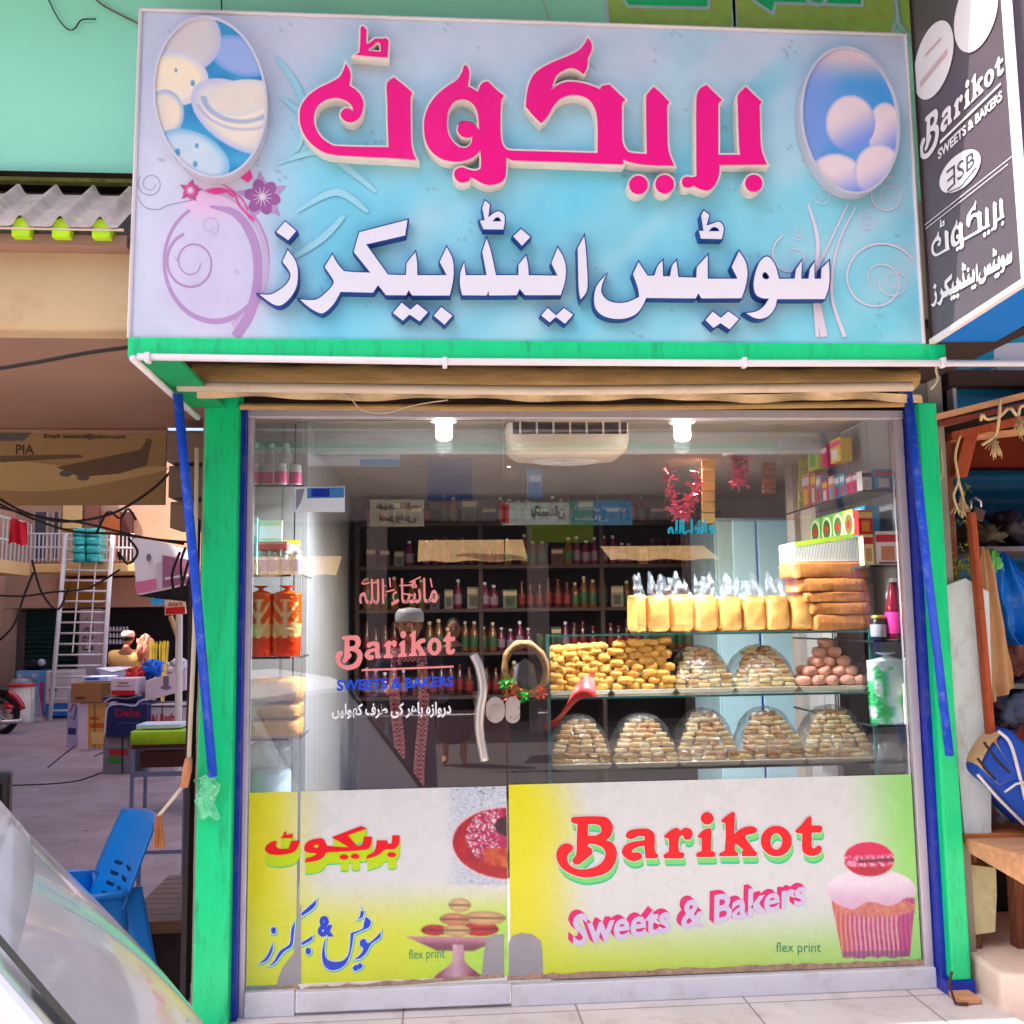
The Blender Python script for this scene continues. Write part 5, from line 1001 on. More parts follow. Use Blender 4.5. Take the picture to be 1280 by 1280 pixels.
# tall pale blue fridge, column and back shelves
fx = px2(906, 646, 994, 985, 1.6); fr2 = thing('fridge', 'tall pale blue two door fridge deep inside the shop', 'fridge', ((fx[0]+fx[1])/2, 1.85, ZF)); m_frg = mat('pale_blue_enamel', (170, 206, 220), .35, var=.06)
MB().box(fx[0], fx[1], 1.63, 2.15, ZF, fx[3]).build('cabinet', m_frg, fr2, bevel=.01); xm = P(951, 800, 1.6)[0]; MB().box(fx[0]+.005, xm-.006, 1.60, 1.629, ZF+.05, fx[3]-.02).build('door', m_frg, fr2, bevel=.006); MB().box(xm+.006, fx[1]-.005, 1.60, 1.629, ZF+.05, fx[3]-.02).build('door', m_frg, fr2, bevel=.006)
b = MB(); b.box(xm-.005, xm+.005, 1.61, 1.628, ZF+.05, fx[3]-.02); b.build('seam', m_navy, fr2)
mb = MB(); mb.box(P(992, 640, 1.1)[0], 1.799, 1.1, 1.2, ZF+.001, 2.158); mb.build('column', m_int, shop)
bk = thing('back_shelf', 'dark wooden shelves of bottles along the back wall inside the shop', 'shelf', (.6, 2.3, ZF)); m_wd = mat('dark_wood_shelf', (60, 40, 34), .6, var=.3, scale=8)
xb0, xb1 = P(446, 800, 2.2)[0], P(905, 800, 2.2)[0]; BZ = [P(650, y, 2.2)[2] for y in (652, 706, 760, 814, 868)]
for z in BZ: MB().box(xb0, xb1, 2.2, 2.5, z-.02, z).build('shelf_board', m_wd, bk)
MB().box(xb0, xb1, 2.51, 2.54, ZF, 2.1).build('back_panel', mat('dark_back_panel', (44, 34, 36), .8, var=.3), bk)
b = MB()
for x in np.linspace(xb0, xb1, 4): b.box(x-.012, x+.012, 2.21, 2.50, ZF, 2.05)
b.build('upright', m_wd, bk)
def proto(name, body, lab, cap, h, r, text, group):
    return jar(xb0+.1, 2.26, BZ[0]+.001, h, r, body, lab, cap, text, name, name.split('_')[-1], group, neck=.36, caph=.10, lab=(.15, .5), sh=.6)
BTY = [('cola_bottle', mat('cola_brown', (70, 26, 20), .15, spec=.6), mat('red_band', (120, 34, 30), .4), mat('red_cap', (120, 30, 30), .4), .165, .026, 'dark cola bottle with a red band on the back shelves', 'cola bottles on the back shelves'), ('squash_bottle', mat('amber_squash', (110, 66, 26), .15, spec=.6), mat('green_band', (50, 84, 50), .4), mat('cream_cap', (200, 190, 160), .4), .175, .028, 'amber squash bottle with a green band on the back shelves', 'squash bottles on the back shelves'), ('syrup_bottle', mat('plum_syrup', (100, 24, 60), .15, spec=.6), mat('pale_band', (130, 106, 120), .4), mat('white_cap', (210, 210, 214), .4), .16, .027, 'plum syrup bottle with a pale band on the back shelves', 'syrup bottles on the back shelves')]
PR = [proto(*q) for q in BTY]; first = [True]*3
for s_ in range(5):
    x = xb0+.05
    while x < xb1-.04:
        if RNG.uniform() < .16:
            w_, h_ = RNG.uniform(.05, .09), RNG.uniform(.09, .15); cc = ((150, 110, 60), (90, 40, 40), (70, 90, 60), (120, 110, 100), (60, 60, 90))[int(RNG.integers(5))]; carton((x+w_/2, 2.30, BZ[s_]+.001+h_/2), (w_/2, 0, 0), (0, .04, 0), (0, 0, h_/2), [cc, (180, 160, 130), lamp(cc, .6)], 'small dull carton standing among the bottles on the back shelves', group='cartons among the bottles on the back shelves'); x += w_+.03; continue
        k = int((x-xb0)/.42+s_*2) % 3; d_ = (x-(xb0+.1), RNG.uniform(-.01, .05), BZ[s_]-BZ[0])
        if first[k]:
            PR[k].location = Vector(PR[k].location)+Vector([float(q) for q in d_]); first[k] = False; base = d_; PR[k]['dx'] = d_[0]; PR[k]['dz'] = d_[2]; PR[k]['dy'] = d_[1]
        else:
            c_ = copy_tree(PR[k], (d_[0]-PR[k]['dx'], d_[1]-PR[k]['dy'], d_[2]-PR[k]['dz'])); q_ = RNG.uniform(.86, 1.06); c_.scale = (q_, q_, RNG.uniform(.8, 1.12)); c_.rotation_euler = (0, 0, RNG.uniform(0, 6))
        x += .054+(.05 if RNG.uniform() < .12 else 0)
for o in list(COL.objects):
    for q in ('dx', 'dy', 'dz'):
        if q in o: del o[q]
# dark counter at the back, garland and hanging packets
tag(MB().box(P(446, 900, 1.7)[0], P(640, 900, 1.7)[0], 1.7, 1.9, ZF, P(500, 893, 1.7)[2]).build('back_counter', mat('maroon_laminate', (44, 24, 28), .35, var=.15), bevel=.01), 'dark maroon counter behind the glass door', 'counter')
gm = mat('tinsel_garland', (206, 60, 110), .35, metal=.3, var=.5, scale=60, dirt=.8, dirtc=(226, 190, 60))
for x0_, x1_, yt, sag, tx in ((834, 872, 590, 56, 'red and gold tinsel garland drooping on the left of the right bulb'), (918, 930, 562, 40, 'short purple tinsel strand hanging before the right wall')):
    mb = MB(); pts = [P(x0_+(x1_-x0_)*u, yt+sag*4*u*(1-u), .9) for u in np.linspace(0, 1, 26)]
    for q in pts:
        for i in range(14): d_ = RNG.normal(size=3)*.022; mb.add([q, q+d_, q+d_*.6+RNG.normal(size=3)*.008], [[0, 1, 2]])
    tag(mb.build('garland', gm), tx, 'garland')
def packs(px, y0, y1, cc, text):
    t = thing('packet_strip', text, 'packets', P(px, y1, .95)); n = 6
    MB().tube([P(px, y0-16, .95), P(px, y1, .952)], .0015, 5).build('string', m_cw, t)
    for i in range(n): ya = y0+(y1-y0)*i/n; a, b = P(px-8, ya+(y1-y0)/n-1, .948), P(px+8, ya, .948); MB().box(a[0], b[0], .938, .95, a[2], b[2]).build('packet', hue(cc), t, bevel=.003)
packs(961, 578, 618, (150, 80, 40), 'strip of brown snack packets hanging before the fridge'); packs(885, 575, 655, (206, 170, 90), 'strip of gold packets hanging right of the right bulb'); packs(1006, 562, 640, (190, 196, 90), 'strip of lime packets hanging in the right corner')
# ================================================================== left: neighbouring upper storey, alley and courtyard
def G(px, py): return PZ(px, py, ZG)
def at(px, py, base_y):       # point at the depth where pixel row base_y (same column) meets the ground
    g_ = G(px, base_y); return P(px, py, g_[1])
YF = -.70
m_beige = mat('beige_plaster', (200, 172, 134), .9, var=.14, scale=2.5, bump=.2, dirt=.35, dirtc=(150, 110, 80)); m_soff = mat('shaded_plaster_soffit', (150, 116, 100), .9, var=.14, scale=2, bump=.2)  # soffit plaster browner than the fascia, its shade put into the colour
nb = thing('neighbour_storey', 'beige plastered upper storey spanning the alley mouth left of the shop', 'building', (-3, 0, 2.28)); zf0, zf1 = P(80, 412, YF)[2], P(80, 290, YF)[2]
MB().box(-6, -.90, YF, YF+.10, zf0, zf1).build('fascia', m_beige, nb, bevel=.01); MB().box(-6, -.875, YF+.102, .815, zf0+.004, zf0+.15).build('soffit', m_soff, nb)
MB().box(-6, -.97, -.45, .8, zf1+.05, 7).build('wall', m_render, nb)
e = MB()
for x in (-5.6, ): e.box(x-.2, x+.2, .3, .7, ZG, zf0)
e.build('column', m_beige, nb)
# corrugated eave
ce = thing('corrugated_eave', 'short grey corrugated eave with lime paint in its ridges under the mint billboard', 'eave', P(80, 280, -.8)); m_asb = mat('weathered_corrugated_sheet', (206, 190, 186), .85, var=.3, scale=14, bump=.3, dirt=.8, dirtc=(150, 150, 70))
pitch = 48.6*2.85/FPX; xr0 = P(33, 285, -.80)[0]; za, zb2 = P(80, 242, -.60)[2], P(80, 282, -.80)[2]
def corr(u, v):
    x = -4+3.105*u; w = (x-xr0)/pitch*2*math.pi; b_ = max(0, math.cos(w))**2.2
    return (x-.02*v, -.60-.20*v, za+(zb2-za)*v+.034*b_-.004)
MB().sheet(corr, 420, 6).build('sheet', m_asb, ce, smooth=True)
m_limep = mat('lime_paint', (170, 216, 10), .6, var=.2, scale=20); x = xr0
while x > -2.3: x -= pitch
while x < -.93:
    mb = MB(); mb.prism([[(x-.024, zb2-.03), (x+.024, zb2-.03), (x+.026, zb2-.005), (x+.017, zb2+.018), (x, zb2+.027), (x-.017, zb2+.018), (x-.026, zb2-.005)]], lambda a, b_: (a-.02, -.79, b_), lambda a, b_: (a-.02, -.70, b_)); mb.build('painted_ridge_end', m_limep, ce); x += pitch
e = MB(); e.tube([(-4, -.79, zb2-.006), (-.90, -.79, zb2-.006)], .004, 6); e.build('wire', m_cw, ce); MB().box(-4, -.90, -.765, YF-.001, zb2-.045, zb2-.012).build('batten', m_soff, ce); MB().box(-4, -.9, -.60, YF+.3, z0+.0, z0+.001).build('flashing', m_dark, ce)
# aeroplane banner hanging at the back of the passage
YA = .82
ab = thing('hanging_sign', 'dim beige travel banner with an aeroplane hanging under the passage ceiling', 'sign', P(100, 632, YA)); a, b = P(-120, 632, YA), P(208, 534, YA)
m_ban = mat('dim_banner', (150, 122, 84), .7, var=.12, scale=4); MB().box(a[0], b[0], YA, YA+.02, a[2], b[2]).build('panel', m_ban, ab)
ib = MB(); f = onY(YA-.0015); IK = [mat('banner_ink_'+n, c, .7, var=.1) for n, c in (('brown', (96, 76, 60)), ('sand', (176, 150, 104)), ('grey', (86, 84, 82)), ('text', (50, 42, 40)))]
ib.prism([openc([(-60, 560), (20, 575), (90, 583), (150, 588), (188, 583), (206, 584), (206, 588), (150, 600), (60, 614), (-60, 610)], 3)], f, None, 1)
ib.prism([[(70, 584), (176, 562), (184, 548), (190, 550), (182, 582), (150, 592), (100, 596)]], onY(YA-.002), None, 0); ib.prism([[(0, 570), (100, 568), (104, 572), (0, 578)]], onY(YA-.0022), None, 0)
for cx, cy in ((82, 592), (104, 597)): ib.prism([ell(cx, cy, 8, 4, 16)], onY(YA-.0025), None, 2)
ib.prism([[(-100, 541), (40, 541), (30, 551), (-100, 552)]], f, None, 2); letter(ib, 'PIA', ((20, 556), (42, 556), (42, 568), (20, 568)), onY(YA-.003), 3); letter(ib, 'Email: aasainul@yahoo.com', ((55, 542), (157, 543), (157, 550), (55, 549)), onY(YA-.003), 3, .02)
ib.build('print', IK, ab); MB().tube([P(-100, 537, YA), P(210, 539, YA)], .01, 8).build('hanging_rail', m_soff, ab)
# meter boxes on the shop's flank and cables
for (x0, y0, x1, y1, Y, cc, tx) in [(208, 538, 244, 577, .60, (130, 110, 100), 'upper brown meter box on the alley wall behind the green pillar'), (210, 582, 244, 622, .62, (120, 104, 92), 'middle brown meter box on the alley wall'), (212, 627, 244, 660, .60, (140, 118, 104), 'lower meter box on the alley wall above the wires')]:
    a, b = P(x0, y1, Y), P(x1, y0, Y); t = thing('meter_box', tx, 'box', a); mm = mat('box_%d' % y0, cc, .6, var=.15); MB().box(a[0], -.872, Y, Y+.2, a[2], b[2]).build('case', mm, t, bevel=.004); MB().box(a[0]+.008, -.89, Y-.005, Y-.0005, a[2]+.012, b[2]-.012).build('cover', mm, t, bevel=.002)
tag(MB().box(-.912, -.893, .12, .20, ZG, 1.80).build('duct_board', mat('dark_board', (52, 40, 44), .8, var=.3, scale=8)), 'dark board standing against the shop flank by the green pillar', 'board')
k_ = 0
for pts, Y in [([(-10, 618), (30, 640), (80, 652), (140, 642), (190, 612), (222, 580)], .7), ([(-10, 626), (40, 648), (90, 664), (150, 668), (230, 680)], .75), ([(-10, 632), (50, 646), (110, 655), (180, 672), (240, 678)], .9), ([(-10, 462), (50, 452), (110, 441), (162, 434)], -.66), ([(120, 668), (135, 640), (150, 648), (160, 636), (170, 650)], 2.0), ([(40, 700), (52, 740), (72, 762), (86, 735)], 9), ([(150, 700), (148, 690), (160, 705), (172, 690), (160, 672)], 2), ([(0, 800), (18, 780), (30, 745), (42, 715)], 9), ([(-10, 744), (30, 745), (66, 740), (110, 735), (150, 712)], 9), ([(225, 690), (215, 720), (222, 745), (236, 700)], 1.5), ([(232, 684), (226, 705), (230, 738), (238, 720)], 1.6)]:
    k_ += 1; cable(pts, .006 if Y < 1 else .007 if Y < 3 else .014, m_cab, ['thick black cable sagging under the aeroplane banner', 'black cable running to the meter boxes low across the alley', 'black cable strung across the alley below the others', 'single black cable crossing the passage ceiling to the sign corner', 'tangled cable loop left of the pink sign', 'V shaped cable hanging off the yellow balcony', 'small cable loop above the pink sign', 'slack cable drooping at the left end of the courtyard wall', 'long cable running across the courtyard wall to the ladder', 'cable loop hanging in front of the pink sign', 'second cable loop hanging beside the pink sign'][k_-1], Y, 6)
for i, pts in enumerate([[(-10, 983), (30, 982), (70, 980), (100, 976), (128, 966)], [(118, 946), (130, 940), (140, 932)], [(60, 960), (78, 945), (98, 930), (112, 922)]]):
    q = openc([G(*p) for p in pts], 6); tag(MB().tube([c+np.array([0, 0, .006]) for c in q], .008, 6).build('cable', m_cab), ['black cable lying on the ground in front of the grey printed carton', 'short black cord on the ground by the pink and orange carton', 'thin dark cord on the ground left of the cartons'][i], 'cable')
for k in range(26):
    c = G(RNG.uniform(10, 235), RNG.uniform(940, 1090)); s_ = RNG.uniform(.01, .035); tag(MB().add([c+np.array([RNG.uniform(-s_, s_), RNG.uniform(-s_, s_), .003+RNG.uniform(0, .012)]) for _ in range(4)], [[0, 1, 2], [0, 2, 3]]).build('litter', hue(((206, 200, 206), (190, 170, 150), (150, 140, 150))[k % 3])), 'small scrap of pale litter on the alley ground', 'litter', 'scraps of litter on the alley ground')
# ------------------------------------------------------------------ courtyard building
YW = 16.4; m_cw2 = mat('courtyard_plaster', (196, 158, 136), .9, var=.15, scale=.8, dirt=.3, dirtc=(150, 110, 90)); m_yel = mat('yellow_plaster', (240, 196, 130), .9, var=.1, scale=.8); m_lilw = mat('lilac_plaster', (196, 170, 176), .9, var=.12, scale=1)
cb = thing('courtyard_building', 'two storey building at the end of the alley with a yellow balcony and green shutters', 'building', (-5, YW, ZG))
def cbox(x0, y0, x1, y1, Y0, Y1, m_, name, bev=0, lo=None):
    a, b = P(x0, y1, Y0), P(x1, y0, Y0); return MB().box(a[0], b[0], Y0, Y1, lo if lo is not None else a[2], b[2]).build(name, m_, cb, bevel=bev)
cbox(-40, 560, 420, 900, YW+1.5, YW+1.8, m_cw2, 'wall', lo=ZG); cbox(38, 702, 420, 716, YW-.3, YW+1.49, m_yel, 'balcony_slab', .02)
cbox(-30, 720, 400, 761, YW+1.0, YW+1.45, m_cw2, 'lintel'); cbox(97, 761, 123, 850, YW+.9, YW+1.4, m_lilw, 'column', lo=ZG); cbox(-5, 761, 14, 860, YW+.9, YW+1.4, m_cw2, 'column', lo=ZG)
m_shut = mat('green_roller_shutter', (30, 70, 62), .5, var=.3, scale=1.2, dirt=.3, dirtc=(24, 30, 34)); a, b = P(15, 850, YW+1.3), P(97, 762, YW+1.3)
MB().sheet(lambda u, v: (a[0]+(b[0]-a[0])*u, YW+1.3+.03*math.sin(v*2*math.pi*22), ZG+(b[2]-ZG)*v), 1, 132).build('shutter', m_shut, cb); a, b = P(123, 850, YW+1.3), P(240, 750, YW+1.3); MB().box(a[0], b[0]+2, YW+1.3, YW+1.4, ZG, b[2]).build('shade_panel', mat('painted_dark_inside', (24, 18, 22), .9), cb)  # solid dark panel, the unlit shop inside put into its colour
MB().box(P(15, 800, YW+1.28)[0], P(32, 800, YW+1.28)[0], YW+1.22, YW+1.262, ZG, P(15, 764, YW+1.28)[2]).build('shutter_post', mat('grey_post', (96, 82, 80), .8, var=.2), cb)
for x0, x1 in ((40, 60), (64, 75)): w = cbox(x0, 640, x1, 700, YW+1.42, YW+1.495, mat('white_window_frame', (206, 196, 190), .5, var=.1), 'window'); a, b = P(x0+2, 698, YW+1.4), P(x1-2, 640, YW+1.4); MB().box(a[0], b[0], YW+1.40, YW+1.415, a[2], b[2]).build('pane', mat('dark_pane', (80, 84, 100), .2), w)
for x0, y0, x1, y1, cc in ((78, 600, 104, 660, (240, 206, 150)), (126, 640, 150, 705, (190, 110, 70)), (105, 600, 125, 662, (150, 100, 90)), (150, 640, 166, 700, (90, 50, 50))): cbox(x0, y0, x1, y1, YW+1.40, YW+1.49, mat('panel_%d' % x0, cc, .8, var=.2, scale=1.5), 'wall_panel')
b = MB()
for i in range(26): x = P(38+i*5.0, 700, YW-.2)[0]; b.tube([(x, YW-.2, P(38, 702, YW-.2)[2]), (x, YW-.2, P(38, 667, YW-.2)[2])], .014, 5)
for yy in (667, 684): b.tube([P(36, yy, YW-.2), P(168, yy+1, YW-.2)], .02, 6)
b.build('railing', mat('white_railing', (216, 210, 214), .5, var=.1), cb)
# left wing with its own balcony
xw_ = P(38, 708, YW-.3)[0]; lwg = thing('courtyard_wing', 'left wing of the courtyard with a yellow balcony edge and pale railing', 'building', (xw_-1, 12, ZG))
MB().box(xw_-1.4, xw_-1.0, 9, YW+1.4, ZG, 8).build('wall', m_cw2, lwg); zsl = P(38, 712, YW-.3)[2]; MB().box(xw_-1, xw_, 9, YW-.31, zsl-.12, zsl+.12).build('balcony_slab', m_yel, lwg)  # wing wall carried up out of view to shade the courtyard
b = MB()
for i in range(40): y = 9.2+i*.18; b.tube([(xw_-.06, y, zsl+.12), (xw_-.06, y, zsl+.9)], .014, 5)
for zz in (.9, .5): b.tube([(xw_-.06, 9, zsl+zz), (xw_-.06, YW-.4, zsl+zz)], .02, 6)
b.build('railing', mat('pale_blue_railing', (206, 216, 214), .5, var=.1), lwg)
sb = thing('alley_shade_block', 'plain unseen block added left of the alley to shade it', 'building', (-7.6, 4, ZG)); MB().box(-9.6, -5.75, -.4, 8.9, ZG, 8.5).build('wall', m_cw2, sb)  # unseen block added to keep the sun off the alley ground
def cloth(px0, py0, px1, py1, Y, m_, text, name='cloth', cat='cloth', d=.05):
    a, b = P(px0, py1, Y), P(px1, py0, Y); return tag(MB().sheet(lambda u, v: (a[0]+(b[0]-a[0])*u, Y+d*math.sin(u*14+v*2), a[2]+(b[2]-a[2])*v+.03*math.sin(u*6)), 16, 8).build(name, m_, smooth=True), text, cat)
cloth(10, 650, 34, 680, 13.5, mat('red_cloth', (220, 30, 50), .8, var=.2, scale=4), 'red cloth hung over the left balcony railing')
# teal bale stacked on the balcony: eight packs
m_teal = mat('teal_wrap', (40, 196, 190), .3, var=.35, scale=7, spec=.6, dirt=.4, dirtc=(180, 226, 226))
for i in range(8):
    c_, r_ = i % 2, i//2; x0, x1 = (90, 106.5) if c_ == 0 else (106.8, 123); y0 = 660+r_*10.6; a, b = P(x0, y0+10.2, YW-.6), P(x1, y0, YW-.6)
    slab(a[0], b[0], a[2], b[2], YW-.6, YW-.1, m_teal, 'wrapped_pack', 'teal shrink wrapped pack in the stack at the balcony edge above the ladder', 'pack', 'teal packs stacked on the balcony', .25, i, .02)
# ladder
ld = thing('ladder', 'white steel ladder leaning up to the yellow balcony', 'ladder', (P(97, 850, 15.5)[0], 15.3, ZG)); m_lad = mat('white_ladder_paint', (216, 206, 206), .5, var=.15, scale=3, dirt=.2)
tL, tR = P(83, 667, YW-.36), P(141, 668, YW-.36); bL, bR = P(64, 850, 15.2), P(127, 850, 15.2); bL[2] = bR[2] = ZG
MB().tube([tL, bL], .045, 8).build('side_rail', m_lad, ld, smooth=True); MB().tube([tR, bR], .045, 8).build('side_rail', m_lad, ld, smooth=True)
for i in range(17): t_ = (i+.6)/17.5; MB().tube([tL+(bL-tL)*t_, tR+(bR-tR)*t_], .022, 6).build('rung', m_lad, ld, smooth=True)
for s_ in (.34, .68): MB().tube([tL+(tR-tL)*s_, (tL+(tR-tL)*s_)*.35+(bL+(bR-bL)*s_)*.65], .014, 6).build('mid_bar', m_lad, ld)
cb2 = MB(); a, b = P(76, 757, YW+.95), P(131, 724, YW+.95); cb2.box(a[0], b[0], YW+.93, YW+.96, a[2], b[2]); tag(cb2.build('wall_banner', mat('ochre_banner', (176, 130, 50), .8, var=.4, scale=2, dirt=.5, dirtc=(80, 50, 40))), 'ochre banner on the courtyard wall behind the ladder', 'banner')
gb = MB()
for i, w_ in enumerate(('پارک', 'سروس', 'منع', 'ہے')): letter(gb, urdu(w_), ((103, 772+i*11), (117, 772+i*11), (117, 780+i*11), (103, 780+i*11)), onY(YW+.895), 0, .02)
gb.build('wall_writing', m_dark, cb)
# ------------------------------------------------------------------ signs over the alley
def board(quad, Y, th, m_, name, text, art=None, cat='sign'):
    t = thing(name, text, cat, P(*quad[3], Y)); MB().prism([quad], onY(Y), lambda x, y: tuple(P(x, y, Y)+np.array([0, th, 0])), 0, 0).build('panel', m_, t)
    if art: b = MB(); art(b); b.build('print', art.mats, t)
    return t
m_pks = mat('pink_sign_face', (250, 236, 240), .4, var=.1, scale=2)  # face whitened as sunlit; darker right-hand quad below paints its shadow
def art_(b):
    b.prism([[(195, 704), (203, 702), (203, 735), (196, 737)]], onY(5.98), None, 0); b.prism([[(203, 694), (238, 700), (238, 728), (203, 735)]], onY(5.985), None, 1); b.prism([[(168, 728), (200, 722), (200, 736), (171, 742)]], onY(5.982), None, 2); b.prism([ell(186, 697, 3, 5, 12)], onY(5.98), None, 3); b.prism([[(206, 722), (236, 717), (236, 720), (206, 725)]], onY(5.97), None, 4)
art_.mats = [hue((206, 190, 200)), hue((160, 100, 130)), hue((226, 120, 160)), hue((130, 110, 130)), hue((220, 206, 214))]
board([(165, 674), (180, 670), (240, 690), (242, 728), (171, 743)], 6.0, .15, m_pks, 'hanging_sign', 'pink and white box sign hanging over the alley below the wires', art_)
tag(MB().prism([[(171, 745), (242, 730), (244, 800), (236, 790), (232, 752)]], onY(6.4), lambda x, y: tuple(P(x, y, 6.4)+np.array([0, .3, 0]))).build('dark_awning', mat('black_tarpaulin', (26, 22, 26), .8)), 'black tarpaulin awning under the pink sign', 'awning')
def art_(b): b.prism([[(190, 744), (230, 738), (230, 742), (190, 748)]], onY(7.98), None, 0)
art_.mats = [hue((226, 236, 244))]
board([(188, 741), (233, 736), (233, 752), (189, 757)], 8.0, .05, hue((70, 170, 226)), 'hanging_sign', 'small sky blue sign below the pink sign', art_)
def art_(b): b.prism([[(207, 760), (231, 758), (231, 767), (207, 768)]], onY(7.68), None, 0); letter(b, 'Attaris', ((210, 752), (228, 751), (228, 757), (210, 758)), onY(7.68), 1, .02)
art_.mats = [hue((206, 20, 30)), hue((150, 40, 30))]
board([(206, 750), (232, 747), (232, 767), (206, 769)], 7.7, .05, hue((236, 196, 160)), 'hanging_sign', 'small cream and red sign on the white post', art_)
a = G(227, 905); tag(MB().tube([P(224, 768, 7.9), (P(224, 768, 7.9)[0]+.03, 7.9, ZG)], .04, 8).build('sign_post', mat('white_post', (226, 216, 206), .6, var=.1)), 'white post under the cream and red sign', 'post'); tag(MB().tube([P(213, 770, 8.2), P(222, 795, 8.2)], .03, 6).build('strut', mat('timber_strut', (214, 176, 110), .7, var=.2)), 'short slanting timber strut beside the white post', 'strut')
# ------------------------------------------------------------------ goods in the courtyard
m_card = mat('brown_cardboard', (166, 112, 70), .85, var=.15, scale=5); m_cardp = mat('pink_white_carton', (226, 196, 206), .7, var=.1); m_cardl = mat('lilac_carton', (190, 180, 214), .7, var=.12)
def crate(x0, y0, x1, y1, Y, dep, m_, text, tilt=0, arts=(), lo=None, name='carton', cat='box', mats=()):
    a, b = P(x0, y1, Y), P(x1, y0, Y); z = a[2] if lo is None else lo; t = thing(name, text, cat, ((a[0]+b[0])/2, Y, z)); tl = math.tan(tilt)*(b[0]-a[0])
    mb = MB(); mb.hexa([(a[0], Y, z), (b[0], Y, z+tl), (b[0], Y+dep, z+tl), (a[0], Y+dep, z)], [(a[0], Y, b[2]), (b[0], Y, b[2]+tl), (b[0], Y+dep, b[2]+tl), (a[0], Y+dep, b[2])]); mb.build('body', m_, t, bevel=.006)
    if arts:
        ab_ = MB()
        for i, (kind, q, k) in enumerate(arts):
            Yq = Y-.004-.001*i
            if kind == 'r': ab_.quad(P(q[0], q[3], Yq), P(q[2], q[3], Yq), P(q[2], q[1], Yq), P(q[0], q[1], Yq), k)
            elif kind == 't': letter(ab_, q[0], q[1], onY(Yq), k, .03)
            else: ab_.prism([q], onY(Yq), None, k)
        ab_.build('print', list(mats), t)
    return t
Yp1 = G(115, 937)[1]; Yb1 = G(150, 967)[1]
crate(97, 878, 138, 937, Yp1, .5, m_cardp, 'tall pink and orange carton under the brown carton', arts=[('r', (110, 880, 136, 935), 0), ('r', (112, 896, 124, 900), 1), ('r', (112, 904, 130, 910), 1), ('r', (118, 880, 119, 935), 2), ('r', (114, 915, 132, 930), 3)], lo=ZG, mats=[hue((214, 150, 70)), hue((196, 90, 40)), hue((60, 40, 50)), hue((226, 180, 110))])
crate(83, 862, 97, 923, Yp1+.4, .4, m_cardl, 'narrow lilac carton left of the pink and orange carton', arts=[('o', stroke([(87, 890), (92, 880), (96, 884), (92, 900), (87, 896)], 1.4), 0), ('r', (85, 910, 95, 918), 0)], lo=ZG, mats=[hue((60, 60, 130))])
zc_ = P(115, 878, Yp1)[2]; crate(88, 853, 141, 877, Yp1-.05, .6, m_card, 'wide brown carton on top of the pink and orange carton', arts=[('r', (127, 854, 140, 876), 0), ('r', (94, 871, 106, 874), 1)], lo=zc_+.004, mats=[hue((140, 96, 60)), hue((90, 60, 40))])
crate(103, 846, 136, 852, Yp1+.05, .4, mat('blue_white_pack', (196, 206, 236), .5), 'flat blue and white pack lying on the wide brown carton', arts=[('r', (106, 847, 124, 850), 0)], mats=[hue((50, 90, 200))], lo=P(115, 853, Yp1-.05)[2]+.004)
crate(118, 835, 160, 844, Yp1+1.2, .5, mat('dark_flat_box', (120, 110, 140), .6), 'flat grey box with a pale patterned lid behind the cartons', arts=[('o', [(120, 835), (150, 833), (160, 836), (140, 840)], 0)], mats=[hue((206, 206, 226))], lo=ZG)
crate(128, 920, 167, 967, Yb1, .5, mat('grey_printed_carton', (128, 118, 130), .7, var=.15), 'grey printed carton under the navy one', arts=[('r', (137, 937, 160, 944), 0), ('o', ell(143, 950, 10, 5), 1), ('r', (131, 923, 160, 935), 2), ('r', (152, 921, 154, 966), 3)], lo=ZG, mats=[hue((190, 40, 40)), hue((70, 130, 50)), hue((150, 140, 150)), hue((40, 40, 60))])
navm = mat('navy_carton', (30, 36, 84), .5, var=.15); zn = P(150, 920, Yb1)[2]
crate(131, 880, 184, 920, Yb1-.1, .6, navm, 'navy carton with a pale taped edge and red print', arts=[('o', stroke(openc([(131, 917), (133, 890), (137, 882), (150, 880), (168, 882), (174, 877), (184, 873)], 4), 2.2), 0), ('t', ('Daha', ((144, 886), (176, 886), (176, 896), (144, 896))), 1), ('r', (146, 903, 174, 904.5), 2)], lo=zn+.003, mats=[hue((200, 196, 216)), hue((150, 30, 60)), hue((60, 70, 130))])
crate(128, 870, 178, 879, Yb1+.2, .4, mat('rolled_navy_bundle', (60, 66, 110), .6, var=.4, scale=8), 'navy bundle with pale edges lying behind the navy carton top', arts=[('o', stroke(openc([(130, 878), (140, 872), (160, 873), (176, 868)], 4), 2), 0)], mats=[hue((206, 196, 206))], lo=P(150, 880, Yb1-.1)[2]+.004)
crate(187, 880, 234, 925, Yb1+.05, .5, mat('grey_white_carton', (196, 180, 190), .7, var=.12), 'pale grey carton with red script beside the navy carton', arts=[('r', (187, 882, 234, 884), 1), ('t', ('Al Rashed', ((188, 893), (228, 890), (228, 902), (188, 905))), 0), ('r', (202, 881, 203.5, 920), 1)], lo=ZG, mats=[hue((190, 30, 50)), hue((80, 60, 70))])
crate(138, 848, 170, 869, Yb1+.1, .4, m_cardp, 'white carton with a red band standing on the navy bundle', arts=[('r', (139, 863, 169, 869), 0), ('r', (148, 853, 160, 854.5), 1), ('r', (145, 857, 163, 858), 1)], mats=[hue((200, 30, 40)), hue((150, 80, 90))])
crate(181, 850, 232, 877, Yb1+.2, .5, mat('white_pink_carton', (220, 196, 206), .7, var=.12), 'tilted white carton on top of the pale grey carton', tilt=.26, arts=[('r', (204, 845, 211, 862), 0), ('r', (201, 858, 214, 861), 0)], mats=[hue((120, 110, 120))])
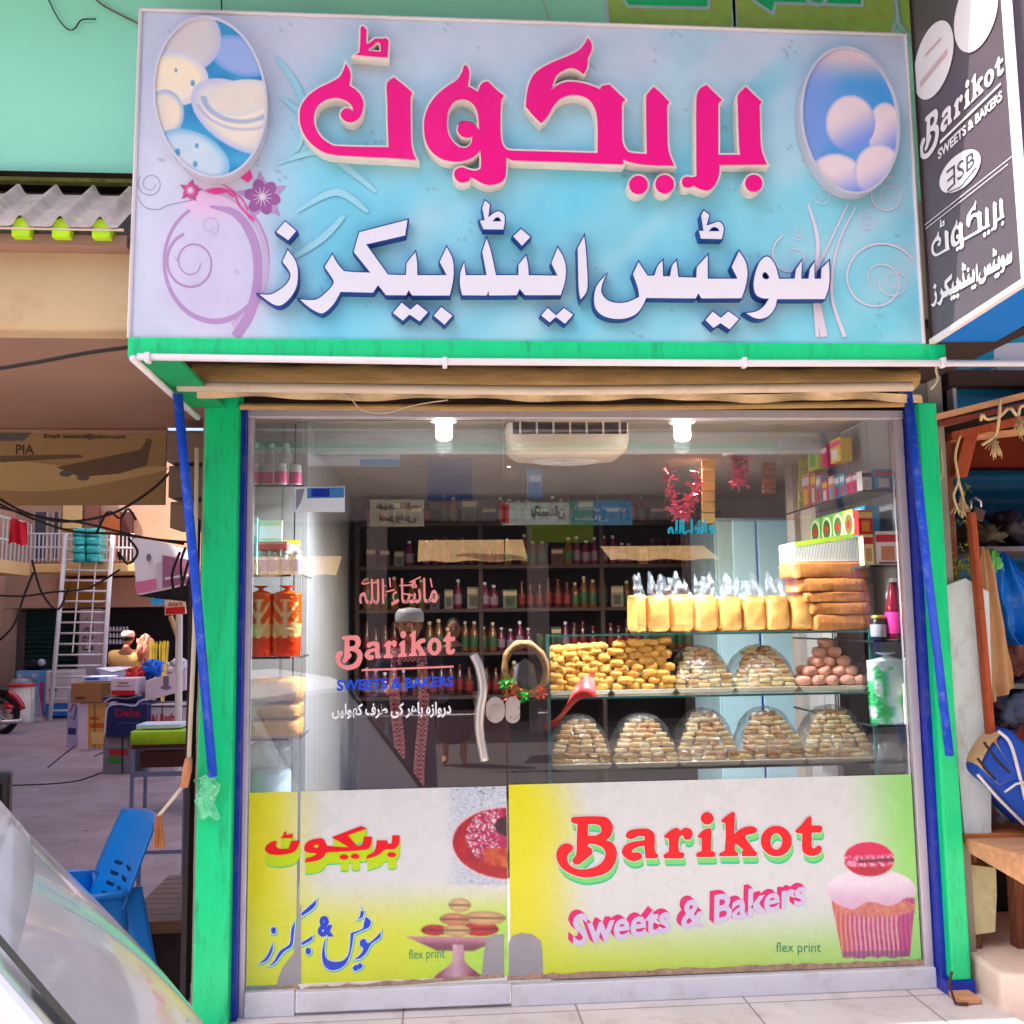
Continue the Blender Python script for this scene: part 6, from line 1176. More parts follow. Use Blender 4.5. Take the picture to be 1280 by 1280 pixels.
slab(P(202, 842, Yb1+.2)[0], P(229, 842, Yb1+.2)[0], P(210, 848, Yb1+.2)[2], P(210, 827, Yb1+.2)[2], Yb1+.3, Yb1+.7, mat('crumpled_white_plastic', (226, 206, 214), .4, var=.2, bump=.8), 'plastic_bundle', 'crumpled pale plastic bundle on the tilted white carton', 'bundle', rnd=.8, nz=.06)
slab(P(174, 842, Yb1+.6)[0], P(198, 842, Yb1+.6)[0], P(185, 846, Yb1+.6)[2], P(185, 827, Yb1+.6)[2], Yb1+.6, Yb1+.9, mat('blue_bag', (20, 110, 226), .4, var=.2, bump=.5), 'plastic_bundle', 'bright blue plastic bundle behind the white cartons', 'bundle', rnd=.7, nz=.04)
slab(P(154, 845, Yb1+.5)[0], P(176, 845, Yb1+.5)[0], P(165, 850, Yb1+.5)[2], P(165, 836, Yb1+.5)[2], Yb1+.5, Yb1+.8, mat('red_bag', (226, 50, 40), .4, var=.2, bump=.5), 'plastic_bundle', 'red plastic bundle on the cartons beside the blue one', 'bundle', rnd=.7, nz=.04)
# lime topped table
Yt = G(163, 1021)[1]; tb = thing('side_table', 'metal framed table with a lime green padded top in the alley', 'table', G(200, 1021)); m_mt = mat('grey_metal_frame', (120, 126, 160), .5, metal=.3, var=.15)
a, b = P(161, 932, Yt), P(239, 913, Yt); slab(a[0], b[0], a[2], b[2], Yt, Yt+.5, mat('lime_cloth', (150, 190, 20), .6, var=.3, scale=10), 'tabletop', None, None, rnd=.12); lt = list(COL.objects)[-1]
lt.parent = tb; KIDS.setdefault(tb.name, []).append(lt); lt.location = Vector(lt.location)-Vector(tb.location)
zl_ = P(163, 937, Yt)[2]; MB().box(a[0]+.02, b[0]-.02, Yt+.03, Yt+.47, zl_, a[2]-.003).build('apron', mat('maroon_apron', (96, 50, 56), .7, var=.2), tb)
for x in (a[0]+.03, b[0]-.03):
    for y in (Yt+.03, Yt+.45): MB().box(x-.015, x+.015, y-.015, y+.015, ZG, zl_-.001).build('leg', m_mt, tb)
MB().box(a[0]+.05, b[0]-.05, Yt+.02, Yt+.04, P(163, 972, Yt)[2], P(163, 966, Yt)[2]).build('stretcher', m_mt, tb); MB().box(a[0]+.046, b[0]-.046, Yt+.2, Yt+.44, P(163, 964, Yt)[2], P(163, 944, Yt)[2]).build('drawer', mat('brown_drawer', (104, 56, 50), .7, var=.2), tb)
a, b = P(170, 913, Yt+.1), P(226, 906, Yt+.1); tag(MB().box(a[0], b[0], Yt+.1, Yt+.4, a[2]+.012, a[2]+.05).build('paper_stack', hue((196, 206, 220)), bevel=.004), 'white stack of papers on the lime topped table', 'papers')
# freezer, washing machine, drum
Yz = G(72, 898)[1]; fz = thing('chest_freezer', 'white chest freezer with a blue base at the end of the alley', 'freezer', G(72, 898)); a, b = P(56, 898, Yz), P(91, 838, Yz); zm = P(70, 880, Yz)[2]
MB().box(a[0], b[0], Yz, Yz+.7, ZG+.03, zm).build('base', mat('blue_base', (40, 120, 200), .4, var=.1), fz, bevel=.02); MB().box(a[0]-.01, b[0]+.01, Yz-.01, Yz+.71, zm+.002, b[2]).build('body', mat('white_enamel', (220, 206, 206), .35, var=.08), fz, bevel=.03); c = P(65, 862, Yz-.02); MB().box(c[0]-.05, c[0]+.09, Yz-.05, Yz-.012, c[2]-.02, c[2]+.01).build('handle', m_dark, fz)
Yq = G(34, 896)[1]+.3; wm = thing('washing_machine', 'pale blue washing machine beside the white freezer', 'appliance', (P(34, 896, Yq)[0], Yq, ZG)); a, b = P(17, 896, Yq), P(50, 838, Yq); MB().box(a[0], b[0], Yq, Yq+.6, ZG, b[2]).build('body', mat('sky_enamel', (110, 170, 220), .4, var=.1), wm, bevel=.03); MB().box(a[0]+.03, b[0]-.03, Yq-.012, Yq-.001, P(30, 850, Yq)[2], P(30, 841, Yq)[2]).build('control_panel', hue((150, 190, 226)), wm)
for x in (25, 42): c = P(x, 845, Yq-.015); MB().tube([c, c+np.array([0, -.03, 0])], .035, 12).build('knob', hue((220, 226, 236)), wm)
slab(P(24, 836, Yq)[0], P(52, 836, Yq)[0], b[2]+.002, P(30, 826, Yq)[2], Yq+.1, Yq+.5, mat('black_sack', (44, 36, 48), .6, var=.3), 'sack', 'dark sack lying on the washing machine', 'sack', rnd=.8, nz=.05); tag(MB().sphere(P(52, 828, Yq), .07, n=14, m=10).build('ball', hue((206, 206, 216)), smooth=True), 'small pale ball on the dark sack', 'ball')
tag(MB().tube([P(52.5, 852, Yq-.1), (P(52.5, 852, Yq-.1)[0], Yq-.1, ZG)], .04, 8).build('pink_roll', hue((226, 70, 140))), 'thin pink roll standing between washing machine and freezer', 'roll')
Yd = G(28, 902)[1]-.3; c = P(25, 902, Yd); c[2] = ZG; dr = thing('drum', 'off white drum with a red rim wrapped in plastic', 'drum', c); r_ = (P(42, 880, Yd)[0]-P(8, 880, Yd)[0])/2; hz = P(25, 855, Yd)[2]-ZG
MB().lathe(c, [(r_*.98, 0), (r_, .05), (r_*.94, hz*.95)], 24).build('body', mat('off_white_drum', (226, 206, 190), .5, var=.1), dr, smooth=True); MB().lathe(c, [(r_*.97, hz*.94), (r_*1.02, hz*.95), (r_*1.02, hz), (r_*.9, hz*1.0)], 24).build('rim', mat('red_rim', (220, 40, 40), .5), dr, smooth=True); MB().lathe(c, [(r_*.88, hz*.99), (r_*.7, hz*1.12), (.01, hz*1.18)], 20).build('cover', m_film2, dr, smooth=True)
tag(MB().sheet(lambda u, v: (c[0]+r_*(.9+.5*v*u), Yd-.1+.3*u, ZG+hz*(1-v)*(.98-.1*u)+.02), 10, 8).build('plastic_wrap', m_film2, smooth=True), 'loose plastic sheet draped off the drum', 'plastic')
# motorcycle rear
mk = thing('motorcycle', 'parked red and black motorcycle showing its rear wheel and seat', 'motorcycle', G(0, 917)); Ym = G(8, 917)[1]; m_tyre = mat('black_tyre', (30, 26, 30), .8, var=.2)
def wheel(cx, cy, r, w, parent):
    c = P(cx, cy, Ym); ri = r*.72; t = MB().tube([(c[0]+r*.86*math.cos(q), Ym, c[2]+r*.86*math.sin(q)) for q in np.linspace(0, 6.2832, 33)], r*.14, 8, caps=False).build('wheel', m_tyre, parent, smooth=True); b = MB(); b.tube([(c[0]+r*.7*math.cos(q), Ym, c[2]+r*.7*math.sin(q)) for q in np.linspace(0, 6.2832, 33)], .016, 6, caps=False); b.tube([(c[0], Ym-.05, c[2]), (c[0], Ym+.05, c[2])], .06, 12)
    for q in np.linspace(0, 6.2832, 13): b.tube([(c[0], Ym, c[2]), (c[0]+r*.7*math.cos(q), Ym, c[2]+r*.7*math.sin(q))], .006, 4)
    b.build('rim', m_steel, t)
rw = 26*(Ym+3.63)/FPX; wheel(-3, 893, rw, .1, mk); wheel(-95, 893, rw, .1, mk)
b = MB(); b.sheet(lambda u, v: tuple(P(-60+u*72, 872-10*math.sin(u*2.2)+(v-.5)*9, Ym)+np.array([0, .09*math.cos(v*6.28), .03*math.sin(v*6.28)])), 14, 10); b.build('seat', mat('black_seat', (36, 30, 36), .5), mk, smooth=True)
b = MB(); b.sphere(P(-62, 868, Ym), .26, .12, .12, 16, 10); b.build('fuel_tank', mat('red_paint', (190, 20, 40), .25, spec=.6, coat=.5), mk, smooth=True)
b = MB(); b.tube([P(8, 882, Ym), P(18, 884, Ym), P(17, 892, Ym)], .06, 8); b.build('tail_light', mat('red_lens', (226, 30, 40), .2, spec=.6), mk, smooth=True)
b = MB(); b.tube([P(-95, 893, Ym), P(-80, 862, Ym), P(-76, 848, Ym)], .03, 8); b.tube([P(-80, 862, Ym), P(-40, 880, Ym), P(4, 878, Ym)], .03, 8); b.tube([P(-40, 880, Ym), P(-45, 905, Ym), P(-3, 893, Ym)], .03, 8); b.tube([P(-82, 848, Ym)+np.array([0, -.3, 0]), P(-78, 848, Ym), P(-82, 848, Ym)+np.array([0, .3, 0])], .018, 8); b.box(P(-62, 905, Ym)[0], P(-38, 905, Ym)[0], Ym-.12, Ym+.12, P(-50, 908, Ym)[2], P(-50, 884, Ym)[2]); b.build('frame', mat('dark_frame', (60, 54, 64), .4, metal=.5), mk)
b = MB(); b.tube([P(-40, 902, Ym-.1), P(0, 903, Ym-.1), P(28, 901, Ym-.1)], .035, 8); b.build('exhaust', m_steel, mk, smooth=True); b = MB(); b.tube([P(-3+32*math.cos(q), 893-30*math.sin(q), Ym) for q in np.linspace(.2, 2.4, 10)], .05, 6); b.build('mudguard', mat('red_paint', (190, 20, 40), .25), mk, smooth=True)
# ------------------------------------------------------------------ people (one skinned surface each)
def skin(name, verts, edges, rad, m_, parent, sub=2, root=0):
    me = bpy.data.meshes.new(name); off = Vector(parent.location) if parent else Vector((0, 0, 0)); me.from_pydata([tuple(Vector([float(c) for c in v])-off) for v in verts], edges, []); me.materials.append(m_)
    o = bpy.data.objects.new(name, me); COL.objects.link(o)
    if parent: o.parent = parent; KIDS.setdefault(parent.name, []).append(o)
    sk_ = o.modifiers.new('skin', 'SKIN'); sk_.use_smooth_shade = True; lay = me.skin_vertices[0] if me.skin_vertices else None
    if lay is None: bm = bmesh.new(); bm.from_mesh(me); bm.verts.layers.skin.verify(); bm.to_mesh(me); bm.free(); lay = me.skin_vertices[0]
    for i, r in enumerate(rad):
        lay.data[i].radius = r if hasattr(r, '__len__') else (r, r); lay.data[i].use_root = (i == root)
    s2 = o.modifiers.new('smooth', 'SUBSURF'); s2.levels = s2.render_levels = sub; return o
m_skin = mat('skin', (182, 126, 98), .6, var=.08); m_hair = mat('black_hair', (28, 22, 22), .7, var=.2)
def head(parent, c, r, face, skinm, hair=True, cap=None):
    """face: unit vector the face points to"""
    f_ = np.array(face, float); s_ = np.cross(f_, [0, 0, 1.]); b = MB(); b.sphere(c, r*.78, r*.92, r*1.1, 20, 14)
    b.sphere(np.array(c)+f_*r*.95+np.array([0, 0, -r*.05]), r*.14, r*.18, r*.22, 8, 6); b.sphere(np.array(c)+s_*r*.8, r*.12, r*.16, r*.26, 8, 6); b.sphere(np.array(c)-s_*r*.8, r*.12, r*.16, r*.26, 8, 6); h = b.build('head', skinm, parent, smooth=True)
    e = MB()
    for q in (-1, 1): e.sphere(np.array(c)+f_*r*.84+s_*q*r*.3+np.array([0, 0, r*.1]), r*.11, r*.08, r*.07, 8, 6)
    e.sphere(np.array(c)+f_*r*.80+np.array([0, 0, -r*.5]), r*.26, r*.08, r*.06, 10, 6); e.build('face_features', mat('dark_features', (60, 34, 30), .5), h, smooth=True)
    if hair: b = MB(); b.sphere(np.array(c)-f_*r*.14+np.array([0, 0, r*.22]), r*.83, r*.92, r*.98, 18, 12); b.build('hair', m_hair, h, smooth=True)
    if cap is not None: b = MB(); b.lathe(np.array(c)-f_*r*.08+np.array([0, 0, r*.25]), [(r*.95, 0), (r*1.0, r*.15), (r*.97, r*.6), (r*.75, r*.9), (.01, r*.98)], 20); b.build('cap', cap, h, smooth=True)
    return h
def hand(parent, wr, d, palm_n, r=.024, m_=None, curl=.5):
    """palm with five bent fingers as one skinned piece; wr wrist, d forward, palm_n palm normal"""
    d, n = np.array(d, float), np.array(palm_n, float); d /= np.linalg.norm(d); n /= np.linalg.norm(n); s_ = np.cross(d, n); wr = np.array(wr, float)
    V = [wr, wr+d*.05]; E = [(0, 1)]; Rr = [(.026, .020), (.034, .018)]
    for k, L in zip((-1.5, -.5, .5, 1.5), (.062, .074, .078, .070)):
        b = wr+d*.088+s_*k*.020; m1 = b+d*L*.45+n*curl*.012; m2 = m1+d*L*.32*(1-curl*.5)+n*L*.32*curl; i = len(V); V += [b, m1, m2+n*curl*.01]; E += [(1, i), (i, i+1), (i+1, i+2)]; Rr += [.0105, .009, .0078]
    b = wr+d*.03-s_*.030; i = len(V); V += [b+d*.02-s_*.015, b+d*.05-s_*.02+n*.018]; E += [(1, i), (i, i+1)]; Rr += [.0125, .0095]
    return skin('hand', V, E, Rr, m_ or m_skin, parent, 1, 1)
# shopkeeper bending over the goods
pf = P(163, 803, 14.0); pr_ = thing('person', 'person in a tan shirt bending with back turned over the goods in the courtyard', 'person', (pf[0], 14, ZG)); bx_ = pf[0]; zz = pf[2]
skin('body', [(bx_, 14.1, .42), (bx_, 13.9, .75), (bx_+.01, 13.75, zz-.16), (bx_+.02, 13.7, zz-.03), (bx_-.19, 13.8, zz-.2), (bx_-.26, 13.95, zz-.45), (bx_-.16, 14.2, zz-.6), (bx_+.19, 13.8, zz-.2), (bx_+.26, 13.95, zz-.45), (bx_+.14, 14.2, zz-.6), (bx_-.11, 14.2, .36), (bx_-.12, 13.9, .1), (bx_-.12, 14.05, ZG+.06), (bx_+.11, 14.2, .36), (bx_+.12, 13.9, .1), (bx_+.12, 14.05, ZG+.06)],
     [(0, 1), (1, 2), (2, 3), (2, 4), (4, 5), (5, 6), (2, 7), (7, 8), (8, 9), (0, 10), (10, 11), (11, 12), (0, 13), (13, 14), (14, 15)], [(.13, .10), (.13, .10), (.08, .06), .05, .05, .042, .03, .05, .042, .03, .085, .06, .045, .085, .06, .045], m_skin, pr_)
skin('shirt', [(bx_, 14.1, .40), (bx_, 13.9, .75), (bx_+.01, 13.75, zz-.08), (bx_-.19, 13.8, zz-.2), (bx_-.25, 13.93, zz-.40), (bx_+.19, 13.8, zz-.2), (bx_+.25, 13.93, zz-.40)], [(0, 1), (1, 2), (2, 3), (3, 4), (2, 5), (5, 6)], [(.24, .19), (.24, .19), (.24, .18), .12, .10, .12, .10], mat('tan_shirt', (226, 180, 110), .85, var=.15, scale=6), pr_); head(pr_, (bx_+.02, 13.8, zz+.07), .11, (0, 1, 0), m_skin, True, mat('pale_cap', (226, 196, 176), .8))
slab(P(171, 825, 13.7)[0], P(188, 825, 13.7)[0], P(180, 827, 13.7)[2], P(180, 795, 13.7)[2], 13.6, 13.9, mat('salmon_bundle', (240, 150, 120), .5, var=.3, scale=7, bump=.5), 'plastic_bundle', 'salmon pink bundle hanging beside the person in the tan shirt', 'bundle', rnd=.8, nz=.06)
for i, (x0, x1) in enumerate(((188, 199), (199, 210))):
    b_ = P((x0+x1)/2, 836, 13); tp = P((x0+x1)/2+(-1.5 if i == 0 else 1), 803, 13); br_ = thing('broom', ['yellow grass broom standing upright, the one nearer the person', 'yellow grass broom standing upright, the one nearer the white post'][i], 'broom', (b_[0], 13, ZG)); mb = MB()
    for k in range(70): u, w = RNG.uniform(-1, 1), RNG.uniform(-1, 1); mb.tube([(b_[0]+u*.035, 13+w*.035, b_[2]-.3), (tp[0]+u*.075, 13+w*.05, tp[2]+RNG.uniform(-.06, .03))], [.006, .003], 4)
    mb.build('bristles', mat('straw', (206, 176, 60), .8, var=.3), br_); MB().tube([(b_[0], 13, b_[2]-.28), (b_[0], 13, ZG)], .03, 8).build('handle', mat('straw_handle', (170, 130, 60), .8), br_)
hb_ = MB()
for r_ in range(3):
    for c_ in range(6): a = P(138+c_*4.2, 783+r_*8, YW+1.2); hb_.lathe(a+np.array([0, 0, -.1]), [(.025, 0), (.03, .05), (.012, .10)], 8)
tag(hb_.build('hanging_rack', mat('white_bottles_rack', (206, 200, 206), .5)), 'rack of small white goods in the dark shop mouth', 'rack')
# ------------------------------------------------------------------ near left: brush, stand, bench, chair, dark case
Yr = .0
br = thing('hanging_brush', 'long brush with a wooden grip and straw tip hanging beside the left pillar', 'brush', P(200, 1060, -.12)); MB().tube([P(246, 560, -.15), P(243, 790, -.14), P(236, 950, -.14)], .0075, 8).build('cord', m_cw, br, smooth=True)
MB().tube([P(236, 948, -.14), P(234, 962, -.14), P(230, 984, -.14)], [.012, .016, .013], 10).build('grip', mat('worn_wood_grip', (196, 130, 90), .6, var=.3, scale=12), br, smooth=True); MB().tube([P(229, 982, -.14), P(214, 1001, -.14), P(198, 1020, -.13)], .006, 8).build('rod', m_cw, br, smooth=True)
mb = MB()
for k in range(60): u, w = RNG.uniform(-1, 1, 2); c = P(198, 1020, -.13); e_ = P(199, 1057, -.13); mb.tube([(c[0]+u*.008, -.13+w*.008, c[2]), (e_[0]+u*.018, -.13+w*.018, e_[2]+RNG.uniform(-.012, .012))], .0012, 4)
mb.build('bristles', mat('orange_straw', (190, 120, 70), .8, var=.4), br)
gb_ = thing('plastic_bag', 'thin green plastic bag knotted round the left pillar', 'bag', P(260, 1010, -.13))
MB().sheet(lambda u, v: tuple(P(246+u*26+3*math.sin(v*8), 972+v*50+3*math.sin(u*9), -.118)+np.array([0, -.022*math.sin(u*3.14)*(1-.3*v), 0])), 16, 16).build('bag_body', filmmat('green_film', (60, 226, 160), haze=.55), gb_, smooth=True); MB().tube([P(243, 976, -.12), P(258, 970, -.14), P(272, 976, -.12)], .006, 6).build('knot', filmmat('green_film', (60, 226, 160), haze=.55), gb_, smooth=True)
Yg = 3.2; sd_ = thing('metal_stand', 'grey metal stand with one post and a cross bar behind the blue chair', 'stand', P(232, 1092, Yg)); c = P(231, 985, Yg); MB().box(c[0]-.012, c[0]+.012, Yg, Yg+.025, ZG, c[2]).build('post', m_mt, sd_); a = P(176, 1066, Yg); MB().box(a[0], c[0]-.013, Yg, Yg+.02, a[2]-.012, a[2]+.012).build('cross_bar', m_mt, sd_)
MB().box(a[0]-.024, a[0]-.001, Yg, Yg+.025, ZG, a[2]+.02).build('post', m_mt, sd_)
# weathered bench
Ybn = 1.25; bn = thing('bench', 'low weathered grey slatted wooden bench by the left pillar', 'bench', P(205, 1180, Ybn)); m_grw = mat('weathered_wood', (126, 104, 100), .9, var=.35, scale=6, stretch=(1, 9, 9), bump=.4); zb_ = P(205, 1150, Ybn)[2]; xa, xb_ = P(150, 1150, Ybn)[0], -.96
for i in range(9): MB().box(xa, xb_, Ybn+i*.095, Ybn+i*.095+.088, zb_-.02, zb_).build('slat', m_grw, bn, bevel=.004)
MB().box(xa, xb_, Ybn-.022, Ybn-.001, zb_-.055, zb_+.002).build('front_rail', mat('brown_wood_rail', (130, 100, 76), .8, var=.3, scale=5, stretch=(1, 8, 8)), bn, bevel=.004)
for x in (xa+.04, xb_-.05):
    for y in (Ybn+.02, Ybn+.82): MB().box(x-.025, x+.025, y-.02, y+.02, ZG, zb_-.056 if y < Ybn+.1 else zb_-.021).build('leg', m_grw, bn)
tag(MB().box(xa+.05, -.955, Ybn+.08, Ybn+.7, ZG, zb_-.06).build('under_bench_block', mat('under_bench_shade', (70, 56, 50), .9, var=.5, scale=8, bump=.5)), 'dark block added for the shade under the slatted bench', 'crate')  # added block, darkness beneath the bench put into its colour
a, b = P(0, 1000, 1.2), P(13, 966, 1.2)-np.array([.0, 0, 0]); cs = thing('speaker_case', 'dark case standing at the far left beyond the car', 'case', a); MB().hexa([(a[0]-.5, 1.2, ZG), (b[0], 1.2, ZG), (b[0], 1.28, ZG), (a[0]-.5, 1.28, ZG)], [(a[0]-.5, 1.2, b[2]), (b[0], 1.2, b[2]), (b[0]-.02, 1.28, b[2]), (a[0]-.5, 1.28, b[2])]).build('body', mat('dark_case', (50, 44, 52), .5, var=.2), cs, bevel=.012); MB().box(a[0]-.46, b[0]-.04, 1.188, 1.1985, ZG+.1, b[2]-.05).build('front', mat('black_front', (34, 30, 36), .4), cs)
# blue plastic chair
m_ch = mat('sky_blue_plastic', (0, 134, 226), .32, var=.08, scale=5, spec=.5)
def chair():
    Y = .62; c0 = P(140, 1130, Y); pk = P(180, 1024, 1.02); t = thing('plastic_chair', 'bright blue plastic armchair standing behind the car', 'chair', (c0[0], Y, ZG)); S_ = (Y+3.63)/FPX
    q = R(-62); fx_, fy_ = np.array([math.cos(q+math.pi/2+1.05), math.sin(q+math.pi/2+1.05)])*1, None
    F = np.array([-.82, -.57, 0]); F /= np.linalg.norm(F); L_ = np.array([-F[1], F[0], 0])      # F: where the sitter faces; L_: sitter's left
    o = np.array([pk[0], pk[1], ZG])+F*.38; t.location = tuple(o)
    def W(f_, l, z): return tuple(o+F*f_+L_*l+np.array([0, 0, z]))
    def panel(fn, n, m2, th, name, mm=m_ch):
        b = MB(); b.sheet(lambda u, v: fn(u, v, 0), n, m2); b.sheet(lambda u, v: fn(u, v, th), n, m2); k = (n+1)*(m2+1)
        ring_ = [i for i in range(n+1)]+[(j+1)*(n+1)-1 for j in range(1, m2+1)]+[m2*(n+1)+i for i in range(n-1, -1, -1)]+[j*(n+1) for j in range(m2-1, 0, -1)]
        for i in range(len(ring_)): a_, b_ = ring_[i], ring_[(i+1) % len(ring_)]; b.f.append([a_, b_, b_+k, a_+k]); b.mi.append(0)
        return b.build(name, mm, t, smooth=True)
    panel(lambda u, v, d: W(-.20+.42*v, (u-.5)*.44*(1-.08*(1-v)), .42+.012*math.cos((u-.5)*3)-.03*(1-v)+(.03*sstep(.9, 1, v)*-1)-d), 10, 10, .012, 'seat')
    bk_ = panel(lambda u, v, d: W(-.20-.17*v-.03*v*v-d+.05*(2*(u-.5))**2*(.5+v*.5), (u-.5)*(.42+.04*math.sin(v*3.1)), .40+.46*v+.012*math.cos((u-.5)*3)*v), 12, 12, .014, 'backrest')
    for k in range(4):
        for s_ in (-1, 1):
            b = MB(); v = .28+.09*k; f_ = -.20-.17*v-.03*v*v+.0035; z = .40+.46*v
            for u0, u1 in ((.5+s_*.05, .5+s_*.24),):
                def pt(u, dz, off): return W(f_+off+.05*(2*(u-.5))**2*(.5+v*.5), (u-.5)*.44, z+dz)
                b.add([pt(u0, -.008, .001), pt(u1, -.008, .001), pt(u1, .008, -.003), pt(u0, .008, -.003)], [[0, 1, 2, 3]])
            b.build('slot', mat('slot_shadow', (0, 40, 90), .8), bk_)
    for s_ in (-1, 1):
        panel(lambda u, v, d: W(-.24+.44*u, s_*(.215+.055*v+.02*math.sin(u*3.14)), .60+.02*math.sin(u*3.14)-.02*u-d), 12, 4, .014, 'armrest')
        panel(lambda u, v, d: W(.20-.0*v+.01*v, s_*(.19+.06*(1-v)+.02*u), .60-.60*v)if False else W(.14+.06*u+.02*v, s_*(.245-.02*(1-v)-d), .595*(1-v)), 4, 8, .012, 'leg')
        panel(lambda u, v, d: W(-.22-.09*u-.12*v, s_*(.20+.03*v-d), .60*(1-v)), 4, 8, .012, 'leg')
        panel(lambda u, v, d: W(-.24+.40*u, s_*(.225-d), .60-(.17-.06*math.sin(u*3.14))*v), 10, 4, .010, 'side_panel')
    return t
chair()
# ------------------------------------------------------------------ parked car (rear quarter in the lower left corner)
m_paint = mat('pearl_white_paint', (206, 206, 220), .22, var=.03, spec=.6, coat=.6); m_cg = mat('car_glass', (150, 146, 156), .04, var=.0, spec=.8, coat=1.0); m_rub = mat('black_rubber', (22, 20, 26), .6)
def car():
    # axis A points to the car's tail, B to its far side; origin on the ground under the near tail corner of the roof
    n0 = P(-24, 1222, -2.42); f0 = P(0, 985, -1.33); f0[2] = n0[2] = (f0[2]+n0[2])/2
    B = f0-n0; B[2] = 0; wd = np.linalg.norm(B); B /= wd; A = np.array([B[1], -B[0], 0])
    if A[0] < 0: A = -A
    o = np.array([n0[0], n0[1], ZG]); H = n0[2]-ZG
    t = thing('parked_car', 'pearl white hatchback parked with its slanting rear window towards the shop', 'car', o)
    def W(a, b, z): return tuple(o+A*a+B*b+np.array([0, 0, z]))
    w = wd
    # slope of the tail from the traced far edge
    e1 = P(240, 1280, -1.20); aa = float((e1-o) @ A); zz_ = e1[2]-ZG; sl = (zz_-H)/aa
    prof = [(-2.9, .28), (-2.95, .62), (-2.75, .78), (-2.0, .90), (-1.35, H+.04), (-.5, H+.10), (-.12, H+.05), (0, H), (aa*1.35, H+sl*aa*1.35), (aa*1.35+.06, .62), (aa*1.35+.08, .30), (aa*1.2, .22), (-2.7, .20)]
    def ins(z): return .0 if z < .8 else .09*(z-.8)/(H-.8)
    b = MB(); lo = [W(a_, -.10+ins(z), z) for a_, z in prof]; hi = [W(a_, w+.10-ins(z), z) for a_, z in prof]; n = len(prof); b.add(lo+hi, [list(range(n)), list(range(n, 2*n))]+[[i, (i+1) % n, n+(i+1) % n, n+i] for i in range(n)])
    body = b.build('body', m_paint, t, bevel=.03, seg=3)
    g = MB(); nrm = np.array([-sl, 1.0]); nrm /= np.hypot(*nrm)
    def S_(a_, u, d): z = H+sl*a_; i = ins(max(.8, z)); p = W(a_, (-.04+i)*(1-u)+(w+.04-i)*u, z); return tuple(np.array(p)+A*nrm[0]*d+np.array([0, 0, nrm[1]*d]))
    a1 = aa*1.16
    def rrs(m0, m1, r0): return None
    g.sheet(lambda u, v: S_(.03+(a1-.03)*v, .04+.92*u, .006+.06*math.sin(u*3.14)*(.4+.6*math.sin(v*2.6+.3))), 16, 10); g.build('rear_window', mat('sky_paled_car_glass', (150, 148, 160), .17, var=.10, scale=3, spec=1.0, dirt=.3, dirtc=(120, 112, 120), coat=.5), t, smooth=True)  # pale base colour stands for sky reflected in the rear window
    g = MB()
    for u0, u1 in ((.0, .045),): g = MB(); g.add([S_(.0, u0, .012), S_(.0, u1, .012), S_(a1, u1, .012), S_(a1, u0, .012)], [[0, 1, 2, 3]]); g.build('window_seal', m_rub, t)
    g = MB(); g.add([S_(a1*.62, .30, .026), S_(a1*.66, .30, .026), S_(a1*.98, .62, .026), S_(a1*1.0, .60, .026)], [[0, 1, 2, 3]]); g.build('wiper', m_rub, t)
    g = MB(); g.add([W(-1.2, -.1+ins(H-.02)-.004, H-.06), W(-.35, -.1+ins(H-.02)-.004, H-.04), W(-.1, -.1+ins(.98)-.004, .99), W(-1.75, -.1+ins(.98)-.004, .94)], [[0, 1, 2, 3]]); g.build('side_window', m_cg, t)
    for s_, name in ((.0, 'tail_light'), (w-.02, 'tail_light')): g = MB(); c = np.array(W(aa*1.33, s_, .42)); g.obox(c, A*.04, B*.06, np.array([0, 0, .12])); g.build(name, mat('red_lens', (226, 30, 40), .2, spec=.6), t, bevel=.01)
    g = MB(); g.obox(np.array(W(aa*1.35+.10, w/2, .42)), A*.05, B*(w/2+.1), np.array([0, 0, .10])); g.build('bumper', m_paint, t, bevel=.03)
    for a_ in (-2.2, .05):
        for b_ in (-.06, w+.06):
            c = np.array(W(a_, b_, .28)); ty = MB().tube([c-B*.09, c-B*.08, c+B*.08, c+B*.09], [.24, .28, .28, .24], 24).build('wheel', m_tyre, t, smooth=True); MB().tube([c-B*.095, c+B*.095], .17, 16).build('rim', m_steel, ty)
    # stickers on the far end of the window, seen as red script
    g = MB()
    letter(g, urdu('یا الہی مدد'), ((0, 0), (1, 0), (1, 1), (0, 1)), lambda x, y: S_(a1*(.70+.26*x), .80+.06*y, .030), 0, .02); g.build('window_script', mat('faded_red_vinyl', (226, 150, 130), .5), t)
car()
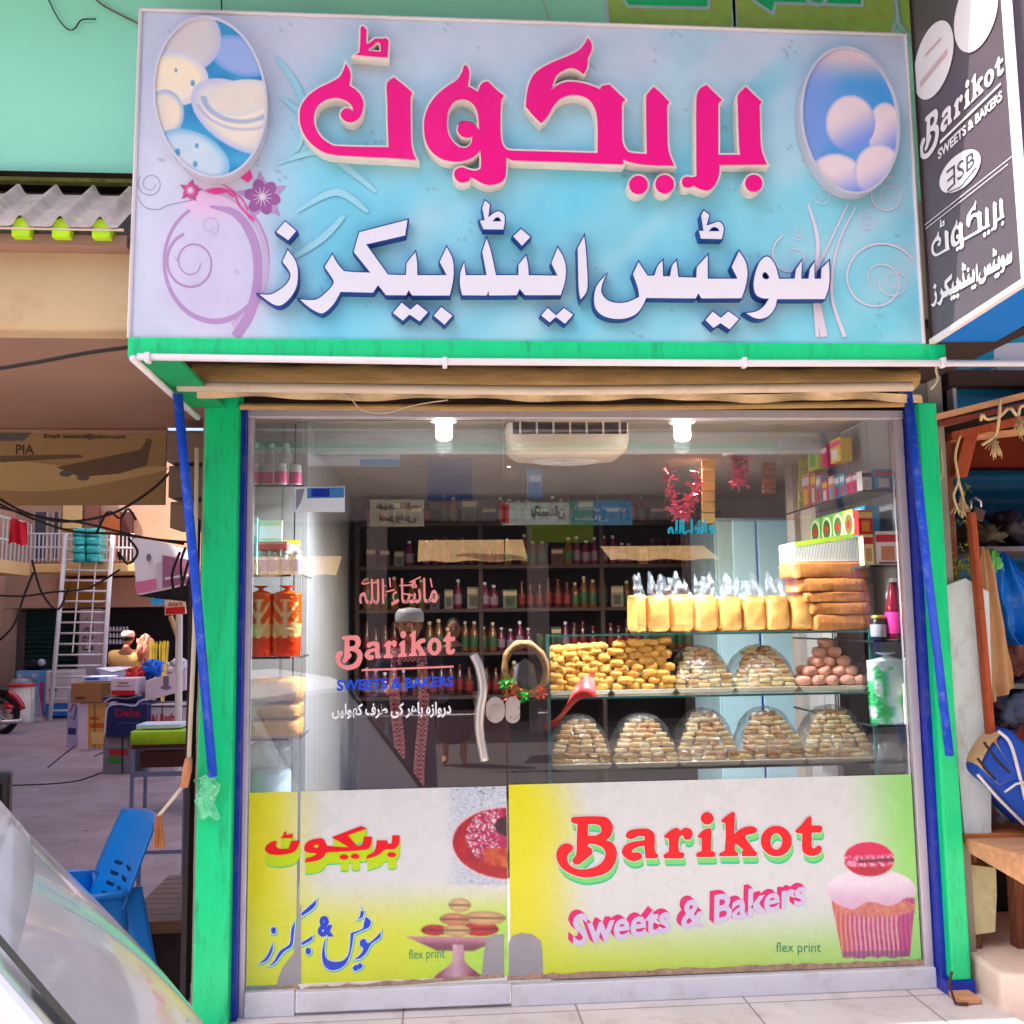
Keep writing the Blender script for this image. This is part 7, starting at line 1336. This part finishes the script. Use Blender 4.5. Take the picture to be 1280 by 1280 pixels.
# ================================================================== right: neighbouring stall
m_oldw = mat('old_brown_timber', (120, 66, 50), .85, var=.35, scale=5, stretch=(9, 9, 1), bump=.4, dirt=.4, dirtc=(170, 170, 60)); m_org = mat('orange_timber', (170, 74, 40), .8, var=.45, scale=7, stretch=(9, 9, 1), bump=.5, dirt=.7, dirtc=(120, 60, 30)); m_pale = mat('pale_sawn_timber', (206, 150, 110), .8, var=.35, scale=4, stretch=(1, 8, 8), bump=.3, dirt=.3, dirtc=(120, 70, 50))
m_rope = mat('cream_rope', (214, 186, 140), .9, var=.25, scale=30)
st = thing('timber_stall', 'old timber stall with a plank roof edge and dark shelves right of the bakery', 'stall', (2.4, .3, ZG))
def beam(p, q, h, d, m_, name, par=st): # slanting plank: pixel ends with depth
    a, b = P(*p), P(*q); return MB().add([a+[0, 0, -h], b+[0, 0, -h], b+[0, d, -h], a+[0, d, -h], a, b, b+[0, d, 0], a+[0, d, 0]], [[0, 1, 2, 3], [4, 5, 6, 7], [0, 1, 5, 4], [1, 2, 6, 5], [2, 3, 7, 6], [3, 0, 4, 7]]).build(name, m_, par)
beam((1168, 518, -.10), (1330, 478, -.10), .022, .5, m_pale, 'roof_plank'); beam((1168, 528, -.07), (1330, 492, -.07), .018, .05, mat('dark_red_timber', (120, 50, 44), .8, var=.3), 'roof_batten'); beam((1190, 540, -.05), (1330, 508, -.05), .03, .06, m_org, 'roof_batten')
beam((1172, 547, .0), (1330, 530, .0), .02, .06, m_pale, 'roof_batten')
a, b = P(1172, 860, .0), P(1206, 540, .0); MB().hexa([(a[0]+.02, 0, ZG), (a[0]+.115, 0, ZG), (a[0]+.115, .1, ZG), (a[0]+.02, .1, ZG)], [(a[0]+.03, 0, b[2]), (a[0]+.115, 0, b[2]), (a[0]+.115, .1, b[2]), (a[0]+.03, .1, b[2])]).build('post', m_oldw, st, bevel=.008)
def pole(pts, w, d, m_, name): # flat post following pixel points (x, y, Y)
    c = [P(*p) for p in pts]; mb = MB()
    for i in range(len(c)-1):
        lo, hi = c[i], c[i+1]; mb.hexa([lo+[-w/2, 0, 0], lo+[w/2, 0, 0], lo+[w/2, d, 0], lo+[-w/2, d, 0]], [hi+[-w/2, 0, 0], hi+[w/2, 0, 0], hi+[w/2, d, 0], hi+[-w/2, d, 0]])
    return mb.build(name, m_, st, bevel=.004)
pole([(1201, 596, -.03), (1216, 538, -.03)], .055, .03, m_org, 'brace'); pole([(1243, 935, -.10), (1228, 760, -.10), (1217, 640, -.10)], .022, .04, m_org, 'post')
# back of the stall
MB().sheet(lambda u, v: (1.97+1.6*u, .95, 1.02+1.1*v+.0*u) if False else (1.98+1.6*u, .95+.012*math.sin(v*2*math.pi*9), 1.05+1.05*v), 1, 90).build('corrugated_back', mat('blue_corrugated_iron', (20, 110, 170), .5, var=.25, scale=2, dirt=.5, dirtc=(120, 90, 80), stretch=(.4, 1, 6)), st, smooth=True)
m_inr = mat('red_brown_board', (160, 64, 46), .85, var=.4, scale=4); bw = MB(); bw.box(1.98, 3.6, 1.0, 1.05, ZG, 2.3); bw.box(3.5, 3.6, -.05, 1.0, ZG, 2.4); bw.build('back_board', m_inr, st); MB().box(1.975, 3.6, -.05, 1.0, 2.28, 2.34).build('roof_sheet', m_dark, st)
for py, Y in ((683, .35), (855, .4)): z = P(1260, py, Y)[2]; MB().box(P(1222, py, Y)[0], 3.4, Y, .9, z-.02, z).build('shelf_board', mat('grey_shelf_board', (120, 110, 120), .7, var=.2), st)
MB().box(P(1215, 1000, .6)[0], 3.4, .6, .64, ZG, P(1240, 900, .6)[2]).build('lower_board', m_inr, st)
# white stone slab
sl_ = [T('Z 1180,733* 1207,723* 1236,740* 1238,800 1240,870 1239,960 1239,1042* 1206,1043* 1196,940 1186,840')]
mb = MB(); mb.prism(sl_, lambda x, y: tuple(P(x, y, -.05)), lambda x, y: tuple(P(x, y, -.05)+np.array([0, .035, 0]))); tag(mb.build('stone_slab', mat('white_streaked_stone', (206, 216, 216), .6, var=.2, scale=4, dirt=.6, dirtc=(150, 116, 90), stretch=(2, 2, .7)), bevel=.004), 'white streaked stone slab with a pointed top leaning by the right pillar', 'slab')
cl_ = [T('Z 1203,1080* 1245,1085* 1246,1120* 1244,1165* 1208,1170* 1205,1120')]; mb = MB(); mb.prism(cl_, lambda x, y: tuple(P(x, y, -.02)), lambda x, y: tuple(P(x, y, -.02)+np.array([0, .3, 0]))); tag(mb.build('stove_side', mat('stained_cream_panel', (196, 190, 150), .8, var=.25, scale=5, dirt=.5, dirtc=(140, 110, 70))), 'stained cream panel under the wooden counter at the right', 'panel')
# counter board at the right with a sunlit front edge
wb_ = thing('work_counter', 'worn orange wooden counter board on legs in front of the right stall', 'counter', P(1260, 1180, -.15)); zt_ = P(1210, 1042, -.05)[2]; a = P(1205, 1045, -.05); b = P(1300, 1096, -.42)
MB().add([(a[0]-.005, -.06, zt_-.03), (2.9, -.06, zt_-.03), (2.9, .45, zt_-.03), (a[0]-.005, .45, zt_-.03), (a[0]-.005, -.06, zt_), (2.9, -.06, zt_), (2.9, .45, zt_), (a[0]-.005, .45, zt_)], [[0, 1, 2, 3], [4, 5, 6, 7], [0, 1, 5, 4], [1, 2, 6, 5], [2, 3, 7, 6], [3, 0, 4, 7]]).build('top', mat('worn_orange_board', (190, 110, 56), .6, var=.35, scale=4, stretch=(1, 6, 6), dirt=.3, dirtc=(90, 50, 30)), wb_, bevel=.004)
e1, e2 = P(1206, 1048, -.065), P(1330, 1118, -.5); mb = MB(); mb.hexa([e1+[0, 0, -.045], e2+[0, 0, -.045], e2+[.3, .0, -.045], (2.9, -.07, e1[2]-.045)], [e1, e2+[0, 0, e1[2]-e2[2]], e2+[.3, 0, e1[2]-e2[2]], (2.9, -.07, e1[2])]); mb.build('front_board', m_pale, wb_, bevel=.004)
for x in (2.12, 2.8): MB().box(x, x+.05, -.02, .03, ZG, zt_-.047).build('leg', m_oldw, wb_)
MB().box(2.0, 2.9, .15, .18, P(1225, 1205, .15)[2], P(1225, 1186, .15)[2]).build('foot_rail', m_oldw, wb_); MB().box(1.96, 3.0, .46, .5, ZG, zt_-.05).build('back_panel', m_dark, wb_)
# rendered step
sp = MB(); zs_ = P(1216, 1196, -.08)[2]; e = P(1225, 1240, -.2); sp.hexa([(1.915, -.26, ZG), (4, -1.1, ZG), (4, .44, ZG), (1.94, .44, ZG)], [(1.915, -.24, zs_), (4, -1.1, zs_), (4, .44, zs_), (1.94, .44, zs_)]); tag(sp.build('stone_step', mat('pale_rendered_step', (226, 204, 190), .85, var=.15, scale=4, bump=.3, dirt=.3, dirtc=(170, 130, 110)), bevel=.015), 'pale rendered step in front of the right stall', 'step')
tag(MB().box(P(1195, 1240, -.16)[0], P(1221, 1240, -.16)[0], -.19, -.10, ZF+.002, ZF+.022).build('wood_block', m_pale, bevel=.004), 'small flat wooden block at the foot of the right pillar', 'block'); tag(MB().tube([P(1190, 1215, -.15), P(1186, 1230, -.18), (P(1192, 1244, -.18)[0], -.19, ZF+.008), (P(1206, 1246, -.18)[0], -.2, ZF+.008)], .005, 8).build('padlock_shackle', mat('rusty_iron', (90, 60, 50), .7, metal=.5)), 'rusty bent iron rod by the right pillar base', 'rod')
# ropes and padlock
def rope(pts, r, text, fray=None):
    q = openc([P(*p) for p in pts], 6); mb = MB(); mb.tube(q, r, 7)
    if fray is not None:
        for k in range(40): d_ = RNG.normal(size=3)*.007; c = P(*fray); mb.tube([c+RNG.normal(size=3)*.006, c+d_+[0, 0, -.02], c+d_*2+[0, 0, -.05]], .0014, 4)
    return tag(mb.build('rope', m_rope, smooth=True), text, 'rope')
rope([(1250, 500, -.13), (1249, 520, -.14), (1246, 540, -.12), (1240, 548, -.12), (1228, 556, -.12)], .006, 'cream rope knot with a frayed end hanging from the stall roof', (1243, 550, -.12)); rope([(1226, 526, -.12), (1228, 518, -.13), (1234, 524, -.12), (1250, 520, -.12), (1262, 510, -.13), (1272, 520, -.12), (1276, 508, -.13), (1290, 508, -.13)], .006, 'knotted cream rope along the plank roof edge', (1274, 524, -.12)); rope([(1200, 545, -.06), (1194, 570, -.06), (1198, 600, -.06), (1192, 620, -.06), (1200, 640, -.06), (1204, 626, -.06), (1198, 600, -.06)], .005, 'cream rope wound round the old brown post', (1202, 625, -.06)); rope([(1176, 560, -.04), (1178, 590, -.05), (1172, 606, -.05)], .003, 'thin cream string on the left of the old brown post')
pk_ = thing('padlock', 'grey iron padlock hanging open on the orange stall post', 'padlock', P(1221, 645, -.02)); MB().tube([P(*q) for q in ((1214, 636, -.02), (1213, 626, -.02), (1219, 622, -.02), (1226, 627, -.02), (1226, 634, -.02))], .005, 8).build('shackle', m_steel, pk_, smooth=True); c = P(1222, 643, -.02); MB().obox(c, (.022, 0, -.008), (0, .01, 0), (.008, 0, .022)).build('body', mat('dark_iron', (90, 66, 60), .5, metal=.5, var=.2), pk_, bevel=.004)
# moss on the post
m_moss = mat('moss', (130, 140, 20), .95, var=.5, scale=20, bump=.8); mb = MB()
for k in range(260):
    x, y = RNG.uniform(1186, 1216), RNG.choice([RNG.uniform(590, 720), RNG.uniform(700, 740)]); 
    if (x-1186)/30 < RNG.uniform(0, 1)*.9 and y < 700: continue
    c = P(x, y, -.006); mb.add([c+RNG.normal(size=3)*[.008, .002, .008] for _ in range(3)], [[0, 1, 2]])
tag(mb.build('moss', m_moss), 'yellow green moss growing on the old brown post', 'moss', kind='stuff')
# hanging trousers, bags, backpack
def drape(L, Rr, Y, amp, freq, m_, name, text, cat, th=.0):
    """hanging cloth: left and right edges as pixel points from top to bottom"""
    L, Rr = openc(L, 8), openc(Rr, 8)
    def at_(E, v): k = v*(len(E)-1); i = min(int(k), len(E)-2); return np.array(E[i])+(np.array(E[i+1])-np.array(E[i]))*(k-i)
    def fn(u, v):
        q = at_(L, v)*(1-u)+at_(Rr, v)*u; d = amp*(.3+.7*v)*math.sin(u*freq+2*v+1.3*vn(u*3, v*4))+amp*.8*(vn(u*5, v*7, 3)-.5); return tuple(P(q[0], q[1], Y)+np.array([0, d, 0]))
    return tag(MB().sheet(fn, 30, 40).build(name, m_, smooth=True), text, cat)
drape([(1226, 682), (1226, 720), (1227, 770), (1229, 820), (1231, 862), (1233, 880)], [(1236, 690), (1246, 722), (1256, 772), (1264, 815), (1268, 850), (1270, 860)], -.03, .022, 13, mat('brown_cloth', (186, 144, 102), .9, var=.2, scale=6, bump=.3), 'trousers', 'pale brown trousers hanging from the orange stall post', 'clothing')
def sack(x0, y0, x1, y1, Y, d, m_, name, text, cat, rnd=.75, nz=.03, seed=0): a, b = P(x0, y1, Y), P(x1, y0, Y); return slab(a[0], b[0], a[2], b[2], Y, Y+d, m_, name, text, cat, rnd=rnd, nz=nz, seed=seed)
drape([(1252, 690), (1246, 705), (1241, 740), (1246, 772), (1256, 798), (1266, 806)], [(1256, 690), (1268, 706), (1288, 730), (1302, 760), (1300, 790), (1286, 806)], .2, .035, 15, mat('bright_blue_bag', (10, 110, 206), .3, var=.3, scale=9, bump=.6), 'plastic_bag', 'bright blue plastic bag hanging from the stall shelf', 'bag')
sack(1238, 688, 1254, 722, .2, .1, mat('green_bag', (110, 206, 100), .4, var=.3), 'plastic_bag', 'small green bag behind the blue bag', 'bag', nz=.02)
sack(1226, 655, 1262, 682, .40, .25, mat('olive_sack', (110, 96, 70), .8, var=.5, scale=12, bump=.5), 'sack', 'olive brown sack on the upper stall shelf', 'sack', seed=3); sack(1262, 640, 1290, 682, .42, .25, mat('dark_bundle', (70, 60, 70), .6, var=.6, scale=14, bump=.6), 'bundle', 'dark bundle on the upper stall shelf', 'bundle', seed=5)
sack(1260, 790, 1300, 850, .45, .2, mat('patterned_cloth', (130, 80, 70), .8, var=.6, scale=24, bump=.4), 'cloth_bundle', 'patterned reddish cloth bundle under the blue bag', 'bundle', seed=6); sack(1234, 860, 1262, 895, .42, .2, mat('plum_plastic', (70, 40, 60), .4, var=.6, scale=16, bump=.6), 'bundle', 'dark plum bundle on the lower stall shelf', 'bundle', seed=7); sack(1254, 865, 1300, 912, .40, .2, mat('grey_plastic', (90, 100, 130), .3, var=.6, scale=16, bump=.7), 'bundle', 'grey crumpled plastic bundle on the lower stall shelf', 'bundle', seed=8)
sack(1238, 1012, 1275, 1044, .1, .12, mat('white_crumpled_plastic', (206, 190, 196), .4, var=.4, scale=16, bump=.8), 'bundle', 'crumpled white plastic on the wooden counter under the backpack', 'bundle', seed=9); sack(1262, 640, 1266, 641, .5, .02, m_dark, 'nail', 'nail', 'nail') if False else None
bp_ = thing('backpack', 'blue and beige backpack leaning on the wooden counter', 'backpack', P(1250, 1030, -.1)); Yk = -.10
def lens(loop, d0, d1, name, m_, par=bp_, Y=Yk):
    cx = sum(p[0] for p in loop)/len(loop); cy = sum(p[1] for p in loop)/len(loop); mb = MB(); N = len(loop); rings = []
    for k, (s_, dd) in enumerate([(1, d0), (.985, d1*.5), (.9, d1*.85), (.6, d1), (.05, d1*1.03)]): rings.append([P(cx+(x-cx)*s_, cy+(y-cy)*s_, Y)+np.array([0, -dd, 0]) for x, y in loop])
    mb.add([p for r_ in rings for p in r_], [[k*N+i, k*N+(i+1) % N, (k+1)*N+(i+1) % N, (k+1)*N+i] for k in range(4) for i in range(N)]); mb.add(rings[-1], [list(range(N))]); mb.add([P(x, y, Y)+np.array([0, .10, 0]) for x, y in loop]+rings[0], [[i, (i+1) % N, N+(i+1) % N, N+i] for i in range(N)]); return mb.build(name, m_, par, smooth=True)
m_bb = mat('royal_blue_nylon', (16, 70, 170), .6, var=.15, scale=14, bump=.2); m_bge = mat('beige_nylon', (206, 160, 120), .7, var=.15, scale=14, bump=.2)
lens(T('Z 1246,912* 1262,914 1300,960 1330,1010 1320,1040* 1284,1034* 1262,1012 1240,985 1219,966 1218,950 1226,936'), 0, .05, 'body', m_bb)
lens(T('Z 1245,914 1236,926 1262,968* 1240,978* 1219,958 1219,946 1232,924'), .052, .02, 'front_pocket', m_bge); mb = MB(); mb.tube([P(*p, Yk-.078) for p in ((1230, 928), (1246, 950), (1262, 966))], .005, 6); mb.tube([P(*p, Yk-.072) for p in ((1222, 948), (1236, 966), (1244, 974))], .005, 6); mb.build('zip', m_dark, bp_)
mb = MB(); mb.tube(openc([P(*p, Yk-.058) for p in ((1248, 914), (1262, 928), (1272, 960), (1282, 1000))], 5), .006, 6); mb.tube([P(*p, Yk-.066) for p in ((1256, 990), (1270, 980), (1290, 976))], .004, 6); mb.tube([P(*p, Yk-.02) for p in ((1222, 968), (1246, 996), (1280, 1030))], .006, 6); mb.build('piping', mat('white_piping', (214, 206, 206), .6), bp_)
# blue and white sign board behind the conduit at the right
bs = thing('wall_sign', 'blue sign board with a white swoosh above the stall roof', 'sign', P(1240, 520, .02)); a, b = P(1194, 516, .02), P(1420, 420, .02); MB().box(a[0], b[0], .02, .05, a[2], b[2]+.6).build('panel', mat('cyan_blue_board', (10, 140, 196), .4, var=.12, scale=3), bs)
mb = MB(); f = onY(.018)
mb.prism([openc([(1242, 440), (1246, 462), (1262, 470), (1330, 472), (1330, 430), (1246, 430)], 3)], f, None, 0); mb.prism([openc([(1196, 466), (1220, 460), (1246, 452), (1246, 448), (1218, 454), (1196, 458)], 3)], onY(.017), None, 1); mb.prism([openc([(1196, 474), (1222, 470), (1242, 460), (1240, 466), (1220, 472), (1196, 474.5)], 3)], onY(.0165), None, 2)
mb.build('print', [hue((196, 196, 226)), hue((110, 190, 226)), hue((170, 180, 226))], bs); MB().box(a[0]-.015, a[0]-.001, .0, .05, a[2], b[2]+.6).build('edge', mat('white_metal_frame', (224, 214, 224), .4), bs)
tag(MB().box(P(1180, 450, -.1)[0], P(1193, 450, -.1)[0], -.1, .0, P(1186, 449, -.1)[2], P(1186, 425, -.1)[2]).build('bracket', mat('rust_red_steel', (130, 60, 44), .8, var=.3)), 'rusty steel bracket under the corner of the charcoal sign', 'bracket')
# second projecting sign beyond the charcoal one
q = A0+ux*(Ls+.03)-nx_*.02; t = thing('projecting_sign', 'dark blue sign with a white letter stroke at the upper right corner', 'sign', tuple(q+np.array([0, 0, 2.9]))); c = P(1290, 40, -1.30); MB().box(P(1271, 40, -1.30)[0], c[0]+.6, -1.30, -1.24, P(1271, 64, -1.3)[2], 3.66).build('panel', mat('dark_blue_sign', (30, 50, 120), .4, var=.2), t)
mb = MB(); mb.prism([stroke(openc([(1272, 8), (1274, 20), (1282, 24), (1296, 20)], 5), 6)], onY(-1.302), None, 0); mb.build('lettering', m_sw, t)
# ================================================================== the other side of the street (behind the camera, seen in the glass)
def V(px, py, d): p = P(px, py, d); return np.array([p[0], -p[1], p[2]])      # where a reflection seen at this pixel really stands
def vbox(x0, y0, x1, y1, d, th, mb, k=0): a, b = V(x0, y1, d), V(x1, y0, d); mb.box(min(a[0], b[0]), max(a[0], b[0]), a[1]-th, a[1], a[2], b[2], k); return mb
D = 10.0
m_opp = mat('opposite_plaster', (150, 132, 122), .9, var=.25, scale=1, dirt=.4, dirtc=(80, 66, 60)); m_mouth = mat('painted_shop_dark', (40, 34, 34), .9, var=.5, scale=2)
op = thing('shop_row', 'row of dim shops across the street with tan awnings', 'building', (2, -D-1, ZG))
MB().box(-12, 14, -D-6, -D-2.2, ZG, 6.4).build('wall', m_opp, op); b = MB(); b.box(-12, 14, -D-2.195, -D-2.1, ZG, 3.0); b.build('shop_shade_panel', m_mouth, op)  # flat dark panel paints the unlit interiors of the row
for x in (-6, -3.4, -.9, 1.6, 4.1, 6.6): MB().box(x-.15, x+.15, -D-2, -D-1.6, ZG, 3.04).build('column', m_opp, op)
m_tan = mat('tan_awning_cloth', (176, 140, 92), .85, var=.2, scale=4)
for i, (x0, x1, y0, y1, tx) in enumerate([(522, 660, 668, 702, 'tan cloth awning of the shop opposite the glass door'), (764, 900, 676, 700, 'beige cloth awning of the shop opposite the bread shelf'), (300, 420, 690, 720, 'tan cloth awning at the left end of the opposite row')]):
    a, b = V(x0, y1, D-1.0), V(x1, y0, D-1.0); mb = MB(); mb.sheet(lambda u, v: (a[0]+(b[0]-a[0])*u, -D+.2+.8*v, b[2]+(a[2]-b[2])*v+.012*math.sin(u*16)*v), 20, 6); tag(mb.build('awning', m_tan, smooth=True), tx, 'awning')
def vsign(x0, y0, x1, y1, d, cc, text, words=(), extra=()):
    t = thing('street_sign', text, 'sign', V((x0+x1)/2, y1, d)); vbox(x0, y0, x1, y1, d, .06, MB()).build('panel', hue(cc), t); mb = MB(); cs = []
    for i, (q, c2) in enumerate(extra): a, b = V(q[0], q[3], d), V(q[2], q[1], d); mb.quad((a[0], a[1]+.004+.002*i, a[2]), (b[0], a[1]+.004+.002*i, a[2]), (b[0], a[1]+.004+.002*i, b[2]), (a[0], a[1]+.004+.002*i, b[2]), i); cs.append(hue(c2))
    for w, q, c2 in words:
        # facing the shop, so it reads mirrored in the glass
        letter(mb, w, ((q[2], q[1]), (q[0], q[1]), (q[0], q[3]), (q[2], q[3])), lambda x, y: tuple(V(x, y, d)+np.array([0, .012, 0])), len(cs), .03); cs.append(hue(c2))
    if cs: mb.build('print', cs, t)
vsign(384, 544, 500, 582, 7.5, (206, 214, 220), 'pale travel sign across the street with grey lettering and a blue swoosh', [('FLY SMART', (418, 547, 476, 557), (120, 120, 130)), ('INTERNATIONAL TOURS', (392, 561, 484, 571), (90, 150, 160))], [((450, 574, 500, 582), (60, 160, 214))])
vsign(462, 624, 530, 658, 8.5, (196, 186, 160), 'cream handwritten sign across the street', [(urdu('عبد اللہ'), (470, 628, 522, 638), (110, 80, 70)), (urdu('سروس'), (474, 644, 520, 654), (110, 80, 70))])
vsign(628, 628, 712, 656, 8.5, (206, 226, 206), 'long pale green banner across the street', [(urdu('پاکستان'), (664, 632, 706, 650), (80, 110, 90))], [((626, 630, 636, 654), (220, 60, 50))]); vsign(712, 626, 790, 656, 8.5, (90, 170, 150), 'green and blue banner next to the pale green one', [(urdu('پاکستان سروس'), (718, 630, 782, 640), (226, 236, 236)), (urdu('مشال'), (718, 644, 760, 652), (226, 236, 236))], [((742, 626, 790, 656), (80, 160, 200))])
vsign(664, 656, 742, 678, 8.6, (110, 126, 20), 'olive green board under the pale green banner'); vsign(660, 586, 678, 622, 9, (120, 160, 206), 'blue and white notice above the pale green banner', [], [((662, 594, 676, 602), (226, 226, 236))]); vsign(534, 572, 590, 626, 9.4, (60, 80, 130), 'dark blue sign board high across the street')
vsign(920, 650, 994, 745, 8.4, (150, 200, 216), 'tall pale blue freezer poster across the street')
def vperson(px, py, d, h, robe, text, capm, scarf=None, phone=False):
    c = V(px, py, d); t = thing('person', text, 'person', (c[0], c[1], ZG)); x, y, z = c; sh_ = z-.27; hp = ZG+.52*h
    ar = [(x-.19, y, sh_), (x-.25, y+.05, sh_-.30), (x-.12, y+.22, sh_-.18), (x+.19, y, sh_), (x+.25, y+.05, sh_-.30), (x+.10, y+.24, sh_-.12)] if phone else [(x-.19, y, sh_), (x-.25, y+.02, sh_-.30), (x-.25, y+.08, sh_-.56), (x+.19, y, sh_), (x+.25, y+.02, sh_-.30), (x+.25, y+.08, sh_-.56)]
    V_ = [(x, y, hp), (x, y, hp+.25), (x, y, sh_-.03), (x, y+.01, z-.12)]+ar+[(x-.10, y, hp-.06), (x-.11, y+.02, ZG+.28*h), (x-.11, y, ZG+.08), (x-.12, y+.12, ZG+.04), (x+.10, y, hp-.06), (x+.11, y+.02, ZG+.28*h), (x+.11, y, ZG+.08), (x+.12, y+.12, ZG+.04)]
    E_ = [(0, 1), (1, 2), (2, 3), (2, 4), (4, 5), (5, 6), (2, 7), (7, 8), (8, 9), (0, 10), (10, 11), (11, 12), (12, 13), (0, 14), (14, 15), (15, 16), (16, 17)]
    skin('body', V_, E_, [(.15, .11), (.14, .10), (.14, .09), .055, .06, .045, .03, .06, .045, .03, .085, .06, .042, .035, .085, .06, .042, .035], m_skin, t)
    skin('robe', [(x, y, ZG+.22), (x, y, hp-.2), (x, y, hp+.25), (x, y, sh_-.05), (x, y, sh_+.05)]+ar[:2]+[tuple(np.array(ar[1])*.25+np.array(ar[2])*.75)]+ar[3:5]+[tuple(np.array(ar[4])*.25+np.array(ar[5])*.75)], [(0, 1), (1, 2), (2, 3), (3, 4), (3, 5), (5, 6), (6, 7), (3, 8), (8, 9), (9, 10)], [(.24, .17), (.22, .16), (.19, .14), (.17, .12), .09, .085, .07, .055, .085, .07, .055], robe, t); head(t, (x, y+.02, z), .112, (0, 1, 0), m_skin, True, capm)
    for i, s_ in ((2, 1), (5, -1)): w = np.array(ar[i]); hand(t, w, (0.1*s_, .5, .6) if phone else (0, .1, -1), (-s_*.8, .3, 0) if phone else (-s_, 0, 0))
    if phone: w = (np.array(ar[2])+np.array(ar[5]))/2+np.array([0, .07, .09]); b = MB(); b.box(w[0]-.075, w[0]+.075, w[1]-.004, w[1]+.004, w[2]-.04, w[2]+.035); tag(b.build('phone', mat('black_phone', (26, 26, 30), .3), bevel=.003), 'black phone held up by the person in the white cap', 'phone')
    if scarf is not None:
        b = MB()
        for s_, L in ((-1, .75), (1, .95)): b.sheet(lambda u, v: (x+s_*(.05+.08*u+.02*math.sin(v*5)), y+.17+.02*math.sin(u*9)-.05*(v < .1), sh_+.04-L*v), 8, 24)
        b.sheet(lambda u, v: (x+.15*math.cos(u*6.283), y+.13*math.sin(u*6.283), sh_+.0+.10*v), 24, 4); b.build('scarf', scarf, t, smooth=True)
def scarfmat():
    M = mat('red_check_scarf', (226, 214, 220), .9, var=.1); tt = M.node_tree; ck = tt.nodes.new('ShaderNodeTexChecker'); ck.inputs['Scale'].default_value = 60; ck.inputs['Color1'].default_value = (*C((190, 30, 70)), 1); ck.inputs['Color2'].default_value = (*C((230, 200, 210)), 1)
    tc = tt.nodes.new('ShaderNodeTexCoord'); tt.links.new(tc.outputs['Object'], ck.inputs[0]); tt.links.new(ck.outputs[0], tt.nodes['Principled BSDF'].inputs['Base Color']); return M
vperson(512, 782, 4.05, 1.70, mat('dark_robe', (58, 60, 84), .85, var=.2), 'person in dark robe, white cap and red checked scarf holding up a phone', mat('white_cap', (226, 226, 236), .8), scarfmat(), True)
vperson(567, 786, 8.4, 1.70, mat('black_jacket', (40, 36, 44), .85, var=.2), 'bareheaded person in dark clothes standing across the street', None)
